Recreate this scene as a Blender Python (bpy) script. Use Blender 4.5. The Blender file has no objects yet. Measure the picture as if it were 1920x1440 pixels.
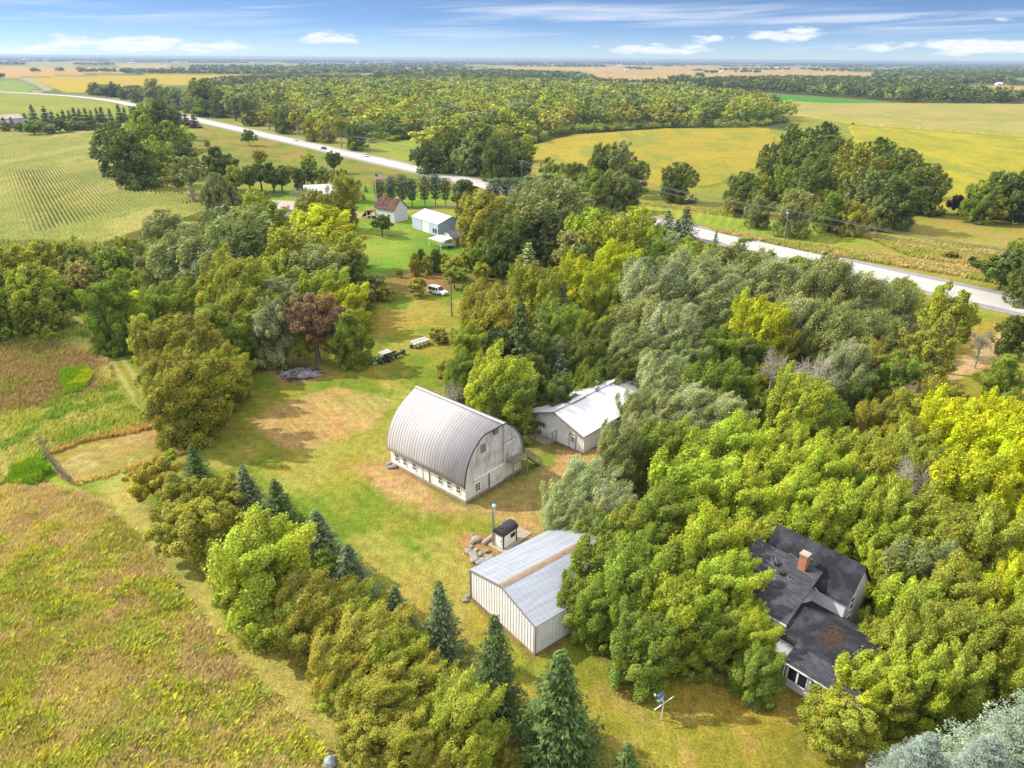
import bpy, bmesh, math, random
import numpy as np
from mathutils import Vector, Matrix
rad = math.radians
SC = bpy.context.scene
COL = SC.collection

# ---------------------------------------------------------------- camera
CAM_H = 50.0                      # drone height above the lawn
FPX, CX, CY = 1332.0, 960.0, 720.0
DEP = math.atan((CY - 109.5) / FPX)
ROLL = math.atan(0.0068)
cr, sr = math.cos(ROLL), math.sin(ROLL)
V_FW = np.array([0, math.cos(DEP), -math.sin(DEP)])
V_R = np.array([1.0, 0, 0])
V_U = np.cross(V_R, V_FW)
cam_d = bpy.data.cameras.new("camera")
cam = bpy.data.objects.new("camera", cam_d)
COL.objects.link(cam)
cam_d.sensor_fit = 'HORIZONTAL'; cam_d.sensor_width = 36.0
cam_d.lens = FPX / 1920.0 * 36.0
cam_d.clip_start = 0.5; cam_d.clip_end = 90000.0
ax = V_R * cr + V_U * sr
ay = -V_R * sr + V_U * cr
az = -V_FW
M = Matrix(((ax[0], ay[0], az[0], 0), (ax[1], ay[1], az[1], 0), (ax[2], ay[2], az[2], CAM_H), (0, 0, 0, 1)))
cam.matrix_world = M
SC.camera = cam

# ---------------------------------------------------------------- sun, sky, exposure
SUN_EL = rad(41.0)
SUN_AZ = math.atan2(-0.96, 0.28)          # sun stands to the left, a little ahead
to_sun = Vector((math.sin(SUN_AZ) * math.cos(SUN_EL), math.cos(SUN_AZ) * math.cos(SUN_EL), math.sin(SUN_EL)))
sun_d = bpy.data.lights.new("sun", 'SUN')
sun_d.energy = 4.9; sun_d.angle = rad(0.5); sun_d.color = (1.0, 0.93, 0.80)
sun = bpy.data.objects.new("sun", sun_d)
sun.rotation_euler = to_sun.to_track_quat('Z', 'Y').to_euler()
sun.location = (-60, 20, 90)
COL.objects.link(sun)
SC.view_settings.view_transform = 'Standard'
SC.view_settings.look = 'None'
SC.view_settings.exposure = 0.45
SC.view_settings.gamma = 1.0
SC.view_settings.use_curve_mapping = False
SC.render.engine = 'CYCLES'
SC.cycles.max_bounces = 6
SC.cycles.diffuse_bounces = 3
SC.cycles.glossy_bounces = 2
SC.cycles.transmission_bounces = 4
SC.cycles.volume_bounces = 0
SC.cycles.use_denoising = True
SC.cycles.sample_clamp_indirect = 4.0

class NG:
    """tiny helper for building node graphs"""
    def __init__(self, tree):
        self.t = tree; self.n = tree.nodes; self.l = tree.links
    def node(self, typ, **kw):
        nd = self.n.new(typ)
        for k, v in kw.items():
            setattr(nd, k, v)
        return nd
    def put(self, sock, v):
        if isinstance(v, bpy.types.NodeSocket):
            self.l.new(v, sock)
        elif v is not None:
            if hasattr(sock.default_value, '__len__') and not hasattr(v, '__len__'):
                v = (v, v, v, 1)[:len(sock.default_value)]
            if hasattr(v, '__len__') and len(v) == 3 and len(sock.default_value) == 4:
                v = (*v, 1)
            sock.default_value = v
    def math(self, op, a, b=None, c=None, clamp=False):
        nd = self.node('ShaderNodeMath', operation=op, use_clamp=clamp)
        self.put(nd.inputs[0], a)
        if b is not None: self.put(nd.inputs[1], b)
        if c is not None: self.put(nd.inputs[2], c)
        return nd.outputs[0]
    def mix(self, f, a, b, mode='MIX'):
        nd = self.node('ShaderNodeMix', data_type='RGBA', blend_type=mode)
        self.put(nd.inputs[0], f); self.put(nd.inputs[6], a); self.put(nd.inputs[7], b)
        return nd.outputs[2]
    def noise(self, vec, scale, detail=3.0, rough=0.55, dist=0.0):
        nd = self.node('ShaderNodeTexNoise')
        self.put(nd.inputs['Vector'], vec); nd.inputs['Scale'].default_value = scale
        nd.inputs['Detail'].default_value = detail; nd.inputs['Roughness'].default_value = rough
        nd.inputs['Distortion'].default_value = dist
        return nd.outputs[0]
    def mapr(self, v, a, b, c=0.0, d=1.0, smooth=False):
        nd = self.node('ShaderNodeMapRange')
        if smooth: nd.interpolation_type = 'SMOOTHSTEP'
        self.put(nd.inputs[0], v)
        for i, q in enumerate((a, b, c, d)): nd.inputs[i + 1].default_value = q
        return nd.outputs[0]
    def scale(self, vec, s):
        nd = self.node('ShaderNodeMapping'); self.put(nd.inputs[0], vec); nd.inputs['Scale'].default_value = s
        return nd.outputs[0]
    def ramp(self, f, stops):
        nd = self.node('ShaderNodeValToRGB'); self.put(nd.inputs[0], f)
        e = nd.color_ramp.elements
        while len(e) < len(stops): e.new(0.5)
        for q, (p, c) in zip(e, stops): q.position = p; q.color = (*c, 1)
        return nd.outputs[0]

def ray(px, py):
    a, b = px - CX, -(py - CY)
    return V_FW * FPX + V_R * (a * cr - b * sr) + V_U * (a * sr + b * cr)
def at(px, py, z=0.0):
    """point at height z seen in direction (px, py) of the 1920 x 1440 photograph"""
    d = ray(px, py)
    return np.array([0, 0, CAM_H]) + d * ((z - CAM_H) / d[2])
def proj(P):
    P = np.asarray(P, float) - np.array([0, 0, CAM_H])
    x, y, z = P @ V_R, P @ V_U, P @ V_FW
    return CX + (x * cr + y * sr) / z * FPX, CY - (-x * sr + y * cr) / z * FPX

# ---------------------------------------------------------------- world: sky with clouds
world = bpy.data.worlds.new("World"); SC.world = world
world.use_nodes = True
g = NG(world.node_tree); g.n.clear()
tc = g.node('ShaderNodeTexCoord').outputs['Generated']
sep = g.node('ShaderNodeSeparateXYZ'); g.put(sep.inputs[0], tc)
azi = g.math('ARCTAN2', sep.outputs[0], sep.outputs[1])
ele = g.math('ARCSINE', sep.outputs[2])
# the air overhead is clear: the blue deepens quickly above the horizon
zl = g.math('ADD', g.math('MULTIPLY', sep.outputs[2], 4.2), 0.03)
comb = g.node('ShaderNodeCombineXYZ')
g.put(comb.inputs[0], sep.outputs[0]); g.put(comb.inputs[1], sep.outputs[1]); g.put(comb.inputs[2], zl)
nrm = g.node('ShaderNodeVectorMath', operation='NORMALIZE'); g.put(nrm.inputs[0], comb.outputs[0])
sky = g.node('ShaderNodeTexSky', sky_type='NISHITA')
sky.sun_disc = False; sky.sun_elevation = SUN_EL; sky.sun_rotation = SUN_AZ
sky.altitude = 300; sky.air_density = 1.0; sky.dust_density = 0.35; sky.ozone_density = 2.2
g.put(sky.inputs[0], nrm.outputs[0])
sky_c = g.mix(0.10, sky.outputs[0], (3.6, 4.6, 6.6), 'MIX')
skb = g.mix(1.0, sky_c, (0.98, 1.12, 1.27), 'MULTIPLY')
cv = g.node('ShaderNodeCombineXYZ')
g.put(cv.inputs[0], g.math('MULTIPLY', azi, 15.0)); g.put(cv.inputs[1], g.math('MULTIPLY', ele, 58.0))
n1 = g.noise(cv.outputs[0], 1.6, 7.0, 0.62, 0.3)
cv2 = g.node('ShaderNodeCombineXYZ')
g.put(cv2.inputs[0], g.math('ADD', g.math('MULTIPLY', azi, 3.0), g.math('MULTIPLY', ele, 9.0)))
g.put(cv2.inputs[1], g.math('SUBTRACT', g.math('MULTIPLY', ele, 80.0), g.math('MULTIPLY', azi, 3.2)))
n2 = g.noise(cv2.outputs[0], 1.3, 6.0, 0.6, 0.6)
def ae(px, py):
    d = ray(px, py); return math.atan2(d[0], d[1]), math.asin(d[2] / np.linalg.norm(d))
def blob(px, py, wx, wy, amp):
    a0, e0 = ae(px, py)
    da = g.math('DIVIDE', g.math('SUBTRACT', azi, a0), wx / FPX)
    de = g.math('DIVIDE', g.math('SUBTRACT', ele, e0), wy / FPX)
    r2 = g.math('ADD', g.math('MULTIPLY', da, da), g.math('MULTIPLY', de, de))
    return g.math('MULTIPLY', g.math('POWER', 2.718, g.math('MULTIPLY', r2, -1.0)), amp)
cum = None
for b in ((250, 84, 190, 17, 1.0), (60, 92, 130, 13, 0.8), (430, 88, 110, 13, 0.8), (620, 70, 75, 15, 1.0), (1230, 92, 130, 12, 0.95),
          (1320, 74, 60, 11, 0.75), (1475, 66, 68, 13, 1.05), (1850, 88, 150, 17, 1.0), (1650, 92, 90, 11, 0.7), (1880, 36, 40, 6, 0.6), (1690, 52, 50, 5, 0.5)):
    v = blob(*b); cum = v if cum is None else g.math('MAXIMUM', cum, v)
cmask = g.mapr(g.math('ADD', g.math('MULTIPLY', cum, 0.50), n1), 0.76, 0.98, 0, 1, True)
wis = None
for b in ((1150, 25, 300, 16, 1.0), (1600, 30, 220, 14, 0.9), (880, 62, 160, 14, 0.6), (330, 30, 260, 20, 0.45), (120, 10, 150, 12, 0.6), (1750, 60, 200, 14, 0.5)):
    v = blob(*b); wis = v if wis is None else g.math('MAXIMUM', wis, v)
wmask = g.math('MULTIPLY', g.mapr(g.math('ADD', g.math('MULTIPLY', wis, 0.4), n2), 0.55, 1.0, 0, 1, True), 0.70)
hor = g.math('MULTIPLY', g.mapr(ele, 0.0, 0.045, 1.0, 0.0, True), 0.30)
m1 = g.mix(hor, skb, (6.6, 7.4, 8.8))
m2 = g.mix(wmask, m1, (7.6, 8.2, 9.4))
n3 = g.noise(cv.outputs[0], 4.5, 4.0, 0.6)
cl_c = g.mix(n3, (7.2, 7.7, 8.7), (9.8, 9.9, 10.2))
m3 = g.mix(g.math('MULTIPLY', cmask, 0.92), m2, cl_c)
bg = g.node('ShaderNodeBackground'); bg.inputs['Strength'].default_value = 0.085
# bright broken cloud added overhead, out of frame, to fill the shadows
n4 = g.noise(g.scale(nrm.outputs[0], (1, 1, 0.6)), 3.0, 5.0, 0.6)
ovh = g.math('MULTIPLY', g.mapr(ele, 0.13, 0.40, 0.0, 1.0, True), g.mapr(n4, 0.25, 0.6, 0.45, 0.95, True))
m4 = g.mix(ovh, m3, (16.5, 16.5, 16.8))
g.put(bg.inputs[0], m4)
wo = g.node('ShaderNodeOutputWorld'); g.l.new(bg.outputs[0], wo.inputs[0])

# ---------------------------------------------------------------- helpers
def tag(o, label=None, cat=None, group=None, kind=None):
    if label: o['label'] = label
    if cat: o['category'] = cat
    if group: o['group'] = group
    if kind: o['kind'] = kind
    return o
def thing(name, loc, rz, label, cat, group=None):
    o = bpy.data.objects.new(name, None); COL.objects.link(o)
    o.empty_display_size = 0.5
    o.location = (float(loc[0]), float(loc[1]), float(loc[2]) if len(loc) > 2 else 0.0)
    o.rotation_euler = (0, 0, rz)
    return tag(o, label, cat, group)
def link_mesh(name, me, mat=None, parent=None):
    o = bpy.data.objects.new(name, me); COL.objects.link(o)
    if mat is not None and not me.materials: me.materials.append(mat)
    if parent is not None: o.parent = parent
    return o
def np_mesh(name, V, F, k=4, col=None, smooth=False, mat=None):
    """mesh from numpy arrays; F is (n, k)"""
    me = bpy.data.meshes.new(name)
    V = np.ascontiguousarray(V, dtype=np.float32); F = np.ascontiguousarray(F, dtype=np.int32)
    me.vertices.add(len(V)); me.vertices.foreach_set('co', V.ravel())
    n = len(F)
    me.loops.add(n * k); me.polygons.add(n)
    me.loops.foreach_set('vertex_index', F.ravel())
    me.polygons.foreach_set('loop_start', np.arange(0, n * k, k, dtype=np.int32))
    if smooth: me.polygons.foreach_set('use_smooth', np.ones(n, dtype=bool))
    if col is not None:
        a = me.attributes.new('tint', 'FLOAT_COLOR', 'POINT')
        c = np.ones((len(V), 4), dtype=np.float32); c[:, :3] = col
        a.data.foreach_set('color', c.ravel())
    if mat is not None: me.materials.append(mat)
    me.update(calc_edges=True)
    return me

class MB:
    """collects boxes, prisms, tubes and sheets and links them as ONE mesh object"""
    def __init__(self): self.v = []; self.f = []; self.s = []
    def add(self, vs, fs, smooth=False):
        o = len(self.v); self.v += [tuple(map(float, q)) for q in vs]
        self.f += [tuple(i + o for i in q) for q in fs]; self.s += [smooth] * len(fs)
        return self
    def box(self, x0, x1, y0, y1, z0, z1):
        vs = [(x, y, z) for z in (z0, z1) for y in (y0, y1) for x in (x0, x1)]
        return self.add(vs, [(0, 2, 3, 1), (4, 5, 7, 6), (0, 1, 5, 4), (2, 6, 7, 3), (0, 4, 6, 2), (1, 3, 7, 5)])
    def slab(self, pts, d):
        """polygon pts thickened by vector d"""
        n = len(pts); d = np.array(d, float)
        vs = [tuple(p) for p in pts] + [tuple(np.array(p, float) + d) for p in pts]
        fs = [tuple(range(n))[::-1], tuple(range(n, 2 * n))] + [(i, (i + 1) % n, n + (i + 1) % n, n + i) for i in range(n)]
        return self.add(vs, fs)
    def bar(self, p, q, w, h=None, up=(0, 0, 1)):
        h = h or w; p = Vector(p); q = Vector(q); d = (q - p).normalized(); u = Vector(up)
        if abs(d.dot(u)) > 0.95: u = Vector((1, 0, 0))
        s = d.cross(u).normalized(); t = s.cross(d).normalized()
        vs = [e + s * a * w / 2 + t * b * h / 2 for e in (p, q) for a, b in ((-1, -1), (1, -1), (1, 1), (-1, 1))]
        return self.add(vs, [(3, 2, 1, 0), (4, 5, 6, 7), (0, 1, 5, 4), (1, 2, 6, 5), (2, 3, 7, 6), (3, 0, 4, 7)])
    def tube(self, pts, rs, n=8, cap=True):
        pts = [Vector(p) for p in pts]
        if not hasattr(rs, '__len__'): rs = [rs] * len(pts)
        vs = []; fs = []
        for i, p in enumerate(pts):
            d = (pts[min(i + 1, len(pts) - 1)] - pts[max(i - 1, 0)]).normalized()
            a = Vector((1, 0, 0)) if abs(d.x) < 0.8 else Vector((0, 1, 0))
            s = d.cross(a).normalized(); t = d.cross(s)
            vs += [p + (s * math.cos(2 * math.pi * k / n) + t * math.sin(2 * math.pi * k / n)) * rs[i] for k in range(n)]
        for i in range(len(pts) - 1):
            for k in range(n):
                fs.append((i * n + k, i * n + (k + 1) % n, (i + 1) * n + (k + 1) % n, (i + 1) * n + k))
        self.add(vs, fs, True)
        if cap:
            self.add(vs[:n], [tuple(range(n))]); self.add(vs[-n:], [tuple(range(n))[::-1]])
        return self
    def lathe(self, prof, c=(0, 0, 0), n=16):
        vs = []; fs = []
        for r, z in prof:
            vs += [(c[0] + r * math.cos(2 * math.pi * k / n), c[1] + r * math.sin(2 * math.pi * k / n), c[2] + z) for k in range(n)]
        for i in range(len(prof) - 1):
            for k in range(n):
                fs.append((i * n + k, i * n + (k + 1) % n, (i + 1) * n + (k + 1) % n, (i + 1) * n + k))
        return self.add(vs, fs, True)
    def build(self, name, mat, parent=None, bevel=0.0):
        me = bpy.data.meshes.new(name); me.from_pydata(self.v, [], self.f)
        me.polygons.foreach_set('use_smooth', self.s)
        bm = bmesh.new(); bm.from_mesh(me)
        bmesh.ops.recalc_face_normals(bm, faces=bm.faces)
        if bevel > 0:
            bmesh.ops.remove_doubles(bm, verts=bm.verts, dist=1e-5)
            bmesh.ops.bevel(bm, geom=[e for e in bm.edges if e.is_manifold and e.calc_face_angle(0) > 0.5], offset=bevel, segments=2, affect='EDGES', profile=0.5)
        bm.to_mesh(me); bm.free()
        me.update()
        return link_mesh(name, me, mat, parent)

def vnoise(x, y, seed=0):
    """smooth value noise in numpy"""
    xi = np.floor(x).astype(np.int64); yi = np.floor(y).astype(np.int64)
    fx = x - xi; fy = y - yi; fx = fx * fx * (3 - 2 * fx); fy = fy * fy * (3 - 2 * fy)
    def h(a, b):
        n = (a * 374761393 + b * 668265263 + seed * 974634777) & 0x7fffffff
        n = ((n ^ (n >> 13)) * 1274126177) & 0x7fffffff
        return ((n ^ (n >> 16)) & 0xffff) / 65535.0
    return (h(xi, yi) * (1 - fx) + h(xi + 1, yi) * fx) * (1 - fy) + (h(xi, yi + 1) * (1 - fx) + h(xi + 1, yi + 1) * fx) * fy
def fnoise(x, y, seed=0, oc=4):
    s = 0; a = 0.5; t = 0
    for k in range(oc):
        s = s + a * vnoise(x * 2 ** k, y * 2 ** k, seed + k * 17); t += a; a *= 0.55
    return s / t
def sdist(poly, X, Y):
    """signed distance to polygon, negative inside"""
    P = np.array(poly, float); n = len(P)
    d = np.full(X.shape, 1e18); ins = np.zeros(X.shape, bool)
    for i in range(n):
        a = P[i]; b = P[(i + 1) % n]; e = b - a
        wx, wy = X - a[0], Y - a[1]
        t = np.clip((wx * e[0] + wy * e[1]) / max(e @ e, 1e-12), 0, 1)
        d = np.minimum(d, (wx - e[0] * t) ** 2 + (wy - e[1] * t) ** 2)
        c = (a[1] <= Y) != (b[1] <= Y)
        with np.errstate(divide='ignore', invalid='ignore'):
            xx = a[0] + (Y - a[1]) / (b[1] - a[1] if b[1] != a[1] else 1e-12) * e[0]
        ins ^= c & (X < xx)
    d = np.sqrt(d)
    return np.where(ins, -d, d)
def ldist(line, X, Y):
    P = np.array(line, float); d = np.full(X.shape, 1e18); sd = np.zeros(X.shape)
    for i in range(len(P) - 1):
        a = P[i]; e = P[i + 1] - a; wx, wy = X - a[0], Y - a[1]
        t = np.clip((wx * e[0] + wy * e[1]) / (e @ e), 0, 1)
        q = (wx - e[0] * t) ** 2 + (wy - e[1] * t) ** 2
        s = np.sign(wx * e[1] - wy * e[0])
        sd = np.where(q < d, s, sd); d = np.minimum(d, q)
    return np.sqrt(d) * sd
def gp(*px):
    return [tuple(at(a, b)[:2]) for a, b in px]
# ---------------------------------------------------------------- materials
def mat(name, col=(0.5, 0.5, 0.5), rough=0.7, metal=0.0, var=0.0, vscale=3.0, bump=0.0, bscale=20.0, spec=0.4, vcol=None, stretch=(1, 1, 1)):
    m = bpy.data.materials.new(name); m.use_nodes = True
    g = NG(m.node_tree); p = g.n['Principled BSDF']
    p.inputs['Roughness'].default_value = rough; p.inputs['Metallic'].default_value = metal
    p.inputs['Specular IOR Level'].default_value = spec
    c = (*col, 1)
    tc = g.node('ShaderNodeTexCoord').outputs['Object']
    if stretch != (1, 1, 1): tc = g.scale(tc, stretch)
    if var:
        n = g.noise(tc, vscale, 6.0, 0.65)
        f = g.mapr(n, 0.32, 0.68, 0, 1)
        vc = vcol or tuple(q * (1 - var) for q in col)
        c = g.mix(f, vc, tuple(min(1, q * (1 + (0 if vcol else var * 0.6))) for q in col))
    g.put(p.inputs['Base Color'], c)
    if bump:
        b = g.node('ShaderNodeBump'); b.inputs['Strength'].default_value = bump; b.inputs['Distance'].default_value = 0.05
        g.put(b.inputs['Height'], g.noise(tc, bscale, 4.0)); g.l.new(b.outputs[0], p.inputs['Normal'])
    return m

def foliage_mat(name, obj_col=True, transl=0.35):
    m = bpy.data.materials.new(name); m.use_nodes = True
    g = NG(m.node_tree); p = g.n['Principled BSDF']; out = g.n['Material Output']
    at_ = g.node('ShaderNodeAttribute', attribute_name='tint').outputs['Color']
    c = at_
    if obj_col:
        oi = g.node('ShaderNodeObjectInfo')
        c = g.mix(1.0, at_, oi.outputs['Color'], 'MULTIPLY')
    p.inputs['Roughness'].default_value = 0.7; p.inputs['Specular IOR Level'].default_value = 0.15
    g.put(p.inputs['Base Color'], c)
    tr = g.node('ShaderNodeBsdfTranslucent'); g.put(tr.inputs[0], g.mix(1.0, c, (1.15, 1.1, 0.5), 'MULTIPLY'))
    mx = g.node('ShaderNodeMixShader'); mx.inputs[0].default_value = transl * 0.7
    g.l.new(p.outputs[0], mx.inputs[1]); g.l.new(tr.outputs[0], mx.inputs[2]); g.l.new(mx.outputs[0], out.inputs['Surface'])
    return m

def ground_mat():
    m = bpy.data.materials.new('ground_cover'); m.use_nodes = True
    g = NG(m.node_tree); p = g.n['Principled BSDF']
    p.inputs['Roughness'].default_value = 0.95; p.inputs['Specular IOR Level'].default_value = 0.1
    pos = g.node('ShaderNodeNewGeometry').outputs['Position']
    c = g.node('ShaderNodeAttribute', attribute_name='tint').outputs['Color']
    n1 = g.noise(pos, 5.0, 3, 0.7); n2 = g.noise(pos, 0.9, 5, 0.65); n3 = g.noise(pos, 0.07, 4, 0.6)
    n4 = g.noise(g.scale(pos, (2.2, 0.5, 1)), 1.3, 4, 0.7)
    f = g.math('MULTIPLY', g.mapr(n1, 0.3, 0.7, 0.52, 1.46), g.mapr(n2, 0.28, 0.72, 0.70, 1.30))
    f = g.math('MULTIPLY', f, g.mapr(n4, 0.3, 0.7, 0.84, 1.16))
    cc = g.node('ShaderNodeVectorMath', operation='SCALE'); g.put(cc.inputs[0], c); g.put(cc.inputs['Scale'], f)
    warm = g.mix(g.mapr(n3, 0.35, 0.65, 0, 1), (0.86, 1.06, 0.85), (1.13, 0.97, 1.05))
    c2 = g.mix(1.0, cc.outputs[0], warm, 'MULTIPLY')
    n5 = g.noise(pos, 2.2, 3, 0.6)
    c2 = g.mix(1.0, c2, g.mix(g.mapr(n5, 0.35, 0.65, 0, 1), (0.88, 1.05, 0.8), (1.10, 0.98, 1.1)), 'MULTIPLY')
    g.put(p.inputs['Base Color'], c2)
    b = g.node('ShaderNodeBump'); b.inputs['Strength'].default_value = 0.55; b.inputs['Distance'].default_value = 0.08
    g.put(b.inputs['Height'], g.math('ADD', n1, g.math('MULTIPLY', n2, 1.5))); g.l.new(b.outputs[0], p.inputs['Normal'])
    return m

def crop_mat(name, spec_scale=(1, 1, 1)):
    m = bpy.data.materials.new(name); m.use_nodes = True
    g = NG(m.node_tree); p = g.n['Principled BSDF']
    p.inputs['Roughness'].default_value = 0.8; p.inputs['Specular IOR Level'].default_value = 0.15
    pos = g.node('ShaderNodeNewGeometry').outputs['Position']
    c = g.node('ShaderNodeAttribute', attribute_name='tint').outputs['Color']
    n1 = g.noise(g.scale(pos, spec_scale), 2.0, 3, 0.7); n2 = g.noise(pos, 0.25, 5, 0.65)
    f = g.math('MULTIPLY', g.mapr(n1, 0.3, 0.7, 0.62, 1.35), g.mapr(n2, 0.3, 0.7, 0.82, 1.18))
    cc = g.node('ShaderNodeVectorMath', operation='SCALE'); g.put(cc.inputs[0], c); g.put(cc.inputs['Scale'], f)
    g.put(p.inputs['Base Color'], cc.outputs[0])
    b = g.node('ShaderNodeBump'); b.inputs['Strength'].default_value = 0.7; b.inputs['Distance'].default_value = 0.25
    g.put(b.inputs['Height'], n1); g.l.new(b.outputs[0], p.inputs['Normal'])
    return m

def board_mat(name, col, worn, board=0.2, axis=0, amount=0.5, horiz=False):
    """painted boards: joints every `board` metres, paint worn off in streaks"""
    m = bpy.data.materials.new(name); m.use_nodes = True
    g = NG(m.node_tree); p = g.n['Principled BSDF']; p.inputs['Roughness'].default_value = 0.8
    p.inputs['Specular IOR Level'].default_value = 0.2
    tc = g.node('ShaderNodeTexCoord').outputs['Object']
    sx = g.node('ShaderNodeSeparateXYZ'); g.put(sx.inputs[0], tc)
    q = sx.outputs[2] if horiz else g.math('ADD', sx.outputs[0], sx.outputs[1])
    fr = g.math('FRACT', g.math('DIVIDE', q, board))
    joint = g.mapr(g.math('ABSOLUTE', g.math('SUBTRACT', fr, 0.5)), 0.42, 0.5, 0, 1)
    st = (1.2, 1.2, 9.0) if horiz else (7.0, 7.0, 0.7)
    n = g.noise(g.scale(tc, st), 0.9, 6, 0.7); n2 = g.noise(tc, 0.55, 4, 0.6)
    w = g.mapr(g.math('ADD', n, g.math('MULTIPLY', n2, 0.7)), 0.78 + (0.5 - amount) * 0.5, 1.08 + (0.5 - amount) * 0.5, 0, 1)
    c = g.mix(w, col, worn)
    c = g.mix(g.math('MULTIPLY', joint, 0.35), c, tuple(q_ * 0.35 for q_ in worn))
    g.put(p.inputs['Base Color'], c)
    b = g.node('ShaderNodeBump'); b.inputs['Strength'].default_value = 0.4; b.inputs['Distance'].default_value = 0.02
    g.put(b.inputs['Height'], g.math('SUBTRACT', g.math('MULTIPLY', n, 0.4), joint)); g.l.new(b.outputs[0], p.inputs['Normal'])
    return m

def shingle_mat(name, c0, c1, moss=None):
    m = bpy.data.materials.new(name); m.use_nodes = True
    g = NG(m.node_tree); p = g.n['Principled BSDF']; p.inputs['Roughness'].default_value = 0.9
    p.inputs['Specular IOR Level'].default_value = 0.25
    tc = g.node('ShaderNodeTexCoord').outputs['UV']
    br = g.node('ShaderNodeTexBrick'); g.put(br.inputs['Vector'], tc)
    br.inputs['Scale'].default_value = 1.0; br.inputs['Brick Width'].default_value = 0.55; br.inputs['Row Height'].default_value = 0.2
    br.inputs['Mortar Size'].default_value = 0.012; br.offset = 0.5
    br.inputs['Color1'].default_value = (*c0, 1); br.inputs['Color2'].default_value = (*c1, 1)
    br.inputs['Mortar'].default_value = (*[q * 0.45 for q in c0], 1)
    ob = g.node('ShaderNodeTexCoord').outputs['Object']
    n = g.noise(ob, 0.6, 5, 0.65)
    c = g.mix(g.mapr(n, 0.45, 0.75, 0, 0.4), br.outputs[0], tuple(min(1, q * 2.1) for q in c1))
    g.put(p.inputs['Base Color'], c)
    b = g.node('ShaderNodeBump'); b.inputs['Strength'].default_value = 0.5; b.inputs['Distance'].default_value = 0.02
    g.put(b.inputs['Height'], br.outputs[1]); b.invert = True; g.l.new(b.outputs[0], p.inputs['Normal'])
    return m

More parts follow.
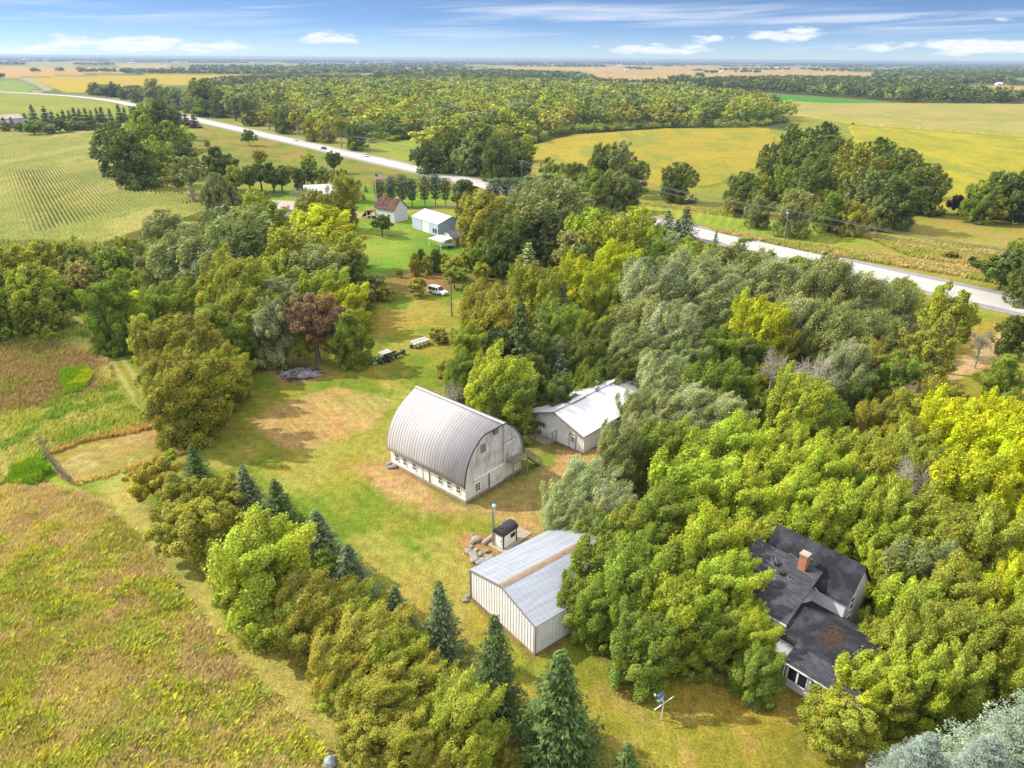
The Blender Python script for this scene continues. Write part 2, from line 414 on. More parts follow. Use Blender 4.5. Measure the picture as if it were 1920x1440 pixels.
MT = dict(
    ground=ground_mat(), corn=crop_mat('corn_leaves'), soy=crop_mat('soybean_leaves', (1, 1, 1)),
    leaf=foliage_mat('tree_leaves'), needle=foliage_mat('conifer_needles', True, 0.12), grass=foliage_mat('meadow_plants', False, 0.3),
    bark=mat('bark', (0.16, 0.12, 0.09), 0.95, var=0.45, vscale=4, bump=0.6, bscale=9), paleb=mat('pale_bark', (0.36, 0.32, 0.26), 0.95, var=0.4, vscale=4),
    white=mat('white_paint', (0.74, 0.74, 0.73), 0.6, var=0.14, vscale=1.2), glass=mat('window_glass', (0.015, 0.02, 0.025), 0.08, spec=0.6),
    barn_side=board_mat('white_block_wall', (0.80, 0.79, 0.78), (0.48, 0.45, 0.41), 0.4, amount=0.30, horiz=True),
    barn_gable=board_mat('weathered_white_boards', (0.66, 0.65, 0.65), (0.29, 0.275, 0.27), 0.28, amount=0.50),
    barn_low=board_mat('white_lower_boards', (0.70, 0.69, 0.67), (0.40, 0.37, 0.34), 0.4, amount=0.38),
    barn_roof=mat('mauve_grey_steel', (0.39, 0.37, 0.38), 0.55, 0.0, var=0.12, vscale=0.5, spec=0.25, stretch=(0.35, 3, 0.35)),
    seam=mat('roof_seam', (0.20, 0.18, 0.185), 0.5, 0.0),
    white_steel=mat('white_steel', (0.64, 0.64, 0.66), 0.45, 0.0, var=0.08, vscale=0.8, stretch=(3, 0.4, 1)),
    galv=mat('galvanised_steel', (0.30, 0.325, 0.375), 0.45, 0.1, var=0.22, vscale=0.9, stretch=(0.3, 3, 1)),
    pole_wall=mat('white_ribbed_wall', (0.78, 0.77, 0.78), 0.5, var=0.12, vscale=1.5), trim=mat('taupe_trim', (0.22, 0.20, 0.19), 0.6),
    brown_cap=mat('rust_tan_ridge', (0.25, 0.18, 0.115), 0.8, var=0.35, vscale=2.0), dark=mat('dark_gap', (0.02, 0.02, 0.022), 0.8),
    wood=mat('weathered_wood', (0.27, 0.22, 0.18), 0.9, var=0.4, vscale=6), black=mat('black_plastic', (0.02, 0.02, 0.022), 0.4),
    tar=mat('black_roof', (0.028, 0.028, 0.032), 0.6, var=0.3, vscale=3), rock=mat('field_stone', (0.27, 0.24, 0.205), 0.95, var=0.4, vscale=1.8, bump=0.5, bscale=7),
    log=mat('grey_log', (0.36, 0.30, 0.25), 0.95, var=0.4, vscale=5), concrete=mat('concrete', (0.33, 0.28, 0.21), 0.9, var=0.2, vscale=2.0, bump=0.2),
    asphalt=mat('pale_concrete_road', (0.38, 0.37, 0.36), 0.85, var=0.10, vscale=0.25, bump=0.1), gravel=mat('gravel_shoulder', (0.24, 0.22, 0.205), 0.95, var=0.3, vscale=0.8, bump=0.4, bscale=6),
    dirt=mat('tan_dirt', (0.52, 0.39, 0.27), 0.95, var=0.3, vscale=0.5, bump=0.3, bscale=5), stripe=mat('road_paint_yellow', (0.75, 0.52, 0.08), 0.7), edge=mat('road_paint_white', (0.8, 0.8, 0.8), 0.7),
    carwhite=mat('white_car_paint', (0.62, 0.62, 0.62), 0.25, spec=0.6), cardark=mat('dark_car_paint', (0.05, 0.06, 0.08), 0.25, spec=0.6),
    tyre=mat('tyre', (0.02, 0.02, 0.02), 0.9), chrome=mat('steel', (0.55, 0.56, 0.58), 0.3, 0.9), lamp=mat('lamp_lens', (0.7, 0.72, 0.75), 0.1, spec=0.8), tail=mat('tail_lens', (0.4, 0.02, 0.02), 0.2),
    green=mat('green_paint', (0.03, 0.22, 0.05), 0.35), dkgreen=mat('dark_green_paint', (0.03, 0.08, 0.04), 0.5), yellow=mat('yellow_vinyl', (0.7, 0.5, 0.1), 0.5), orange=mat('orange_paint', (0.65, 0.2, 0.03), 0.45),
    ash=mat('ash', (0.22, 0.21, 0.22), 1.0, var=0.95, vscale=1.1, bump=0.8, bscale=5), char=mat('charred_wood', (0.03, 0.028, 0.027), 0.95),
    shingle=shingle_mat('charcoal_shingles', (0.034, 0.036, 0.047), (0.064, 0.064, 0.078)), redshingle=shingle_mat('red_brown_shingles', (0.13, 0.06, 0.05), (0.17, 0.08, 0.065)), greyshingle=shingle_mat('grey_shingles', (0.20, 0.20, 0.21), (0.26, 0.26, 0.27)),
    siding=board_mat('white_siding', (0.58, 0.59, 0.61), (0.5, 0.5, 0.5), 0.15, amount=0.2, horiz=True), brick=mat('red_brick', (0.42, 0.17, 0.09), 0.9, var=0.4, vscale=8),
    bluesteel=mat('blue_grey_steel', (0.23, 0.29, 0.38), 0.5, var=0.1, vscale=1), bluedark=mat('light_blue_steel', (0.42, 0.50, 0.60), 0.5, var=0.1, vscale=1), pink=mat('pinkish_siding', (0.66, 0.58, 0.55), 0.7, var=0.1, vscale=2), tanroof=mat('pinkish_tan_roof', (0.40, 0.30, 0.26), 0.7, var=0.2, vscale=0.8),
    pole=mat('pole_wood', (0.24, 0.19, 0.15), 0.95, var=0.3, vscale=5), wire=mat('wire', (0.10, 0.10, 0.10), 0.5), turq=mat('turquoise_enamel', (0.35, 0.62, 0.66), 0.4), dishm=mat('blue_grey_dish', (0.16, 0.21, 0.27), 0.45, var=0.2, vscale=5),
    fred=mat('flag_red', (0.5, 0.04, 0.06), 0.8), fwhite=mat('flag_white', (0.8, 0.8, 0.8), 0.8), fblue=mat('flag_blue', (0.03, 0.05, 0.2), 0.8), sky_b=None)
MT.pop('sky_b')

def uv_project(o, frame_scale=1.0):
    """uv in metres: along the slope and along the eave, from each face's own plane"""
    me = o.data
    uv = me.uv_layers.new(name='UVMap')
    for pl in me.polygons:
        n = pl.normal; h = Vector((-n.y, n.x, 0))
        h = h.normalized() if h.length > 1e-4 else Vector((1, 0, 0))
        s = n.cross(h)
        for li in pl.loop_indices:
            co = me.vertices[me.loops[li].vertex_index].co
            uv.data[li].uv = (co.dot(h), co.dot(s))
# ---------------------------------------------------------------- ground and land cover
def lin(v):
    v = v / 255.0
    return v / 12.92 if v <= 0.04045 else ((v + 0.055) / 1.055) ** 2.4
LITK = 2.05
def lit(r, g_, b, k=LITK):
    """base colour that shows as this sRGB value in full sun"""
    return np.array([lin(r) / k, lin(g_) / k, lin(b) / k])

def build_ground():
    us = np.arange(-560, 2490, 3.0)
    vs = np.concatenate([np.array([0.35, 0.7, 1.1, 1.6, 2.2, 3, 4, 5.2, 6.5]), np.arange(8, 1560, 3.0)])
    # a lattice that is dense where the land is near and coarse where it is far
    U, W = np.meshgrid(us, vs)
    PY = 103.0 + 0.0068 * U + W
    d = V_FW[None, None, :] * FPX + V_R * ((U - CX) * cr + (PY - CY) * sr)[..., None] + V_U * ((U - CX) * sr - (PY - CY) * cr)[..., None]
    t = -CAM_H / d[..., 2]
    X = d[..., 0] * t; Y = d[..., 1] * t
    nr, nc = X.shape
    X = X.ravel(); Y = Y.ravel()
    C = np.empty((len(X), 3)); C[:] = lit(160, 160, 66)
    D = np.hypot(X, Y)
    wob = lambda s, a, sd: (fnoise(X / s, Y / s, sd) - 0.5) * 2 * a
    # far land: a patchwork of crops
    cell = vnoise(np.floor((X + 300 * vnoise(Y / 900, X / 900, 3)) / 420), np.floor((Y * 0.9 + X * 0.35) / 380), 7)
    far = np.clip((D - 900) / 300, 0, 1)[:, None]
    pal = np.array([lit(180, 160, 105), lit(126, 136, 78), lit(160, 160, 96), lit(110, 128, 70), lit(150, 144, 96), lit(176, 166, 88)])
    C = C * (1 - far) + pal[(cell * 5.999).astype(int)] * far
    def put(poly, col, feather=1.0, alpha=1.0, warp=(6, 1.0), sd=1, mask=None):
        P = np.array(poly); m = feather + warp[1] * 2
        idx = np.where((X > P[:, 0].min() - m) & (X < P[:, 0].max() + m) & (Y > P[:, 1].min() - m) & (Y < P[:, 1].max() + m))[0]
        if not len(idx): return
        x, y = X[idx], Y[idx]
        s = sdist(poly, x, y) + (fnoise(x / warp[0], y / warp[0], sd) - 0.5) * 2 * warp[1] + (fnoise(x / 0.8, y / 0.8, sd + 5, 2) - 0.5) * feather
        a = np.clip(0.5 - s / feather, 0, 1) * alpha
        if mask is not None: a = a * mask(x, y)
        c = col(x, y) if callable(col) else np.broadcast_to(col, (len(idx), 3))
        C[idx] = C[idx] * (1 - a[:, None]) + c * a[:, None]
    def line(pts, width, col, feather=0.5, alpha=1.0, warp=(5, 0.3), sd=2):
        P = np.array(pts); m = width + feather + warp[1]
        idx = np.where((X > P[:, 0].min() - m) & (X < P[:, 0].max() + m) & (Y > P[:, 1].min() - m) & (Y < P[:, 1].max() + m))[0]
        if not len(idx): return
        x, y = X[idx], Y[idx]
        s = np.abs(ldist(pts, x, y) + (fnoise(x / warp[0], y / warp[0], sd) - 0.5) * 2 * warp[1]) - width / 2
        a = np.clip(0.5 - s / feather, 0, 1) * alpha
        C[idx] = C[idx] * (1 - a[:, None]) + np.asarray(col) * a[:, None]
    def two(c1, c2, s, sd, lo=0.4, hi=0.6, c3=None):
        def f(x, y):
            n = np.clip((fnoise(x / s, y / s, sd) - lo) / (hi - lo), 0, 1)[:, None]
            c = c1 * (1 - n) + c2 * n
            if c3 is not None:
                k = np.clip((fnoise(x / s * 1.7 + 40, y / s * 1.7, sd + 3) - 0.56) / 0.1, 0, 1)[:, None]
                c = c * (1 - k) + c3 * k
            return c
        return f
    # --- the farm lawn, greener and yellower by patches
    put(gp((-560, 600), (0, 440), (700, 380), (1100, 380), (2490, 700), (2490, 1600), (-560, 1600)),
        two(lit(178, 164, 70), lit(132, 150, 48), 9.0, 11, 0.36, 0.64, lit(182, 168, 84)), 4, 1, (20, 6), 3)
    # --- woods floor round the buildings on the right
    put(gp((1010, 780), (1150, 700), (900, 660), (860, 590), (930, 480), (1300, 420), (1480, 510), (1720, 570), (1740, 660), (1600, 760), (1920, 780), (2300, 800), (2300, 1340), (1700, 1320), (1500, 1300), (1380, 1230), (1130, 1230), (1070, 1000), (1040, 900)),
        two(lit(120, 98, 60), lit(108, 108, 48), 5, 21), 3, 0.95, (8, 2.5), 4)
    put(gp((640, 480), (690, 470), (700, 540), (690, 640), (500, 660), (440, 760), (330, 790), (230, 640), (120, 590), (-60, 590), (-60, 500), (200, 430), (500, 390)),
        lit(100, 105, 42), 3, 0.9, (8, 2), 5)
    # --- neighbour's lawns
    nl = two(lit(146, 170, 58), lit(122, 158, 46), 12, 31, c3=lit(165, 176, 68))
    put(gp((640, 430), (700, 392), (860, 388), (1010, 420), (1010, 520), (860, 500), (740, 510), (690, 530), (660, 470)), nl, 4, 1, (10, 2), 6)
    put(gp((640, 350), (720, 346), (900, 372), (900, 400), (640, 410)), nl, 4, 1, (10, 2), 7)
    put(gp((390, 372), (430, 356), (600, 350), (600, 395), (430, 392)), nl, 4, 1, (10, 2), 8)
    put(gp((690, 530), (740, 505), (860, 505), (940, 520), (880, 535), (690, 570)), two(lit(150, 140, 66), lit(170, 130, 85), 6, 41), 3, 0.9, (6, 2), 9)
    put(gp((800, 395), (870, 388), (930, 398), (880, 430), (830, 425)), lit(190, 170, 80), 4, 0.8, (10, 2), 9)
    # --- rough ground between the neighbour and the highway
    put(gp((330, 262), (390, 240), (520, 262), (640, 292), (760, 326), (880, 352), (700, 348), (560, 345), (430, 330), (370, 300)),
        two(lit(150, 148, 62), lit(172, 146, 72), 22, 51, c3=lit(120, 140, 50)), 8, 1, (30, 8), 10)
    # --- verges and rough grass beyond the highway
    put(gp((400, 215), (640, 262), (800, 262), (1000, 292), (1120, 360), (1250, 380), (1600, 395), (2300, 420), (2300, 660), (1900, 552), (1500, 462), (1200, 398), (1000, 365), (700, 288), (480, 240)),
        two(lit(166, 164, 70), lit(180, 168, 80), 16, 61, c3=lit(184, 162, 86)), 6, 1, (20, 5), 11)
    put(gp((640, 262), (780, 262), (800, 285), (900, 330), (700, 285)), lit(160, 172, 62), 5, 0.9, (14, 3), 12)
    put(gp((820, 300), (980, 305), (990, 345), (930, 335), (860, 318)), lit(186, 152, 78), 5, 0.8, (14, 3), 12)
    put(gp((1130, 372), (1330, 392), (1480, 412), (1620, 450), (1590, 466), (1540, 476), (1330, 424), (1140, 388)), two(lit(160, 178, 60), lit(180, 184, 80), 14, 71), 5, 1, (16, 3), 13)
    # mown stripes
    hd = np.array([-0.613, 0.79]); hn = np.array([0.79, 0.613])
    s_ = X * hn[0] + Y * hn[1]; al = X * hd[0] + Y * hd[1]
    mm = (sdist(gp((1130, 374), (1330, 394), (1480, 414), (1610, 450), (1580, 462), (1330, 420), (1140, 386)), X, Y) < 0)
    st = 0.5 + 0.5 * np.sin((s_ + 0.004 * al * al * 0.1) / 2.6 * 2 * math.pi)
    C[mm] *= (0.88 + 0.28 * st[mm])[:, None]
    put(gp((1320, 424), (1480, 455), (1560, 462), (1530, 480), (1330, 434)), lit(176, 148, 86), 2, 0.8, (10, 2), 14)
    put(gp((1560, 462), (1800, 500), (1790, 515), (1560, 480)), lit(140, 132, 72), 3, 0.7, (10, 2), 14)
    put(gp((1650, 440), (1920, 460), (1920, 520), (1760, 490)), two(lit(196, 168, 98), lit(166, 166, 74), 9, 15), 5, 0.8, (10, 4), 15)
    # near verge of the highway
    put(gp((1310, 452), (1500, 508), (1700, 552), (1920, 606), (1920, 640), (1700, 590), (1480, 530), (1300, 470)), two(lit(160, 142, 62), lit(150, 158, 60), 8, 81), 3, 1, (8, 2), 16)
    put(gp((1690, 640), (1790, 590), (1900, 610), (1890, 700), (1850, 800), (1700, 800), (1760, 720)), two(lit(182, 160, 66), lit(168, 158, 60), 8, 82), 3, 1, (8, 1), 16)
    # --- meadow at the lower left: dry pink-brown grass with green patches
    md = two(lit(168, 146, 90), lit(176, 142, 108), 7, 91, c3=lit(150, 148, 62))
    put(gp((-560, 925), (100, 905), (190, 945), (255, 1000), (330, 1105), (430, 1225), (540, 1330), (600, 1400), (640, 1470), (700, 1700), (-560, 1700)), md, 1.5, 1, (5, 1.2), 17)
    put(gp((-560, 590), (130, 585), (190, 640), (232, 740), (290, 795), (90, 850), (60, 905), (-560, 930)), two(lit(164, 138, 84), lit(150, 152, 62), 9, 92, c3=lit(176, 176, 80)), 2, 1, (6, 1.5), 18)
    put(gp((-300, 610), (60, 596), (122, 606), (110, 628), (0, 645), (-300, 670)), two(lit(176, 190, 36), lit(130, 170, 40), 5, 93), 2, 1, (5, 1.5), 19)
    put(gp((-300, 760), (60, 720), (200, 700), (246, 760), (100, 800), (-60, 870), (-300, 900)), two(lit(170, 182, 66), lit(186, 178, 92), 7, 94, c3=lit(130, 160, 54)), 3, 0.9, (6, 2), 20)
    put(gp((110, 700), (160, 690), (175, 710), (150, 740), (120, 745)), lit(184, 190, 34), 1.5, 0.9, (3, 1), 20)
    # strip of bright mown grass left of the old fence, trodden margin of the meadow
    put(gp((50, 850), (75, 840), (110, 900), (140, 915), (120, 925), (70, 890)), lit(150, 182, 46), 1, 1, (4, 0.6), 21)
    line(gp((210, 900), (262, 985), (370, 1135), (480, 1245), (610, 1350), (700, 1460), (780, 1600)), 4.0, lit(196, 182, 100), 1.6, 0.92, (6, 0.5), 22)
    # --- farm track with two ruts along the grove
    tr = gp((-100, 575), (60, 585), (130, 596), (190, 630), (236, 700), (268, 760), (300, 800), (345, 835), (430, 830), (560, 790))
    line(tr, 5.0, lit(152, 160, 58), 1.5, 0.9, (6, 0.5), 23)
    for off in (-0.85, 0.85):
        q = np.array(tr); dd = np.gradient(q, axis=0); dd /= np.linalg.norm(dd, axis=1)[:, None]
        line(q[:7] + np.stack([-dd[:7, 1], dd[:7, 0]], 1) * off, 0.75, lit(198, 180, 112), 0.5, 0.9, (5, 0.15), 24)
    # --- old plot of dry stubble inside the fence
    put(gp((92, 848), (150, 825), (285, 795), (325, 845), (270, 868), (140, 905), (115, 895)), two(lit(192, 160, 98), lit(178, 160, 80), 4, 95, c3=lit(206, 176, 118)), 0.8, 1, (3, 0.5), 25)
    put(gp((280, 790), (310, 796), (345, 850), (322, 858), (300, 815)), lit(216, 182, 100), 1, 0.9, (3, 0.6), 25)
    # --- raked garden plot
    def rake(x, y):
        q = np.sin((x * 0.80 + y * 0.60) / 0.55 * 2 * math.pi / 2 + 3 * fnoise(x / 4, y / 4, 5))
        n = fnoise(x / 2.2, y / 2.2, 96)[:, None]
        a_, b_ = x * 0.80 + y * 0.60, -x * 0.60 + y * 0.80
        k = fnoise(a_ / 0.5, b_ / 4.5, 61, 3)[:, None]
        c = lit(206, 166, 112) * (1 - n) + lit(192, 168, 98) * n
        return c * (0.72 + 0.56 * k)
    put(gp((468, 788), (540, 752), (630, 724), (740, 752), (700, 800), (600, 836), (545, 846), (515, 830)), rake, 0.8, 1, (3, 0.5), 26)
    # mower lines over the lawn between garden plot and hedge
    lm = sdist(gp((350, 840), (480, 790), (540, 850), (720, 840), (740, 880), (880, 1000), (880, 1120), (700, 1080), (450, 900)), X, Y) < 0
    ml = np.sin((X * 0.66 + Y * 0.75) / 1.9 * 2 * math.pi)
    C[lm] *= (1 + 0.06 * ml[lm])[:, None]
    # --- burn patch
    put(gp((505, 700), (520, 680), (560, 674), (600, 682), (622, 698), (600, 716), (550, 724), (515, 716)), lit(176, 146, 88), 1.2, 0.9, (3, 0.8), 27)
    put(gp((522, 702), (535, 688), (565, 683), (595, 690), (604, 700), (580, 712), (545, 716)), lit(92, 84, 80), 0.8, 1, (2, 0.6), 28)
    # --- bare earth round the barn and to the pole barn
    put(gp((660, 880), (735, 855), (880, 945), (985, 880), (978, 832), (1060, 838), (1130, 845), (1200, 900), (1130, 990), (1010, 1010), (950, 990), (880, 966), (800, 962), (700, 912)),
        two(lit(214, 176, 124), lit(198, 160, 108), 4, 97, c3=lit(190, 170, 98)), 2, 0.95, (5, 1.6), 29)
    put(gp((980, 812), (1010, 850), (1050, 835), (1040, 870), (990, 885), (975, 850)), lit(120, 150, 46), 1.5, 0.85, (4, 1.2), 30)
    put(gp((862, 1000), (930, 1000), (985, 990), (1000, 1020), (900, 1062), (872, 1050)), lit(190, 146, 98), 1, 0.9, (3, 0.8), 30)
    line(gp((884, 1120), (1003, 1229), (1045, 1207)), 0.9, lit(150, 122, 84), 0.5, 0.9, (3, 0.2), 31)
    line(gp((737, 868), (873, 945), (978, 883)), 1.0, lit(140, 120, 92), 0.6, 0.8, (3, 0.2), 31)
    # --- golden lawn at the bottom right
    put(gp((1010, 1240), (1300, 1262), (1500, 1345), (1640, 1400), (1760, 1700), (950, 1700), (1000, 1380)), two(lit(180, 162, 68), lit(156, 150, 56), 4, 98, c3=lit(186, 160, 84)), 2, 1, (6, 1.5), 32)
    # --- drives
    line(gp((1916, 618), (1880, 640), (1830, 676), (1760, 712), (1690, 745), (1610, 800), (1560, 860), (1500, 880), (1420, 880), (1250, 900), (1130, 900)), 4.0, lit(226, 186, 142), 1.0, 1, (6, 0.5), 33)
    line(gp((640, 410), (745, 399), (870, 385), (930, 372)), 3.4, lit(206, 178, 132), 1.0, 1, (8, 0.5), 34)
    line(gp((520, 400), (600, 388), (660, 402), (700, 404)), 9, lit(206, 176, 140), 2, 0.9, (8, 1), 34)
    # --- distant fields
    put(gp((44, 146), (300, 139), (530, 137), (530, 145), (440, 152), (300, 162), (165, 174), (120, 172)), lit(206, 176, 38), 6, 1, (60, 4), 40)
    put(gp((-560, 150), (20, 148), (70, 164), (40, 178), (-560, 200)), lit(150, 168, 70), 5, 1, (40, 4), 41)
    put(gp((-560, 180), (60, 173), (180, 187), (300, 214), (330, 226), (240, 220), (0, 222), (-560, 240)), two(lit(170, 168, 66), lit(152, 164, 62), 60, 42), 5, 1, (40, 4), 42)
    put(gp((-560, 122), (160, 126), (330, 134), (160, 139), (20, 145), (-560, 150)), lit(214, 172, 96), 10, 1, (80, 10), 43)
    put(gp((50, 117), (140, 116), (145, 127), (60, 127)), lit(180, 170, 105), 10, 1, (80, 10), 43)
    put(gp((210, 119), (320, 121), (310, 129), (225, 126)), lit(206, 180, 116), 10, 1, (80, 10), 43)
    put(gp((580, 143), (700, 141), (700, 147), (600, 150)), lit(222, 180, 60), 8, 1, (60, 5), 43)
    put(gp((860, 127), (1300, 122), (1480, 126), (1660, 138), (1600, 146), (1280, 156), (1110, 152), (1090, 134)), two(lit(206, 166, 110), lit(212, 180, 118), 120, 44), 10, 1, (80, 8), 44)
    put(gp((1150, 165), (1260, 166), (1440, 178), (1690, 194), (1690, 197), (1560, 197), (1436, 191), (1240, 178)), lit(84, 158, 40), 5, 1, (40, 3), 45)
    put(gp((1780, 163), (2300, 160), (2300, 180), (1840, 174)), lit(208, 172, 104), 6, 1, (40, 4), 45)
    put(gp((1890, 146), (2300, 146), (2300, 157), (1890, 157)), lit(110, 160, 66), 6, 1, (40, 4), 45)
    put(gp((1500, 138), (1640, 136), (1660, 142), (1500, 146)), lit(214, 172, 110), 6, 1, (40, 4), 45)
    line(gp((40, 145), (75, 160), (92, 168), (60, 173)), 14, lit(190, 178, 150), 4, 1, (40, 1), 46)
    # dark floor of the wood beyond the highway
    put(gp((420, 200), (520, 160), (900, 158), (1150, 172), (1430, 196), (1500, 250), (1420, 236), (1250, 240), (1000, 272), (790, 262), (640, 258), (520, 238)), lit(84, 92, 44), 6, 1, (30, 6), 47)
    C *= (0.90 + 0.20 * fnoise(X / 2.5, Y / 2.5, 55, 3))[:, None]
    C = np.clip(C, 0.005, 0.9)
    idx = np.arange(nr * nc).reshape(nr, nc)
    F = np.stack([idx[:-1, :-1], idx[1:, :-1], idx[1:, 1:], idx[:-1, 1:]], -1).reshape(-1, 4)
    V = np.stack([X, Y, np.zeros_like(X)], 1)
    big = np.array([(-80000, -20000, -0.6), (80000, -20000, -0.6), (80000, 80000, -0.6), (-80000, 80000, -0.6)])
    n0 = len(V)
    V = np.concatenate([V, big]); F = np.concatenate([F, [[n0, n0 + 1, n0 + 2, n0 + 3]]])
    C = np.concatenate([C, np.tile(lit(130, 135, 75), (4, 1))])
    me = np_mesh('ground', V, F, 4, C, False, MT['ground'])
    return tag(link_mesh('ground', me), 'farm lawns, meadow, bare earth and distant fields', 'ground', None, 'structure')
build_ground()

# ---------------------------------------------------------------- highway
HD = np.array([-0.613, 0.790]); HN = np.array([0.790, 0.613]); HC = 184.3
def hw(a, off): return HD * a + HN * (HC + off)
def strip(name, path, off0, off1, z, m, label, kind='structure'):
    """sheet along a path between two sideways offsets"""
    P = np.array(path); d = np.gradient(P, axis=0); d /= np.linalg.norm(d, axis=1)[:, None]
    nrm_ = np.stack([d[:, 1], -d[:, 0]], 1)
    zz = z + np.linalg.norm(P, axis=1) * 0.00012
    V = np.concatenate([np.column_stack([P + nrm_ * off0, zz]), np.column_stack([P + nrm_ * off1, zz])])
    n = len(P); i = np.arange(n - 1)
    F = np.stack([i, i + n, i + n + 1, i + 1], 1)
    me = np_mesh(name, V, F, 4, None, False, m)
    return tag(link_mesh(name, me), label, name.replace('_', ' '), None, kind)
HPATH = [tuple(HD * a + HN * HC) for a in np.linspace(-420, 980, 90)]
b0 = np.array(HPATH[-1]); dirn = HD.copy()
for k in range(40):            # far away the road bends to the left
    th = rad(1.15); dirn = np.array([dirn[0] * math.cos(th) - dirn[1] * math.sin(th), dirn[0] * math.sin(th) + dirn[1] * math.cos(th)])
    b0 = b0 + dirn * 18; HPATH.append(tuple(b0))
strip('gravel_shoulder', HPATH, -8.8, 8.8, 0.02, MT['gravel'], 'grey gravel shoulders along the highway')
strip('highway', HPATH, -5.5, 5.5, 0.05, MT['asphalt'], 'pale concrete highway crossing the view')
strip('yellow_centre_line', HPATH[:60], -0.12, 0.12, 0.075, MT['stripe'], 'faint yellow line along the middle of the highway')
side = gp((-200, 230), (-40, 228), (120, 228), (250, 231))

# ---------------------------------------------------------------- crops
def crop(name, poly_px, z, step, colf, label, rows=None, rough=0.25, rot=0.0, matn='soy'):
    P = np.array(gp(*poly_px)); c, s = math.cos(rot), math.sin(rot)
    R = np.array([[c, s], [-s, c]]); Q = P @ R.T
    xs = np.arange(Q[:, 0].min(), Q[:, 0].max(), step[0]); ys = np.arange(Q[:, 1].min(), Q[:, 1].max(), step[1])
    Xq, Yq = np.meshgrid(xs, ys); XY = np.stack([Xq.ravel(), Yq.ravel()], 1) @ R
    x, y = XY[:, 0], XY[:, 1]
    sd_ = sdist([tuple(p) for p in P], x, y) + (fnoise(x / 14, y / 14, 3) - 0.5) * 5
    rng = np.random.default_rng(5)
    h = z * np.clip(0.5 - sd_ / 0.8, 0, 1) + (fnoise(x / 3, y / 3, 8) - 0.5) * rough + (rng.random(len(x)) - 0.5) * rough
    col = colf(x, y)
    if rows is not None:
        rp = sdist(gp(*rows[0]), x, y)
        am = np.clip(0.5 - rp / 10, 0, 1)
        ph = np.abs(((Xq.ravel() / rows[1]) % 1.0) - 0.5) * 2
        low = np.clip((ph - 0.42) / 0.25, 0, 1) * am * (0.35 + 0.9 * fnoise(x / 1.7, y / 1.7, 77, 2))
        h = h * (1 - 0.5 * low)
        col = col * (1 - 0.42 * low)[:, None] + lit(84, 104, 38) * (0.42 * low)[:, None]
    h[sd_ > 0.5] = -0.4
    nr, nc = Xq.shape; idx = np.arange(nr * nc).reshape(nr, nc)
    F = np.stack([idx[:-1, :-1], idx[:-1, 1:], idx[1:, 1:], idx[1:, :-1]], -1).reshape(-1, 4)
    keep = (sd_[F] < 1.5).any(1); F = F[keep]
    used = np.unique(F); mp = np.zeros(nr * nc, int); mp[used] = np.arange(len(used))
    V = np.stack([x, y, h], 1)[used]; F = mp[F]
    me = np_mesh(name, V, F, 4, col[used], False, MT[matn])
    return tag(link_mesh(name, me), label, name.replace('_', ' '), None, 'stuff')
def cmix(a, b, s, sd, c=None):
    def f(x, y):
        n = np.clip((fnoise(x / s, y / s, sd) - 0.38) / 0.24, 0, 1)[:, None]
        q = a * (1 - n) + b * n
        if c is not None:
            k = np.clip((fnoise(x / s * 2.1 + 9, y / s * 0.7, sd + 9) - 0.55) / 0.12, 0, 1)[:, None]; q = q * (1 - k) + c * k
        return q
    return f
_ca, _cb = at(34, 328)[:2], at(80, 436)[:2]
CORN_A = math.atan2(*( _cb - _ca)[::-1]) + math.pi / 2
crop('corn_field', [(-560, 250), (0, 250), (180, 247), (168, 296), (300, 322), (375, 372), (415, 400), (330, 425), (200, 470), (0, 462), (-560, 560)], 2.2, (0.25, 0.9),
     cmix(lit(166, 166, 68), lit(152, 160, 60), 26, 3, lit(182, 176, 86)), 'standing corn field with darker rows at the upper left',
     ([(28, 330), (160, 316), (280, 312), (330, 350), (400, 388), (250, 400), (85, 442), (60, 400)], 1.25), 0.4, CORN_A, 'corn')
crop('corn_field', [(1436, 191), (1560, 197), (1690, 197), (1920, 198), (2500, 206), (2500, 290), (1920, 257), (1750, 245), (1600, 233), (1480, 214)], 2.3, (2.2, 2.2),
     cmix(lit(190, 180, 92), lit(174, 172, 80), 40, 6, lit(198, 174, 100)), 'pale green and tan corn field on the right beyond the soybeans', None, 0.5, rad(20), 'corn')
crop('soybean_field', [(1590, 236), (1750, 248), (1920, 261), (2500, 300), (2500, 500), (1920, 412), (1770, 390), (1640, 330)], 0.7, (1.2, 1.2),
     cmix(lit(200, 186, 34), lit(184, 178, 36), 30, 9, lit(168, 170, 46)), 'yellow soybean field on the far right', None, 0.22, rad(20))
crop('soybean_field', [(985, 276), (1080, 254), (1250, 242), (1440, 243), (1470, 262), (1440, 310), (1330, 352), (1180, 352), (1060, 325), (990, 300)], 0.7, (1.2, 1.2),
     cmix(lit(196, 174, 44), lit(182, 168, 42), 24, 12, lit(160, 164, 50)), 'golden yellow soybean field in front of the long wood', None, 0.22, rad(-20))
# ---------------------------------------------------------------- buildings
def frame(o, xd):
    return (float(o[0]), float(o[1]), 0.0), math.atan2(xd[1], xd[0])

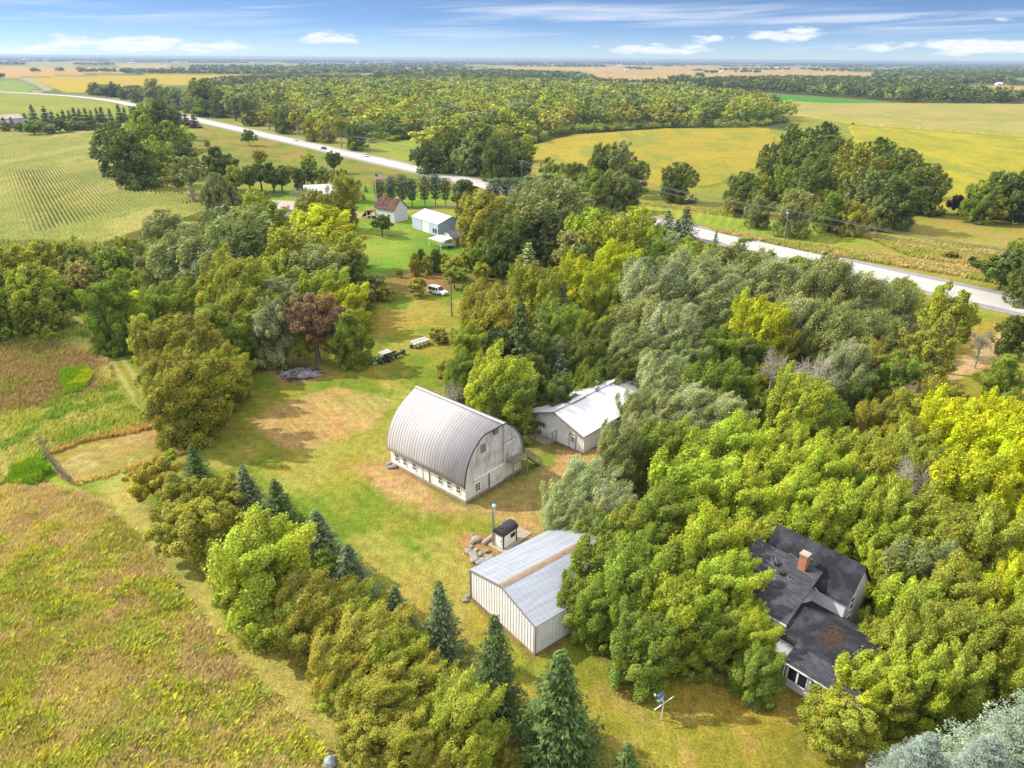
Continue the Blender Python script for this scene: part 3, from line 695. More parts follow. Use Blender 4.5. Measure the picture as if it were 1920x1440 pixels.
def window(parent, axis, u, z, w, h, wall, out, frame_mat, cols=2, rows=2, name='window', pane_mat=None, depth=0.06):
    """frame with muntins on wall plane (axis 'x': wall runs along x at y=wall; 'y': wall runs along y at x=wall); out=+-1"""
    fm = MB(); pn = MB()
    def bx(mb, a0, a1, z0, z1, d0, d1):
        d0, d1 = sorted((wall + out * d0, wall + out * d1))
        if axis == 'x': mb.box(a0, a1, d0, d1, z0, z1)
        else: mb.box(d0, d1, a0, a1, z0, z1)
    t = 0.09
    bx(fm, u - w / 2 - t, u - w / 2, z - t, z + h + t, -0.02, depth); bx(fm, u + w / 2, u + w / 2 + t, z - t, z + h + t, -0.02, depth)
    bx(fm, u - w / 2, u + w / 2, z - t, z, -0.02, depth + 0.02); bx(fm, u - w / 2, u + w / 2, z + h, z + h + t, -0.02, depth)
    for k in range(1, cols): bx(fm, u - w / 2 + w * k / cols - 0.025, u - w / 2 + w * k / cols + 0.025, z, z + h, 0.012, depth - 0.01)
    for k in range(1, rows): bx(fm, u - w / 2, u + w / 2, z + h * k / rows - 0.025, z + h * k / rows + 0.025, 0.012, depth - 0.013)
    f = fm.build(name, frame_mat, parent)
    bx(pn, u - w / 2 - 0.01, u + w / 2 + 0.01, z - 0.01, z + h + 0.01, -0.015, 0.008)
    pn.build('pane', pane_mat or MT['glass'], f)
    return f

def gable_house(parent, x0, x1, y0, y1, ze, zr, wall_m, roof_m, ridge='y', over=0.4, eave=0.4, th=0.12, walls=True, wall_name='wall', roof_name='roof', ribs=None, rib_m=None):
    """walls and a gable roof; ridge runs along `ridge`"""
    sw = (lambda p: p) if ridge == 'y' else (lambda p: (p[1], p[0], p[2]))
    if ridge == 'x': x0, x1, y0, y1 = y0, y1, x0, x1
    xm = (x0 + x1) / 2
    if walls:
        w = MB()
        pts = [(x0, y0, 0), (x1, y0, 0), (x1, y0, ze), (xm, y0, zr), (x0, y0, ze)]
        bk = [(p[0], y1, p[2]) for p in pts]
        w.add([sw(p) for p in pts + bk], [(0, 1, 2, 3, 4), (5, 6, 7, 8, 9), (0, 5, 6, 1), (1, 6, 7, 2), (4, 9, 5, 0), (2, 7, 8, 3), (3, 8, 9, 4)])
        wo_ = w.build(wall_name, wall_m, parent)
    r = MB(); sl = (zr - ze) / (xm - x0)
    for s, xe in ((-1, x0 - eave), (1, x1 + eave)):
        z_e = ze - sl * eave
        pts = [(xe, y0 - over, z_e + 0.02), (xm, y0 - over, zr + 0.02), (xm, y1 + over, zr + 0.02), (xe, y1 + over, z_e + 0.02)]
        r.slab([sw(p) for p in pts], (0, 0, th))
        if ribs:
            n = int((y1 - y0 + 2 * over) / ribs)
            for k in range(n + 1):
                yy = y0 - over + k * ribs
                r.bar(sw((xe, yy, z_e + th + 0.025)), sw((xm, yy, zr + th + 0.025)), 0.05, 0.04)
    ro = r.build(roof_name, roof_m, parent)
    return ro

# --- the big round-roofed barn
def build_barn():
    A = at(873, 943)[:2]; B = at(737, 868)[:2]; Cc = at(976, 881)[:2]
    xd = Cc - A; W = np.linalg.norm(xd); L = np.linalg.norm(B - A)
    loc, rz = frame(A, xd)
    t = thing('barn', loc, rz, 'large white barn with a rounded mauve grey steel roof and weathered gable', 'barn')
    ze, zr, wl = 2.45, 9.5, 2.35
    w = W / 2
    base = MB(); base.box(-0.12, W + 0.12, -0.12, L + 0.12, 0, 0.35); base.build('foundation', MT['concrete'], t)
    wl_ = MB()
    wl_.box(0, W, 0, L, 0.3, ze + 0.35); wl_.build('side_wall', MT['barn_side'], t)
    # arch profile, from eave to ridge
    def prof(n=16, out=0.0):
        P0 = np.array([-w - 0.32 - out, ze - 0.1]); P1 = np.array([-w - 0.05 - out, ze + 0.60 * (zr - ze)])
        sl = math.tan(rad(27)); P3 = np.array([0, zr + out * 0.6]); P2 = np.array([-w * 0.56, P3[1] - sl * w * 0.56])
        u = np.linspace(0, 1, n)[:, None]
        return (1 - u) ** 3 * P0 + 3 * (1 - u) ** 2 * u * P1 + 3 * (1 - u) * u ** 2 * P2 + u ** 3 * P3
    pr = prof(18); full = np.concatenate([pr, (pr * [-1, 1])[::-1][1:]]); full[:, 0] += w
    # gable walls follow the arch
    for y, nm, th in ((0.0, 'gable_wall', -0.10), (L, 'gable_wall', 0.10)):
        gq = MB(); inner = full.copy(); inner[:, 0] = w + (inner[:, 0] - w) * 0.972; inner[:, 1] = ze + (inner[:, 1] - ze) * 0.985
        inner = inner[inner[:, 1] >= ze + 0.02]
        pts = [(0.02 if False else inner[0, 0], y, ze + 0.02)] + [(p[0], y, p[1]) for p in inner] + [(inner[-1, 0], y, ze + 0.02)]
        gq.slab(pts, (0, th, 0)); gq.build(nm, MT['barn_gable'], t)
    # roof shell with a hay hood over the near gable
    def yfront(i, m):
        k = 1 - abs(i - (m - 1) / 2) / ((m - 1) / 2)      # 0 at eave, 1 at ridge
        return -0.28 - (1.45 * max(0, (k - 0.74) / 0.26))
    r = MB(); m = len(full); vs = []; fs = []
    nrm2 = np.gradient(full, axis=0); nrm2 = np.stack([-nrm2[:, 1], nrm2[:, 0]], 1); nrm2 /= np.linalg.norm(nrm2, axis=1)[:, None]
    outp = full + nrm2 * 0.10
    if outp[0, 0] > full[0, 0]: outp = full - nrm2 * 0.10
    for ring in (full, outp):
        for i in range(m): vs.append((ring[i, 0], yfront(i, m), ring[i, 1]))
        for i in range(m): vs.append((ring[i, 0], L + 0.28, ring[i, 1]))
    for i in range(m - 1):
        fs += [(i, i + 1, m + i + 1, m + i), (2 * m + i, 3 * m + i, 3 * m + i + 1, 2 * m + i + 1),
               (i, 2 * m + i, 2 * m + i + 1, i + 1), (m + i, m + i + 1, 3 * m + i + 1, 3 * m + i)]
    fs += [(0, m, 3 * m, 2 * m), (m - 1, 3 * m - 1, 4 * m - 1, 2 * m - 1)]
    r.add(vs, fs, True)
    ro = r.build('roof', MT['barn_roof'], t)
    for p_ in ro.data.polygons: p_.use_smooth = True
    sm = MB()
    for k in range(31):
        yy = -0.2 + (L + 0.4) * k / 30
        pts = []
        for i in range(0, m):
            if yy >= yfront(i, m): pts.append((outp[i, 0], yy, outp[i, 1]))
        sm.tube(pts, 0.034, 4, False)
    sm.build('roof_seam', MT['seam'], ro)
    cp = MB(); cp.bar((w, -1.72, zr + 0.13), (w, L + 0.3, zr + 0.13), 0.42, 0.10); cp.build('ridge_cap', MT['barn_roof'], ro)
    ed = MB(); ed.tube([(outp[i, 0], yfront(i, m) - 0.03, outp[i, 1]) for i in range(m)], 0.075, 6); ed.build('gable_trim', MT['dark'], ro)
    # side windows and door (left wall, x = 0)
    for fr_ in (0.085, 0.20, 0.315, 0.665, 0.795, 0.91):
        window(t, 'y', L * fr_, 0.95, 0.62, 0.95, 0.0, -1, MT['white'], 2, 2)
    d = MB(); yd = L * 0.50; d.box(-0.07, 0.01, yd - 0.55, yd + 0.55, 0.25, 2.25)
    do = d.build('side_door', MT['white'], t)
    df = MB()
    for a, b_ in ((-0.64, -0.55), (0.55, 0.64)): df.box(-0.11, 0.0, yd + a, yd + b_, 0.25, 2.34)
    df.box(-0.11, 0.0, yd - 0.55, yd + 0.55, 2.25, 2.34); df.build('door_frame', MT['trim'], do)
    # gable end: lower boards, sliding door on a rail, window, upper openings
    lw = MB(); lw.box(0.03, W - 0.03, -0.075, 0.0, 0.32, 2.75); lw.build('lower_wall', MT['barn_low'], t)
    window(t, 'x', W * 0.20, 0.85, 0.8, 1.05, -0.075, -1, MT['white'], 2, 3)
    sd = MB(); sd.box(W * 0.40, W * 0.655, -0.19, -0.11, 0.25, 2.5); so = sd.build('sliding_door', MT['barn_low'], t)
    rl = MB(); rl.box(W * 0.14, W * 0.67, -0.24, -0.09, 2.52, 2.66); rl.build('door_rail', MT['white'], so)
    jm = MB(); jm.box(W * 0.393, W * 0.40, -0.2, -0.077, 0.25, 2.5); jm.build('door_jamb', MT['dark'], so)
    window(t, 'x', W * 0.30, 6.0, 0.72, 0.95, -0.10, -1, MT['wood'], 1, 1, 'hay_window', MT['wood'])
    hd = MB(); hd.box(W * 0.655, W * 0.80, -0.16, -0.105, 3.3, 5.6)
    ho = hd.build('loft_door', MT['barn_gable'], t)
    hs = MB(); hs.box(W * 0.645, W * 0.655, -0.17, -0.1, 2.8, 8.2); hs.box(W * 0.655, W * 0.82, -0.18, -0.1, 5.6, 5.68); hs.build('door_track', MT['wood'], ho)
    hh = MB(); hh.box(W * 0.5 - 0.35, W * 0.5 + 0.35, -0.5, -0.105, 7.75, 8.6); hh.build('hay_hood_block', MT['wood'], t)
    lp = MB(); lp.tube([(W * 0.84, -0.1, 5.9), (W * 0.84, -0.55, 6.05), (W * 0.84, -0.62, 5.85)], [0.04, 0.04, 0.12], 8); lp.build('yard_lamp', MT['brick'], t)
    # outside stair to the loft
    st = MB(); x0, x1, zt = W * 0.70, W * 0.98, 2.9
    st.box(x0, x1, -1.45, -0.11, zt - 0.14, zt); so = st.build('stair_landing', MT['wood'], t)
    for px_ in (x0 + 0.08, x1 - 0.1):
        q = MB(); q.box(px_ - 0.06, px_ + 0.06, -1.42, -1.30, 0, zt + 1.0); q.build('post', MT['wood'], so)
    ra = MB()
    for zz in (0.35, 0.68, 1.0): ra.box(x0, x1 - 0.9, -1.44, -1.38, zt + zz - 0.09, zt + zz); ra.box(x0 - 0.02, x0 + 0.04, -1.38, -0.12, zt + zz - 0.09, zt + zz)
    ra.build('railing', MT['wood'], so)
    sr_ = MB()
    for k in range(11): sr_.box(x1 + 0.02 + k * 0.25, x1 + 0.32 + k * 0.25, -1.40, -0.35, zt - 0.18 - k * 0.25, zt - 0.12 - k * 0.25)
    for yy in (-1.42, -0.32):
        sr_.bar((x1, yy, zt - 0.15), (x1 + 2.9, yy, 0.05), 0.06, 0.26)
        sr_.bar((x1, yy, zt + 0.85), (x1 + 2.9, yy, 1.0), 0.06, 0.10); sr_.bar((x1 + 2.8, yy, 0), (x1 + 2.8, yy, 1.05), 0.09)
        sr_.bar((x1, yy, zt + 0.45), (x1 + 2.9, yy, 0.6), 0.05, 0.08)
    sr_.build('stair_flight', MT['wood'], so)
build_barn()

# --- white pole barn behind
def build_pole_barn():
    a = at(985, 775, 3.0)[:2]; b = at(1094, 821, 3.0)[:2]
    xd = (b - a) / np.linalg.norm(b - a); RW = np.linalg.norm(b - a)
    yd = np.array([-xd[1], xd[0]])
    loc, rz = frame(a, xd)
    t = thing('pole_barn', loc, rz, 'long white ribbed steel pole barn with a low white roof behind the round barn', 'pole barn')
    L, ze, zr = 17.9, 3.0, 4.95
    x0, x1 = 0.55, RW - 0.55; sl = (zr - ze) / (RW / 2); zw = ze + sl * 0.55
    gable_house(t, x0, x1, 0.95, L - 0.4, zw, zr, MT['pole_wall'], MT['white_steel'], 'y', 0.95, 0.55, 0.10, True, ribs=0.9)
    rb = MB()
    x = x0 + 0.15
    while x < x1 - 0.1:
        z_ = zr - abs(x - RW / 2) * sl - 0.03
        rb.box(x, x + 0.06, 0.905, 0.955, 0.02, z_); x += 0.45
    y = 1.2
    while y < L - 0.6:
        rb.box(x1 - 0.003, x1 + 0.045, y, y + 0.06, 0.02, zw - 0.05); y += 0.45
    rb.build('wall_rib', MT['pole_wall'], t)
    tr = MB()
    tr.bar((-0.02, -0.03, ze - 0.02), (RW / 2, -0.03, zr + 0.02), 0.05, 0.30); tr.bar((RW / 2, -0.03, zr + 0.02), (RW + 0.02, -0.03, ze - 0.02), 0.05, 0.30)
    tr.build('gable_trim', MT['trim'], t)
    cap = MB(); cap.bar((RW / 2, -0.05, zr + 0.15), (RW / 2, L + 0.5, zr + 0.15), 0.3, 0.05); cap.build('ridge_cap', MT['galv'], t)
    for y0, y1 in ((3.6, 7.0), (12.6, 15.9)):
        v = MB(); v.box(RW / 2 - 0.28, RW / 2 + 0.28, y0, y1, zr + 0.16, zr + 0.34); vo = v.build('ridge_vent', MT['white_steel'], t)
        v = MB(); v.box(RW / 2 + 0.282, RW / 2 + 0.30, y0 + 0.05, y1 - 0.05, zr + 0.17, zr + 0.30); v.build('vent_slot', MT['dark'], vo)
    v = MB(); v.lathe([(0.32, 0.0), (0.30, 0.35), (0.42, 0.38), (0.40, 0.55), (0.10, 0.78), (0.0, 0.80)], (RW / 2 + 0.05, 9.9, zr + 0.1), 12)
    vo = v.build('roof_ventilator', MT['galv'], t)
    v = MB(); v.bar((RW / 2 + 0.05, 9.9, zr + 0.8), (RW / 2 + 0.05, 9.9, zr + 1.9), 0.05); v.bar((RW / 2 - 0.4, 9.9, zr + 1.6), (RW / 2 + 0.4, 9.9, zr + 1.5), 0.05, 0.12); v.build('weather_vane', MT['galv'], vo)
    window(t, 'x', x0 + 2.0, 1.35, 1.3, 0.75, 0.95, -1, MT['white'], 2, 1)
    d = MB(); d.box(x1 - 2.5, x1 - 1.45, 0.88, 0.952, 0.05, 2.15); do = d.build('walk_door', MT['white'], t)
    window(do, 'x', x1 - 1.97, 1.05, 0.6, 0.8, 0.88, -1, MT['white'], 3, 3, 'door_window', depth=0.05)
    v = MB(); v.box(x1 - 2.62, x1 - 2.5, 0.84, 0.955, 0.05, 2.3); v.box(x1 - 1.45, x1 - 1.33, 0.84, 0.955, 0.05, 2.3); v.box(x1 - 2.5, x1 - 1.45, 0.84, 0.955, 2.15, 2.3); v.build('door_frame', MT['trim'], do)
    v = MB(); v.box(x0 + 1.35, x0 + 1.75, 0.9, 0.953, 0.1, 0.6); v.build('dog_flap', MT['dark'], t)
    # dog run standing against the wall
    k0, k1, kd = x0 + 0.2, x0 + 4.7, 2.0
    k = thing('dog_run', (0, 0, 0), 0, 'open wire dog run on posts against the white pole barn wall', 'dog run')
    c, s = math.cos(rz), math.sin(rz)
    k.location = (loc[0], loc[1], 0); k.rotation_euler = (0, 0, rz)
    base = MB(); base.box(k0, k1, 0.9 - kd, 0.89, 0.0, 0.12); base.build('floor', MT['concrete'], k)
    for (px_, py_) in ((k0, 0.8), (k0, 0.9 - kd), (k1, 0.8), (k1, 0.9 - kd), ((k0 + k1) / 2, 0.9 - kd), (k1, -0.1)):
        p = MB(); p.bar((px_, py_, 0), (px_, py_, 1.85), 0.07); p.build('post', MT['trim'], k)
    p = MB()
    for zz in (0.15, 1.0, 1.85):
        p.bar((k0, 0.9 - kd, zz), (k1, 0.9 - kd, zz), 0.045); p.bar((k0, 0.8, zz), (k0, 0.9 - kd, zz), 0.045); p.bar((k1, 0.8, zz), (k1, 0.9 - kd, zz), 0.045)
    p.build('rail', MT['trim'], k)
    p = MB()
    q = k0
    while q < k1: p.bar((q, 0.9 - kd, 0.12), (q, 0.9 - kd, 1.85), 0.012); q += 0.22
    q = 0.9 - kd
    while q < 0.8: p.bar((k1, q, 0.12), (k1, q, 1.85), 0.012); p.bar((k0, q, 0.12), (k0, q, 1.85), 0.012); q += 0.22
    p.build('wire_mesh', MT['chrome'], k)
    # white plastic dog house beside it
    hp = np.array(loc[:2]) + xd * (x0 - 0.5) + yd * (-0.4)
    h = thing('dog_house', hp, rz, 'small rounded white dog house at the left end of the wire dog run', 'dog house')
    p = MB(); p.lathe([(0.62, 0.0), (0.66, 0.3), (0.58, 0.7), (0.35, 0.95), (0.0, 1.05)], (0, 0, 0), 14); p.build('shell', MT['white'], h)
    p = MB(); p.box(-0.22, 0.22, -0.70, -0.5, 0.08, 0.55); p.build('doorway', MT['dark'], h)
build_pole_barn()

# --- steel shed in the foreground
def build_shed():
    a = at(1003, 1227)[:2]; b = at(884, 1118)[:2]
    yd = b - a; Wd = np.linalg.norm(yd); yd = yd / Wd; xd = np.array([yd[1], -yd[0]])
    loc, rz = frame(a, xd)
    t = thing('metal_shed', loc, rz, 'galvanised metal shed with white ribbed walls and a tan ridge cap', 'shed')
    L, ze, zr = 15.0, 3.35, 4.65
    gable_house(t, 0, L, 0, Wd, ze, zr, MT['pole_wall'], MT['galv'], 'x', 0.08, 0.10, 0.07, True, ribs=0.62)
    rb = MB(); y = 0.25; sl = (zr - ze) / (Wd / 2)
    while y < Wd - 0.1:
        rb.box(-0.05, 0.003, y, y + 0.07, 0.04, zr - abs(y - Wd / 2) * sl - 0.02); y += 0.42
    x = 0.3
    while x < L: rb.box(x, x + 0.07, -0.05, 0.003, 0.04, ze - 0.03); x += 0.42
    rb.build('wall_rib', MT['pole_wall'], t)
    c = MB(); c.slab([(-0.12, Wd / 2 - 0.36, zr + 0.03), (-0.12, Wd / 2, zr + 0.14), (-0.12, Wd / 2 + 0.36, zr + 0.03)], (L + 0.24, 0, 0)); c.build('ridge_cap', MT['brown_cap'], t)
    tr = MB()
    tr.bar((-0.11, -0.08, ze - 0.0), (-0.11, Wd / 2, zr + 0.02), 0.06, 0.20); tr.bar((-0.11, Wd / 2, zr + 0.02), (-0.11, Wd + 0.08, ze), 0.06, 0.20)
    tr.bar((-0.065, -0.065, 0), (-0.065, -0.065, ze - 0.1), 0.12); tr.bar((-0.065, Wd + 0.065, 0), (-0.065, Wd + 0.065, ze - 0.1), 0.12); tr.build('corner_trim', MT['trim'], t)
    bs = MB(); bs.box(-0.06, 0.0, 0, Wd, 0.0, 0.04); bs.box(0, L, -0.06, 0.0, 0.0, 0.04); bs.build('base_board', MT['trim'], t)
build_shed()

# --- outdoor wood boiler
def build_boiler():
    a = at(944, 1031)[:2]; b = at(930, 1020)[:2]; c = at(969, 1013)[:2]
    xd = c - a; Lx = 2.2; Wy = 1.35; xd = xd / np.linalg.norm(xd)
    loc, rz = frame(a, xd)
    t = thing('wood_boiler', loc, rz, 'small white outdoor wood boiler with a black barrel roof and tall stovepipe', 'wood boiler')
    w = MB(); w.box(0, Lx, 0, Wy, 0.1, 1.9); w.build('body', MT['white'], t, 0.02)
    for x_, y_ in ((0, 0), (Lx, 0), (0, Wy), (Lx, Wy)):
        cn = MB(); cn.bar((x_, y_, 0), (x_, y_, 1.92), 0.12); cn.build('corner_post', MT['black'], t)
    r = MB(); n = 12; prof = [(Wy / 2 + (Wy / 2 + 0.16) * math.cos(math.pi * k / n), 1.85 + 0.62 * math.sin(math.pi * k / n)) for k in range(n + 1)]
    r.slab([(-0.2, y, z) for y, z in prof], (Lx + 0.4, 0, 0)); r.build('barrel_roof', MT['tar'], t)
    g_ = MB(); g_.box(Lx * 0.55, Lx * 0.9, -0.05, -0.002, 0.95, 1.45); g_.build('vent_panel', MT['black'], t)
    d = MB(); d.box(-0.05, -0.002, 0.25, Wy - 0.2, 0.45, 1.6); do = d.build('fire_door', MT['white'], t)
    d = MB(); d.box(-0.10, -0.05, 0.3, 0.36, 0.95, 1.1); d.build('handle', MT['black'], do)
    p = MB(); p.tube([(-0.02, Wy + 0.02, 0.0), (-0.02, Wy + 0.02, 5.1)], 0.11, 12); po = p.build('stovepipe', MT['chrome'], t)
    p = MB(); p.bar((-0.17, Wy + 0.14, 0), (-0.17, Wy + 0.14, 4.6), 0.09); p.build('support_post', MT['trim'], po)
    p = MB(); p.lathe([(0.0, 0), (0.17, 0.06), (0.24, 0.24), (0.2, 0.42), (0.0, 0.5)], (-0.02, Wy + 0.02, 5.0), 14); p.build('pipe_cap', MT['turq'], po)
    p = MB(); p.tube([(0.0, Wy, 3.6), (1.4, Wy / 2, 2.5)], 0.012, 5); p.build('guy_wire', MT['wire'], po)
    s = MB(); s.box(-0.5, Lx + 2.2, -0.5, Wy + 0.6, -0.02, 0.08); tag(s.build('concrete_slab', MT['concrete']), 'tan concrete slab under the wood boiler', 'slab', None, 'structure')
    o = bpy.data.objects['concrete_slab']; o.location = loc; o.rotation_euler = (0, 0, rz)
build_boiler()

# --- dark-roofed farmhouse among the trees
def build_house():
    a = at(1481, 1292)[:2]; b = at(1545, 1333)[:2]
    ud = (b - a) / np.linalg.norm(b - a)
    loc, rz = frame(a, ud)
    t = thing('farmhouse', loc, rz, 'white farmhouse with several dark charcoal shingle roofs half hidden by trees', 'house')
    def wall(pts, d, nm='wall'): q = MB(); q.slab(pts, d); return q.build(nm, MT['siding'], t)
    def roof(pts, nm='roof'):
        q = MB(); q.slab(pts, (0, 0, 0.14)); o = q.build(nm, MT['shingle'], t); uv_project(o)
        e = MB(); n = len(pts)
        for i in range(n):
            p1, p2 = np.array(pts[i]), np.array(pts[(i + 1) % n])
            if i == 0: e.bar(p1 + [0, 0, 0.03], p2 + [0, 0, 0.03], 0.07, 0.16)
        if e.v: e.build('fascia', MT['white'], o)
        return o
    # local: x along the porch front (to the right), y away from the camera
    # porch
    bw = MB(); bw.box(-0.7, 5.6, 0.1, 1.95, 0, 2.5); bw.build('porch_wall', MT['siding'], t)
    roof([(-1.0, -0.15, 2.5), (5.8, -0.15, 2.5), (5.8, 2.0, 3.02), (-1.0, 2.0, 3.02)], 'porch_roof')
    for k in range(6):
        window(t, 'x', -0.1 + k * 0.9 + (0.22 if k > 1 else 0) + (0.22 if k > 3 else 0), 0.85, 0.74, 1.35, 0.1, -1, MT['white'], 1, 1, 'porch_window', depth=0.05)
    # one-storey wing behind the porch
    gable_house(t, -2.5, 4.4, 1.95, 8.4, 2.95, 4.5, MT['siding'], MT['shingle'], 'x', 0.2, 0.15, 0.13)
    uv_project(t.children[-1])
    # two-storey block with its gable to the right
    gx0, gx1, gy0, gy1, ze, zr = -8.0, 0.25, 8.2, 12.6, 5.2, 7.9
    gable_house(t, gx0, gx1, gy0, gy1, ze, zr, MT['siding'], MT['shingle'], 'x', 0.30, 0.30, 0.14)
    uv_project(t.children[-1])
    window(t, 'y', (gy0 + gy1) / 2 - 0.6, 3.2, 0.8, 1.5, gx1, 1, MT['white'], 1, 2)
    window(t, 'y', (gy0 + gy1) / 2 - 0.6, 0.9, 0.8, 1.5, gx1, 1, MT['white'], 1, 2)
    # left block, its roof falling towards the camera
    bw = MB(); bw.box(-9.0, -2.7, 3.0, 8.2, 0, 3.7); bw.build('wall', MT['siding'], t)
    roof([(-9.3, 2.7, 3.7), (-2.45, 2.7, 3.7), (-2.45, 8.6, 6.5), (-9.3, 8.6, 6.5)], 'left_roof')
    c = MB(); c.box(-4.5, -3.8, 7.7, 8.4, 4, 7.9); co = c.build('chimney', MT['brick'], t)
    c = MB(); c.box(-4.58, -3.72, 7.62, 8.48, 7.9, 8.05); c.build('chimney_cap', MT['concrete'], co)
    for x_, y_, z_ in ((-5.3, 6.6, 5.7), (-6.2, 7.2, 5.95), (-1.9, 9.4, 6.4)):
        v = MB(); v.box(x_ - 0.2, x_ + 0.2, y_ - 0.2, y_ + 0.2, z_ - 0.2, z_ + 0.25); v.build('roof_vent', MT['black'], t)
    # white flat entry roof at the left of the porch, and the rain pipe
    c = MB(); c.box(-2.5, -1.02, 0.45, 1.9, 2.4, 2.55); c.build('entry_roof', MT['white'], t)
    c = MB(); c.bar((-2.4, 0.55, 0), (-2.4, 0.55, 2.4), 0.12); c.build('post', MT['white'], t)
    c = MB(); c.tube([(-0.85, -0.1, 2.45), (-0.85, 0.02, 2.2), (-0.85, 0.02, 0.4), (-1.3, -0.3, 0.12)], 0.08, 8); c.build('downspout', MT['white'], t)
    # bare twigs fallen on the roof
    rg_ = random.Random(9); c = MB()
    for k in range(16):
        x_, y_ = rg_.uniform(-8, -0.4), rg_.uniform(4.5, 9.6)
        z_ = 3.7 + (y_ - 2.7) * 2.8 / 5.9 + 0.25 if x_ < -2.6 else 6.2
        a_ = rg_.gauss(-0.9, 0.5); l_ = rg_.uniform(0.6, 2.2)
        p_ = np.array([x_, y_, z_]); q_ = p_ + np.array([math.cos(a_) * l_, math.sin(a_) * l_, -0.42 * l_ * -math.sin(a_) * -1 + 0.06])
        c.tube([p_, (p_ + q_) / 2 + [0, 0, 0.05], q_], [0.022, 0.014, 0.006], 4, False)
    o = c.build('fallen_branches', MT['paleb']); o.location = loc; o.rotation_euler = (0, 0, rz)
    tag(o, 'bare pale twigs fallen across the dark farmhouse roof', 'branches', None, 'stuff')
    # leaf litter caught on the low roof
    rng = random.Random(3); lf = MB()
    for k in range(1500):
        x_ = rng.gauss(1.1, 0.45); y_ = min(5.0, rng.gauss(4.1, 0.5))
        z_ = 2.95 + (y_ - 1.95) * 1.55 / 3.22 + 0.17; s_ = rng.uniform(0.02, 0.055); an = rng.uniform(0, 6.28)
        dx, dy = s_ * math.cos(an), s_ * math.sin(an)
        lf.add([(x_ - dx, y_ - dy, z_), (x_ + dy, y_ - dx, z_ + 0.02), (x_ + dx, y_ + dy, z_ + 0.03), (x_ - dy, y_ + dx, z_ + 0.01)], [(0, 1, 2, 3)])
    o = lf.build('leaf_litter', mat('dead_leaves', (0.085, 0.05, 0.03), 0.9, var=0.4, vscale=4)); o.location = loc; o.rotation_euler = (0, 0, rz)
    tag(o, 'patch of dead brown leaves lying on the low charcoal roof', 'leaf litter', None, 'stuff')
    # garage roof glimpsed behind
    p = at(1440, 985, 3.5)[:2]
    q = thing('garage', p, rz, 'grey roofed garage glimpsed through the trees behind the farmhouse', 'garage')
    gable_house(q, -4, 4, -3, 3, 2.7, 4.2, MT['siding'], MT['greyshingle'], 'x', 0.3, 0.3)
    uv_project(q.children[-1])
    gd = MB(); gd.box(-1.5, 1.5, -3.06, -3.0, 0, 2.2); gd.build('garage_door', MT['white'], q)
build_house()

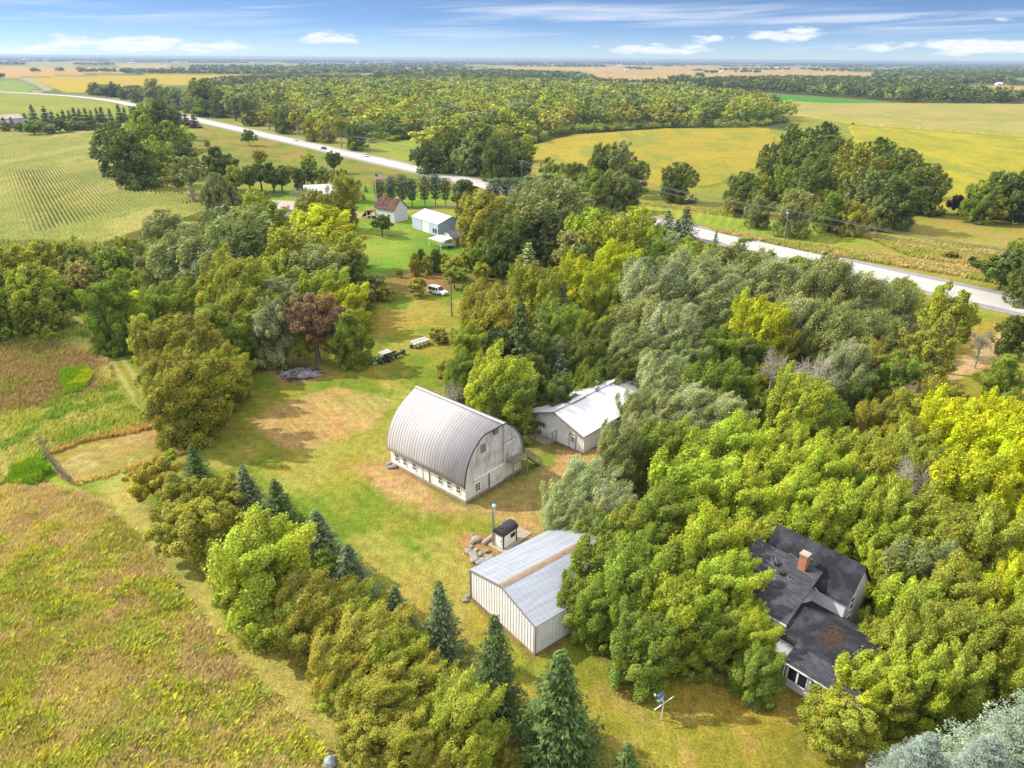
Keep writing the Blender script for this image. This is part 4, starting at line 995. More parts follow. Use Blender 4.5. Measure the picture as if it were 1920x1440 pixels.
# --- neighbour's place
def build_neighbour():
    # blue-grey shed
    a = at(822, 443)[:2]; b = at(772, 426)[:2]; c = at(866, 430)[:2]
    yd = (b - a); L = np.linalg.norm(yd); yd /= L; xd = np.array([yd[1], -yd[0]])
    loc, rz = frame(a, xd)
    t = thing('steel_shed', loc, rz, 'blue grey steel shed with a white roof on the neighbours lawn', 'shed')
    Wd = 10.0; L = 15.5
    gable_house(t, 0, Wd, 0, L, 3.6, 5.4, MT['bluesteel'], MT['white_steel'], 'y', 0.15, 0.2, 0.1, True, ribs=1.5)
    s = MB(); s.box(-0.05, 0.0, 0.05, L - 0.05, 0.0, 3.5); so = s.build('side_wall', MT['bluedark'], t)
    d = MB(); d.box(-0.14, -0.06, 5.0, 9.2, 0.05, 3.2); do = d.build('sliding_door', MT['white'], t)
    d = MB(); d.box(-0.16, -0.06, 9.25, 9.5, 0.05, 3.3); d.build('door_post', MT['dark'], do)
    for yy in (1.3, 2.6): window(t, 'y', yy, 0.8, 0.7, 1.1, -0.05, -1, MT['dkgreen'], 1, 1)
    # low pinkish garage with a carport
    a = at(850, 463)[:2]; b = at(904, 452)[:2]
    xd = (b - a) / np.linalg.norm(b - a)
    loc, rz = frame(a, xd)
    t = thing('small_garage', loc, rz, 'low pinkish garage with grey shingles and a white carport roof', 'garage')
    gable_house(t, 0, 11.0, 0, 5.6, 2.5, 4.0, MT['pink'], MT['greyshingle'], 'x', 0.3, 0.3)
    uv_project(t.children[-1])
    d = MB(); d.box(1.0, 2.1, -0.06, 0, 0.05, 2.05); d.build('door', MT['brick'], t)
    for x_ in (4.0, 9.3): window(t, 'x', x_, 1.15, 1.1, 0.65, 0.0, -1, MT['brick'], 1, 1)
    r = MB(); r.slab([(-4.8, -0.3, 2.25), (-0.32, -0.3, 2.6), (-0.32, 5.6, 2.6), (-4.8, 5.6, 2.25)], (0, 0, 0.1)); ro = r.build('carport_roof', MT['white_steel'], t)
    for x_, y_ in ((-4.6, -0.1), (-4.6, 5.4), (-2.4, -0.1)):
        p = MB(); p.bar((x_, y_, 0), (x_, y_, 2.3), 0.12); p.build('post', MT['white'], ro)
    # red-roofed house
    a = at(706, 412)[:2]; b = at(741, 418)[:2]
    xd = (b - a) / np.linalg.norm(b - a)
    loc, rz = frame(a, xd)
    t = thing('cottage', loc, rz, 'small white house with a red brown roof and a brick chimney', 'house')
    gable_house(t, 0, 8.4, 0, 6.4, 4.3, 7.2, MT['siding'], MT['redshingle'], 'x', 0.35, 0.35)
    uv_project(t.children[-1])
    gable_house(t, -4.2, 1.0, 4.0, 9.0, 3.6, 6.2, MT['siding'], MT['redshingle'], 'x', 0.3, 0.3)
    uv_project(t.children[-1])
    window(t, 'x', 5.9, 1.0, 0.9, 1.5, 0, -1, MT['white'], 1, 2)
    window(t, 'y', 3.2, 4.2, 0.7, 1.2, 0, -1, MT['white'], 1, 1)
    r = MB(); r.slab([(-4.2, -0.6, 2.5), (-0.3, -0.6, 3.0), (-0.3, 4.2, 3.0), (-4.2, 4.2, 2.5)], (0, 0, 0.12)); ro = r.build('porch_roof', MT['redshingle'], t); uv_project(ro)
    for x_, y_ in ((-4.0, -0.4), (-4.0, 3.6), (-2.0, -0.4)):
        p = MB(); p.bar((x_, y_, 0), (x_, y_, 2.5), 0.14); p.build('post', MT['white'], ro)
    c = MB(); c.box(-5.8, -4.2, -0.3, 3.4, 0.0, 0.2); c.build('ramp', MT['wood'], t)
    c = MB(); c.slab([(-6.8, -0.5, 0.2), (-4.3, -0.5, 2.3), (-4.3, 3.6, 2.3), (-6.8, 3.6, 0.2)], (0, 0, 0.12)); c.build('lean_to_roof', MT['redshingle'], t); uv_project(t.children[-1])
    c = MB(); c.box(0.9, 1.6, 2.9, 3.6, 5.6, 8.3); c.build('chimney', MT['brick'], t)
    # white-roofed farmhouse behind its trees and a tan-roofed machine shed
    p = at(604, 388)[:2]
    t = thing('white_house', p, rad(20), 'white house with a pale steep roof between dark green trees', 'house')
    gable_house(t, -5.5, 5.5, -4, 4, 4.6, 8.0, MT['siding'], MT['white_steel'], 'x', 0.4, 0.4)
    for x_ in (-3.0, 0, 3.0): window(t, 'x', x_, 1.2, 0.9, 1.4, -4, -1, MT['white'], 1, 2)
    p = at(546, 405)[:2]
    t = thing('machine_shed', p, rad(-12), 'machine shed with a faded pinkish tan roof behind the grove', 'shed')
    gable_house(t, -6, 6, -5, 5, 3.2, 5.0, MT['pink'], MT['tanroof'], 'x', 0.3, 0.3, ribs=0.8)
    d = MB(); d.box(-2, 2, -5.07, -5.0, 0, 2.9); d.build('door', MT['white'], t)
    # long shed at the far left
    p = at(-40, 236)[:2]; q = at(46, 231)[:2]; xd = (q - p) / np.linalg.norm(q - p); loc, rz = frame(p, xd)
    t = thing('long_shed', loc, rz, 'long low shed with a pale pinkish roof behind the spruce row', 'shed')
    gable_house(t, 0, np.linalg.norm(q - p), 0, 14, 4.0, 6.6, MT['bluedark'], MT['tanroof'], 'x', 0.3, 0.4)
    for k in range(3):
        d = MB(); d.box(8 + k * 12, 11.5 + k * 12, -0.08, 0, 0, 3.2); d.build('door', MT['white'], t)
build_neighbour()

# --- far farmsteads near the horizon
def far_farm(px, py, w, d, h, hr, col, label, name='barn', cat='barn', rz=0.2, silo=False):
    p = at(px, py)[:2]
    t = thing(name, p, rz, label, cat)
    gable_house(t, -w / 2, w / 2, -d / 2, d / 2, h, hr, MT[col], MT['white_steel'], 'x', 0.4, 0.4)
    dd = MB(); dd.box(-w * 0.12, w * 0.12, -d / 2 - 0.1, -d / 2, 0, h * 0.8); dd.build('door', MT['bluesteel'], t)
    if silo:
        s = MB(); s.lathe([(3.2, 0), (3.2, hr * 2.2), (2.6, hr * 2.2 + 1.6), (0, hr * 2.2 + 2.6)], (w / 2 + 6, 0, 0), 14); s.build('silo', MT['white'], t)
far_farm(1160, 124, 34, 16, 6, 10, 'white', 'white barn with a pale silo on the skyline, left of centre on the tan field', silo=True)
far_farm(1175, 132, 22, 12, 5, 8, 'white', 'small white farm building beside a clump of trees on the tan field')
far_farm(1268, 123, 60, 22, 5, 8, 'white', 'long white barn with a silo far off on the skyline', silo=True, rz=0.05)
far_farm(1355, 124, 110, 24, 5, 8, 'white', 'very long low white shed far off near the horizon', name='long_shed', cat='shed', rz=0.0)
far_farm(1420, 135, 46, 18, 5, 8, 'white', 'white farm shed at the edge of the far tan field', rz=0.1)
far_farm(1458, 129, 40, 18, 5, 8, 'bluedark', 'pale blue grey farm shed among the far trees on the right', rz=0.1)
far_farm(1352, 136, 14, 10, 5, 8, 'pink', 'small pinkish house alone on the far tan field', name='farm_house', cat='house')
far_farm(1614, 131, 26, 14, 5, 8, 'white', 'white house before the dark far wood on the right', name='farm_house', cat='house')
far_farm(1755, 130, 16, 12, 8, 16, 'white', 'tall pale building among the far woods on the right', name='farm_house', cat='house', silo=False)
far_farm(1872, 160, 14, 9, 4, 6.5, 'white', 'white cottage at the end of the far tan field on the right edge', name='farm_house', cat='house')
far_farm(247, 119, 40, 18, 6, 9, 'white', 'white barn on the skyline above the yellow field', rz=0.1)
far_farm(50, 113, 90, 26, 7, 11, 'white', 'long white building far off on the left skyline', name='long_shed', cat='shed', rz=0.0)
far_farm(92, 113, 80, 26, 7, 11, 'bluedark', 'long pale grey building on the left skyline beside the white one', name='long_shed', cat='shed', rz=0.0)
far_farm(452, 111, 60, 26, 12, 20, 'white', 'white building standing up on the skyline left of centre', rz=0.0)
far_farm(819, 136, 14, 9, 5, 9, 'white', 'small white shed showing through the middle of the far wood', name='farm_shed', cat='shed')
far_farm(945, 139, 12, 8, 5, 9, 'pink', 'small pale shed among trees right of the far wood gap', name='farm_shed', cat='shed')
# ---------------------------------------------------------------- vehicles
def make_car(name, loc, rz, label, paint, L=4.7, Wd=1.85, H=1.75, suv=True, cat='car', group=None):
    t = thing(name, loc, rz, label, cat, group)          # x forward
    h0, hb = 0.32, 0.98 if suv else 0.85
    def prism(profile, w0, w1, nm, m, bev=0.05):
        """side profile (x, z) extruded across; upper points are narrower"""
        zs = [p[1] for p in profile]; za, zb = min(zs), max(zs)
        q = MB(); vs = []
        for s in (-1, 1):
            for x, z in profile:
                k = (z - za) / (zb - za); vs.append((x, s * (w0 * (1 - k) + w1 * k) / 2, z))
        n = len(profile)
        q.add(vs, [tuple(range(n)), tuple(range(2 * n - 1, n - 1, -1))] + [(i, n + i, n + (i + 1) % n, (i + 1) % n) for i in range(n)])
        return q.build(nm, m, t, bev)
    f, r = L / 2, -L / 2
    body = [(r, h0 + 0.1), (r + 0.05, hb), (f - 1.25, hb + 0.03), (f - 0.25, hb - 0.12), (f, hb - 0.28), (f, h0 + 0.05), (f - 0.15, h0 - 0.05)]
    wr = 0.36; wx = (r + 0.85, f - 0.9)
    for cx_ in (wx[1], wx[0]):
        body += [(cx_ + 0.45 * math.cos(a), h0 - 0.05 + 0.42 * math.sin(a)) for a in np.linspace(0, math.pi, 7)]
    body += [(r + 0.1, h0 - 0.05)]
    prism(body, Wd, Wd * 0.97, 'body', paint)
    cab = [(r + 0.10, hb - 0.02), (r + 0.28 if suv else r + 0.7, H - 0.05), (r + 0.6 if suv else r + 1.2, H), (f - 2.05, H - 0.02), (f - 1.2, hb)]
    cb = prism(cab, Wd * 0.96, Wd * 0.76, 'cabin', paint, 0.04)
    w = MB()
    def side(xa, xb, s):
        za, zb = hb + 0.06, H - 0.14
        ya = lambda z: s * (Wd * 0.96 * (1 - (z - hb) / (H - hb)) + Wd * 0.76 * ((z - hb) / (H - hb))) / 2 + s * 0.012
        w.add([(xa[0], ya(za), za), (xb[0], ya(za), za), (xb[1], ya(zb), zb), (xa[1], ya(zb), zb)], [(0, 1, 2, 3)])
    for s in (-1, 1):
        side((f - 2.35, f - 2.4), (f - 1.45, f - 2.0), s); side((f - 3.35, f - 3.35), (f - 2.45, f - 2.5), s)
        side((r + 0.30, r + 0.42), (f - 3.45, f - 3.45), s)
    wf = lambda z: f - 1.2 + (z - hb) * (-0.85) / (H - hb) + 0.015
    w.add([(wf(hb + .06), -Wd * .42, hb + .06), (wf(hb + .06), Wd * .42, hb + .06), (wf(H - .1), Wd * .36, H - .1), (wf(H - .1), -Wd * .36, H - .1)], [(0, 1, 2, 3)])
    w.add([(r + .13, -Wd * .40, hb + .1), (r + .13, Wd * .40, hb + .1), (r + .25, Wd * .35, H - .15), (r + .25, -Wd * .35, H - .15)], [(0, 1, 2, 3)])
    w.build('windows' if False else 'window_glass', MT['glass'], cb)
    for x_ in wx:
        for s in (-1, 1):
            q = MB(); q.tube([(x_, s * (Wd / 2 - 0.24), wr), (x_, s * (Wd / 2 - 0.01), wr)], wr, 18); wo_ = q.build('wheel', MT['tyre'], t)
            q = MB(); q.tube([(x_, s * (Wd / 2 - 0.06), wr), (x_, s * (Wd / 2 + 0.004), wr)], wr * 0.6, 14); q.build('rim', MT['chrome'], wo_)
    for s in (-1, 1):
        q = MB(); q.box(f - 0.10, f + 0.012, s * Wd * 0.38 - 0.17, s * Wd * 0.38 + 0.17, hb - 0.42, hb - 0.26); q.build('headlight', MT['lamp'], t)
        q = MB(); q.box(r - 0.012, r + 0.08, s * Wd * 0.43 - 0.09, s * Wd * 0.43 + 0.09, hb - 0.35, hb - 0.02); q.build('tail_light', MT['tail'], t)
        q = MB(); q.box(f - 1.62, f - 1.48, s * (Wd / 2 + 0.09) - 0.09, s * (Wd / 2 + 0.09) + 0.09, hb + 0.02, hb + 0.2); q.build('wing_mirror', paint, t)
    q = MB(); q.box(f - 0.06, f + 0.015, -0.42, 0.42, hb - 0.46, hb - 0.27); q.build('grille', MT['dark'], t)
    q = MB(); q.box(f - 0.1, f + 0.06, -Wd * 0.46, Wd * 0.46, h0 + 0.02, h0 + 0.2); q.build('bumper', paint if suv else MT['dark'], t)
    return t
p0 = at(806, 549)[:2]; p1 = at(834, 554)[:2]; dv = p1 - p0
make_car('parked_car', (*at(821, 551)[:2], 0), math.atan2(dv[1], dv[0]) - 0.12, 'white sport utility car parked on the mown grass by the tall pole', MT['carwhite'], 4.9, 1.95, 1.85)
hwang = math.atan2(HD[1], HD[0])
def on_road(px, py, off):
    q = at(px, py)[:2]; a = q @ HD; return (*hw(a, off), 0.06)
make_car('moving_car', on_road(684, 294, 2.2), hwang + math.pi, 'white car driving on the pale highway, nearest of the three', MT['carwhite'], 4.8, 1.85, 1.6)
make_car('moving_car', on_road(607, 280, -2.2), hwang, 'dark car on the highway beside the roadside tree', MT['cardark'], 4.8, 1.85, 1.5, False)
make_car('moving_car', on_road(543, 265, 2.2), hwang + math.pi, 'pale car far up the highway, farthest of the three', MT['carwhite'], 4.8, 1.85, 1.6)
# half hidden under the carport: a white boat on its trailer
def build_boat():
    loc = at(836, 465)[:2]
    t = thing('boat', (*loc, 0), rad(200), 'small white boat on a trailer under the carport of the pinkish garage', 'boat')
    q = MB(); n = 9; vs = []; secs = np.linspace(-2.2, 2.4, n)
    for x in secs:
        k = max(0.0, 1 - max(0, (x + 0.2) / 2.6) ** 2.2); w_ = 0.95 * k + 0.02
        vs += [(x, -w_, 1.25 + 0.08 * x), (x, -w_ * 0.8, 0.75), (x, 0, 0.6 + 0.05 * max(0, x) ** 2), (x, w_ * 0.8, 0.75), (x, w_, 1.25 + 0.08 * x)]
    fs = [(i * 5 + j, i * 5 + j + 1, (i + 1) * 5 + j + 1, (i + 1) * 5 + j) for i in range(n - 1) for j in range(4)] + [(0, 1, 2, 3, 4)]
    fs += [(i * 5, (i + 1) * 5, (i + 1) * 5 + 4, i * 5 + 4) for i in range(n - 1)]
    q.add(vs, fs); q.build('hull', MT['carwhite'], t)
    q = MB(); q.slab([(0.1, -0.7, 1.3), (0.1, 0.7, 1.3), (-0.2, 0.6, 1.75), (-0.2, -0.6, 1.75)], (-0.03, 0, 0)); q.build('windscreen', MT['glass'], t)
    q = MB(); q.bar((-2, 0, 0.45), (3.4, 0, 0.45), 0.1)
    q.bar((-0.6, -0.9, 0.4), (-0.6, 0.9, 0.4), 0.08); q.build('trailer_frame', MT['chrome'], t)
    for s in (-1, 1):
        q = MB(); q.tube([(-0.6, s * 0.85, 0.32), (-0.6, s * 1.03, 0.32)], 0.32, 14); q.build('wheel', MT['tyre'], t)
build_boat()

def wheel(parent, x, y, r, w, rim='chrome', name='wheel'):
    q = MB(); q.tube([(x, y - w / 2, r), (x, y + w / 2, r)], r, 16); o = q.build(name, MT['tyre'], parent)
    q = MB(); q.tube([(x, y - w / 2 - 0.01, r), (x, y + w / 2 + 0.01, r)], r * 0.55, 12); q.build('rim', MT[rim], o)
    return o
def build_machines():
    # green lawn tractor
    a = at(703, 681)[:2]; b = at(745, 668)[:2]; ang = math.atan2(*(b - a)[::-1])
    d = (b - a) / np.linalg.norm(b - a)
    t = thing('lawn_tractor', (*a, 0), ang + math.pi, 'green lawn tractor with a yellow seat on the grass', 'tractor')
    for x, r in ((0.75, 0.26), (-0.55, 0.38)):
        for s in (-1, 1): wheel(t, x, s * 0.5, r, 0.22 if r < .3 else 0.3, 'yellow')
    q = MB(); q.box(0.15, 1.05, -0.32, 0.32, 0.4, 0.95); q.build('hood', MT['green'], t, 0.08)
    q = MB(); q.box(-0.95, 0.15, -0.36, 0.36, 0.35, 0.62); q.build('chassis', MT['green'], t, 0.04)
    q = MB()
    for s in (-1, 1): q.box(-0.98, -0.15, s * 0.5 - 0.17, s * 0.5 + 0.17, 0.74, 0.84)
    q.build('fender', MT['green'], t, 0.03)
    q = MB(); q.box(-0.75, -0.3, -0.24, 0.24, 0.68, 0.80); q.box(-0.85, -0.73, -0.24, 0.24, 0.75, 1.2); q.build('seat', MT['yellow'], t, 0.03)
    q = MB(); q.bar((0.2, 0, 0.9), (-0.02, 0, 1.15), 0.05)
    q.tube([(-0.02 + 0.17 * 0.5 * math.cos(k), 0.17 * math.sin(k), 1.15 + 0.08 * math.cos(k)) for k in np.linspace(0, 6.283, 13)], 0.02, 5); q.build('steering_wheel', MT['black'], t)
    q = MB(); q.box(-0.35, 0.55, -0.62, 0.62, 0.14, 0.3); q.build('mower_deck', MT['yellow'], t, 0.04)
    # utility cart with a white canopy
    c = at(722, 679)[:2]
    t = thing('utility_cart', (*c, 0), ang + math.pi, 'utility cart with a square white canopy behind the green tractor', 'utility cart')
    for x in (-0.85, 0.85):
        for s in (-1, 1): wheel(t, x, s * 0.6, 0.32, 0.26)
    q = MB(); q.box(-1.4, 1.3, -0.65, 0.65, 0.38, 0.65); q.build('chassis', MT['black'], t, 0.04)
    q = MB(); q.box(-0.2, 0.3, -0.58, 0.58, 0.65, 0.9); q.box(-0.35, -0.2, -0.58, 0.58, 0.8, 1.3); q.build('seat', MT['black'], t, 0.03)
    q = MB()
    for x in (-0.95, 0.8):
        for s in (-1, 1): q.bar((x, s * 0.62, 0.6), (x, s * 0.68, 1.9), 0.06)
    q.build('canopy_frame', MT['black'], t)
    q = MB(); q.box(-1.15, 1.05, -0.82, 0.82, 1.88, 1.99); q.build('canopy', MT['carwhite'], t, 0.05)
    q = MB(); q.slab([(1.3, -0.6, 0.65), (1.3, 0.6, 0.65), (0.9, 0.6, 1.0), (0.9, -0.6, 1.0)], (0.1, 0, 0.02)); q.build('front_panel', MT['dkgreen'], t)
    # dark green wagon
    c = at(735, 672)[:2]
    t = thing('farm_wagon', (*c, 0), ang, 'dark green four wheeled farm wagon parked behind the white canopy', 'wagon')
    for x in (-0.9, 0.9):
        for s in (-1, 1): wheel(t, x, s * 0.62, 0.33, 0.22, 'white')
    q = MB(); q.box(-1.4, 1.4, -0.62, 0.62, 0.6, 0.7)
    q.box(-1.4, 1.4, -0.62, -0.55, 0.7, 1.0); q.box(-1.4, 1.4, 0.55, 0.62, 0.7, 1.0); q.box(-1.4, -1.33, -0.55, 0.55, 0.7, 1.0); q.build('bed', MT['dkgreen'], t)
    q = MB(); q.bar((-1.0, 0, 0.45), (2.1, 0, 0.4), 0.1); q.build('drawbar', MT['black'], t)
    q = MB(); q.bar((-0.3, -0.5, 0.7), (-0.3, -0.5, 1.6), 0.08); q.bar((-0.3, 0.5, 0.7), (-0.3, 0.5, 1.3), 0.08); q.build('stake', MT['dkgreen'], t)
    # orange auger with a dark engine
    c = at(748, 667)[:2]
    t = thing('post_auger', (*c, 0), ang, 'orange tow behind auger with a dark engine at the end of the row of machines', 'auger')
    for s in (-1, 1): wheel(t, 0.9, s * 0.45, 0.3, 0.18)
    q = MB(); q.tube([(-1.2, 0, 0.45), (-0.2, 0, 0.75), (0.8, 0, 0.6)], [0.07, 0.09, 0.09], 8); q.build('boom', MT['orange'], t)
    q = MB(); q.box(0.6, 1.3, -0.33, 0.33, 0.45, 0.95); q.build('engine', MT['dkgreen'], t, 0.05)
    q = MB(); q.bar((0.9, -0.45, 0.3), (0.9, 0.45, 0.3), 0.07); q.build('axle', MT['orange'], t)
    # row planter: two banks of white seed boxes
    a = at(776, 653)[:2]; b = at(801, 645)[:2]; ang = math.atan2(*(b - a)[::-1]); c = (a + b) / 2
    t = thing('row_planter', (*c, 0), ang, 'old row planter with white seed boxes standing on the lawn by a bush', 'planter')
    q = MB(); q.bar((-1.9, 0.25, 0.55), (1.9, 0.25, 0.55), 0.14); q.bar((0, 0.25, 0.55), (0, 1.9, 0.45), 0.12); q.build('toolbar', MT['black'], t)
    for x in (-1.45, -0.55, 0.45, 1.35):
        q = MB(); q.box(x - 0.38, x + 0.38, -0.62, 0.02, 0.75, 1.15); bo = q.build('seed_box', MT['carwhite'], t, 0.05)
        q = MB(); q.box(x - 0.40, x + 0.40, 0.32, 0.75, 0.95, 1.28); q.build('fertiliser_box', MT['carwhite'], t, 0.05)
        q = MB(); q.box(x - 0.06, x + 0.06, -0.75, 0.3, 0.3, 0.75); q.build('row_unit', MT['chrome'], t)
        wheel(t, x, -0.85, 0.24, 0.12)
    for x in (-1.95, 1.95): wheel(t, x, 0.3, 0.38, 0.2)
build_machines()

# ---------------------------------------------------------------- yard things
def mound(name, label, cat, loc, rx, ry, h, m, seed, n=28):
    q = MB(); vs = [(0, 0, h)]; fs = []
    rg = random.Random(seed)
    R = 9
    for i in range(1, R + 1):
        k = i / R
        for j in range(n):
            a = 2 * math.pi * j / n; w_ = 1 + 0.18 * math.sin(3 * a + seed) + 0.1 * math.sin(7 * a)
            vs.append((rx * k * w_ * math.cos(a), ry * k * w_ * math.sin(a), h * (1 - k) ** 0.8 * rg.uniform(0.5, 1.35) if i < R else -0.05))
    fs += [(0, 1 + j, 1 + (j + 1) % n) for j in range(n)]
    fs += [(1 + (i - 1) * n + j, 1 + i * n + j, 1 + i * n + (j + 1) % n, 1 + (i - 1) * n + (j + 1) % n) for i in range(1, R) for j in range(n)]
    q.add(vs, fs)
    return q
bl = at(563, 700)
t = thing('burn_pile', bl, 0.25, 'heap of grey ash and charred wood in a burnt ring on the lawn', 'burn pile')
mound('x', '', '', bl, 3.8, 2.3, 0.8, None, 4, 34).build('ash_heap', MT['ash'], t)
rg = random.Random(8); q = MB(); q2 = MB()
for k in range(60):
    r = rg.random() ** 0.6; a = rg.uniform(0, 6.28); x, y = 3.5 * r * math.cos(a), 2.1 * r * math.sin(a); an = rg.uniform(0, 6.28); l_ = rg.uniform(0.3, 1.1)
    z = 0.75 * (1 - r) + 0.1
    (q if k % 2 else q2).bar((x, y, z), (x + l_ * math.cos(an), y + l_ * math.sin(an), z + rg.uniform(-0.1, 0.3)), rg.uniform(0.05, 0.16))
q.build('charred_stick', MT['char'], t)['kind'] = 'stuff'
q2.build('pale_stick', MT['log'], t)['kind'] = 'stuff'

def rock_mesh(seed, s):
    bm = bmesh.new(); bmesh.ops.create_icosphere(bm, subdivisions=2, radius=1.0); rg = random.Random(seed)
    ax_ = [Vector((rg.gauss(0, 1), rg.gauss(0, 1), rg.gauss(0, 1))).normalized() for _ in range(9)]; lim = [rg.uniform(0.6, 0.95) for _ in ax_]
    for v in bm.verts:
        for a, l_ in zip(ax_, lim):
            dd = v.co.dot(a)
            if dd > l_: v.co -= a * (dd - l_)
        v.co.x *= s; v.co.y *= s * rg.uniform(0.97, 1.0); v.co.z *= s * 0.62
    me = bpy.data.meshes.new('rock'); bm.to_mesh(me); bm.free(); me.materials.append(MT['rock']); return me
rms = [rock_mesh(k, 1.0) for k in range(5)]
rg = random.Random(5)
rp = [(878, 1036), (887, 1043), (896, 1049), (905, 1054), (912, 1046), (901, 1041), (892, 1033), (884, 1027), (898, 1058), (908, 1061), (919, 1052), (890, 1052), (883, 1019), (893, 1014), (914, 1035), (921, 1043)]
for k, (a, b) in enumerate(rp):
    o = link_mesh('rock', rms[k % 5]); s = rg.uniform(0.30, 0.62); o.scale = (s, s * rg.uniform(0.7, 1.1), s)
    o.location = (*at(a, b)[:2], s * 0.35); o.rotation_euler = (0, 0, rg.uniform(0, 6.28))
    tag(o, 'one of the pale rocks in the heap left of the wood boiler', 'rock', 'pale rocks heaped beside the wood boiler')
for k, (a, b, l_) in enumerate(((905, 1022, 1.6), (916, 1014, 2.0), (924, 1008, 2.3))):
    o = MB(); o.tube([(0, 0, 0.22), (l_, 0.1, 0.26)], [0.26, 0.2], 10); o = o.build('log', MT['log'])
    o.location = (*at(a, b)[:2], 0.0); o.rotation_euler = (0, 0, rad(48 + k * 7))
    tag(o, ('short grey log lying nearest the rock heap', 'middle grey log between the rocks and the stovepipe', 'longest grey log leaning up to the wood boiler')[k], 'log')
for k, (a, b) in enumerate(((733, 878), (729, 872), (740, 876))):
    o = link_mesh('rock', rms[k]); o.scale = (0.6, 0.4, 0.5); o.location = (*at(a, b)[:2], 0.15); o.rotation_euler = (0, 0, k * 1.3)
    tag(o, 'grey rock lying at the far left corner of the barn', 'rock', 'rocks at the barn corner')
for k, (a, b) in enumerate(((876, 1121), (872, 1127))):
    o = link_mesh('rock', rms[k + 2]); o.scale = (0.4, 0.3, 0.35); o.location = (*at(a, b)[:2], 0.1)
    tag(o, 'small stone at the left corner of the metal shed', 'rock', 'stones at the shed corner')

def tank(px, py, ang, L, r, label):
    t = thing('propane_tank', at(px, py), ang, label, 'propane tank')
    q = MB(); n = 6; pts = []; rs = []
    for k in range(n + 1): pts.append((-L / 2 - r * 0.8 * math.cos(math.pi / 2 * k / n), 0, r + 0.3)); rs.append(max(0.02, r * math.sin(math.pi / 2 * k / n)))
    for k in range(n + 1): pts.append((L / 2 + r * 0.8 * math.sin(math.pi / 2 * k / n), 0, r + 0.3)); rs.append(max(0.02, r * math.cos(math.pi / 2 * k / n)))
    q.tube(pts, rs, 18); q.build('vessel', MT['carwhite'], t)
    q = MB(); q.lathe([(0.2, 0), (0.2, 0.22), (0.14, 0.3), (0, 0.3)], (0, 0, 2 * r + 0.26), 12); q.build('valve_dome', MT['white'], t)
    for s in (-1, 1):
        q = MB(); q.box(s * L * 0.32 - 0.08, s * L * 0.32 + 0.08, -r * 0.7, r * 0.7, 0, 0.45); q.build('leg', MT['concrete'], t)
tank(917, 795, rad(-35), 2.9, 0.55, 'long white propane tank lying behind the barn roof, nearer of the two')
tank(906, 786, rad(-50), 1.8, 0.50, 'shorter white propane tank behind the barn, farther of the two')

# satellite dish on its mast with a white cross bar
def build_dish():
    b = at(1239, 1350)
    t = thing('satellite_dish', (*b[:2], 0), 0, 'blue grey satellite dish on a white mast with a long white cross bar', 'satellite dish')
    q = MB(); q.tube([(0, 0, 0), (0.08, 0.05, 1.95)], 0.05, 8); q.build('mast', MT['carwhite'], t)
    q = MB(); q.bar((-0.75, -0.35, 1.55), (0.95, 0.35, 2.35), 0.07, 0.07); q.build('cross_bar', MT['carwhite'], t)
    q = MB(); n = 20; vs = []; fs = []
    d = Vector((-0.72, 0.15, 0.68)).normalized(); s = d.cross(Vector((0, 0, 1))).normalized(); u = s.cross(d)
    c0 = Vector((-0.05, 0.35, 2.15))
    for i in range(6):
        r = 0.52 * i / 5
        for k in range(n):
            a = 2 * math.pi * k / n; vs.append(c0 + s * r * math.cos(a) + u * r * 0.85 * math.sin(a) + d * (0.16 * (i / 5) ** 2))
    fs = [(i * n + k, i * n + (k + 1) % n, (i + 1) * n + (k + 1) % n, (i + 1) * n + k) for i in range(5) for k in range(n)]
    m = len(vs); vs += [v - d * 0.02 for v in vs]; fs += [tuple(m + i for i in f) for f in fs]
    q.add(vs, fs, True); q.build('reflector', MT['dishm'], t)
    q = MB(); q.bar(c0 - u * 0.42, c0 + d * 0.52 - u * 0.25, 0.045); q.build('feed_arm', MT['black'], t)
    q = MB(); e = c0 + d * 0.55 - u * 0.24; q.box(e.x - 0.08, e.x + 0.08, e.y - 0.1, e.y + 0.1, e.z - 0.07, e.z + 0.07); q.build('receiver', MT['carwhite'], t)
    q = MB(); q.bar((0.07, 0.05, 1.85), c0, 0.07); q.build('bracket', MT['chrome'], t)
build_dish()

# little faceted roof on posts beside the meadow path
def build_wellcap():
    b = at(622, 1448)
    t = thing('wishing_well', (*b[:2], 0), 0.4, 'small round shelter with a grey faceted roof beside the meadow path', 'wishing well')
    q = MB(); q.lathe([(0.42, 0), (0.45, 0.6), (0.36, 0.6), (0.36, 0.1), (0, 0.1)], (0, 0, 0), 10); q.build('stone_ring', MT['rock'], t)
    for s in (-1, 1):
        q = MB(); q.bar((s * 0.38, 0, 0.5), (s * 0.38, 0, 1.25), 0.09); q.build('post', MT['wood'], t)
    q = MB(); q.lathe([(0.56, 1.15), (0.42, 1.45), (0.12, 1.66), (0.0, 1.68)], (0, 0, 0), 8)
    for i in range(len(q.s)): q.s[i] = False
    ro = q.build('faceted_roof', MT['galv'], t)
    q = MB(); q.bar((0.45, 0.2, 1.42), (-0.1, -0.05, 1.72), 0.035); q.build('ridge_strip', MT['white'], ro)
build_wellcap()

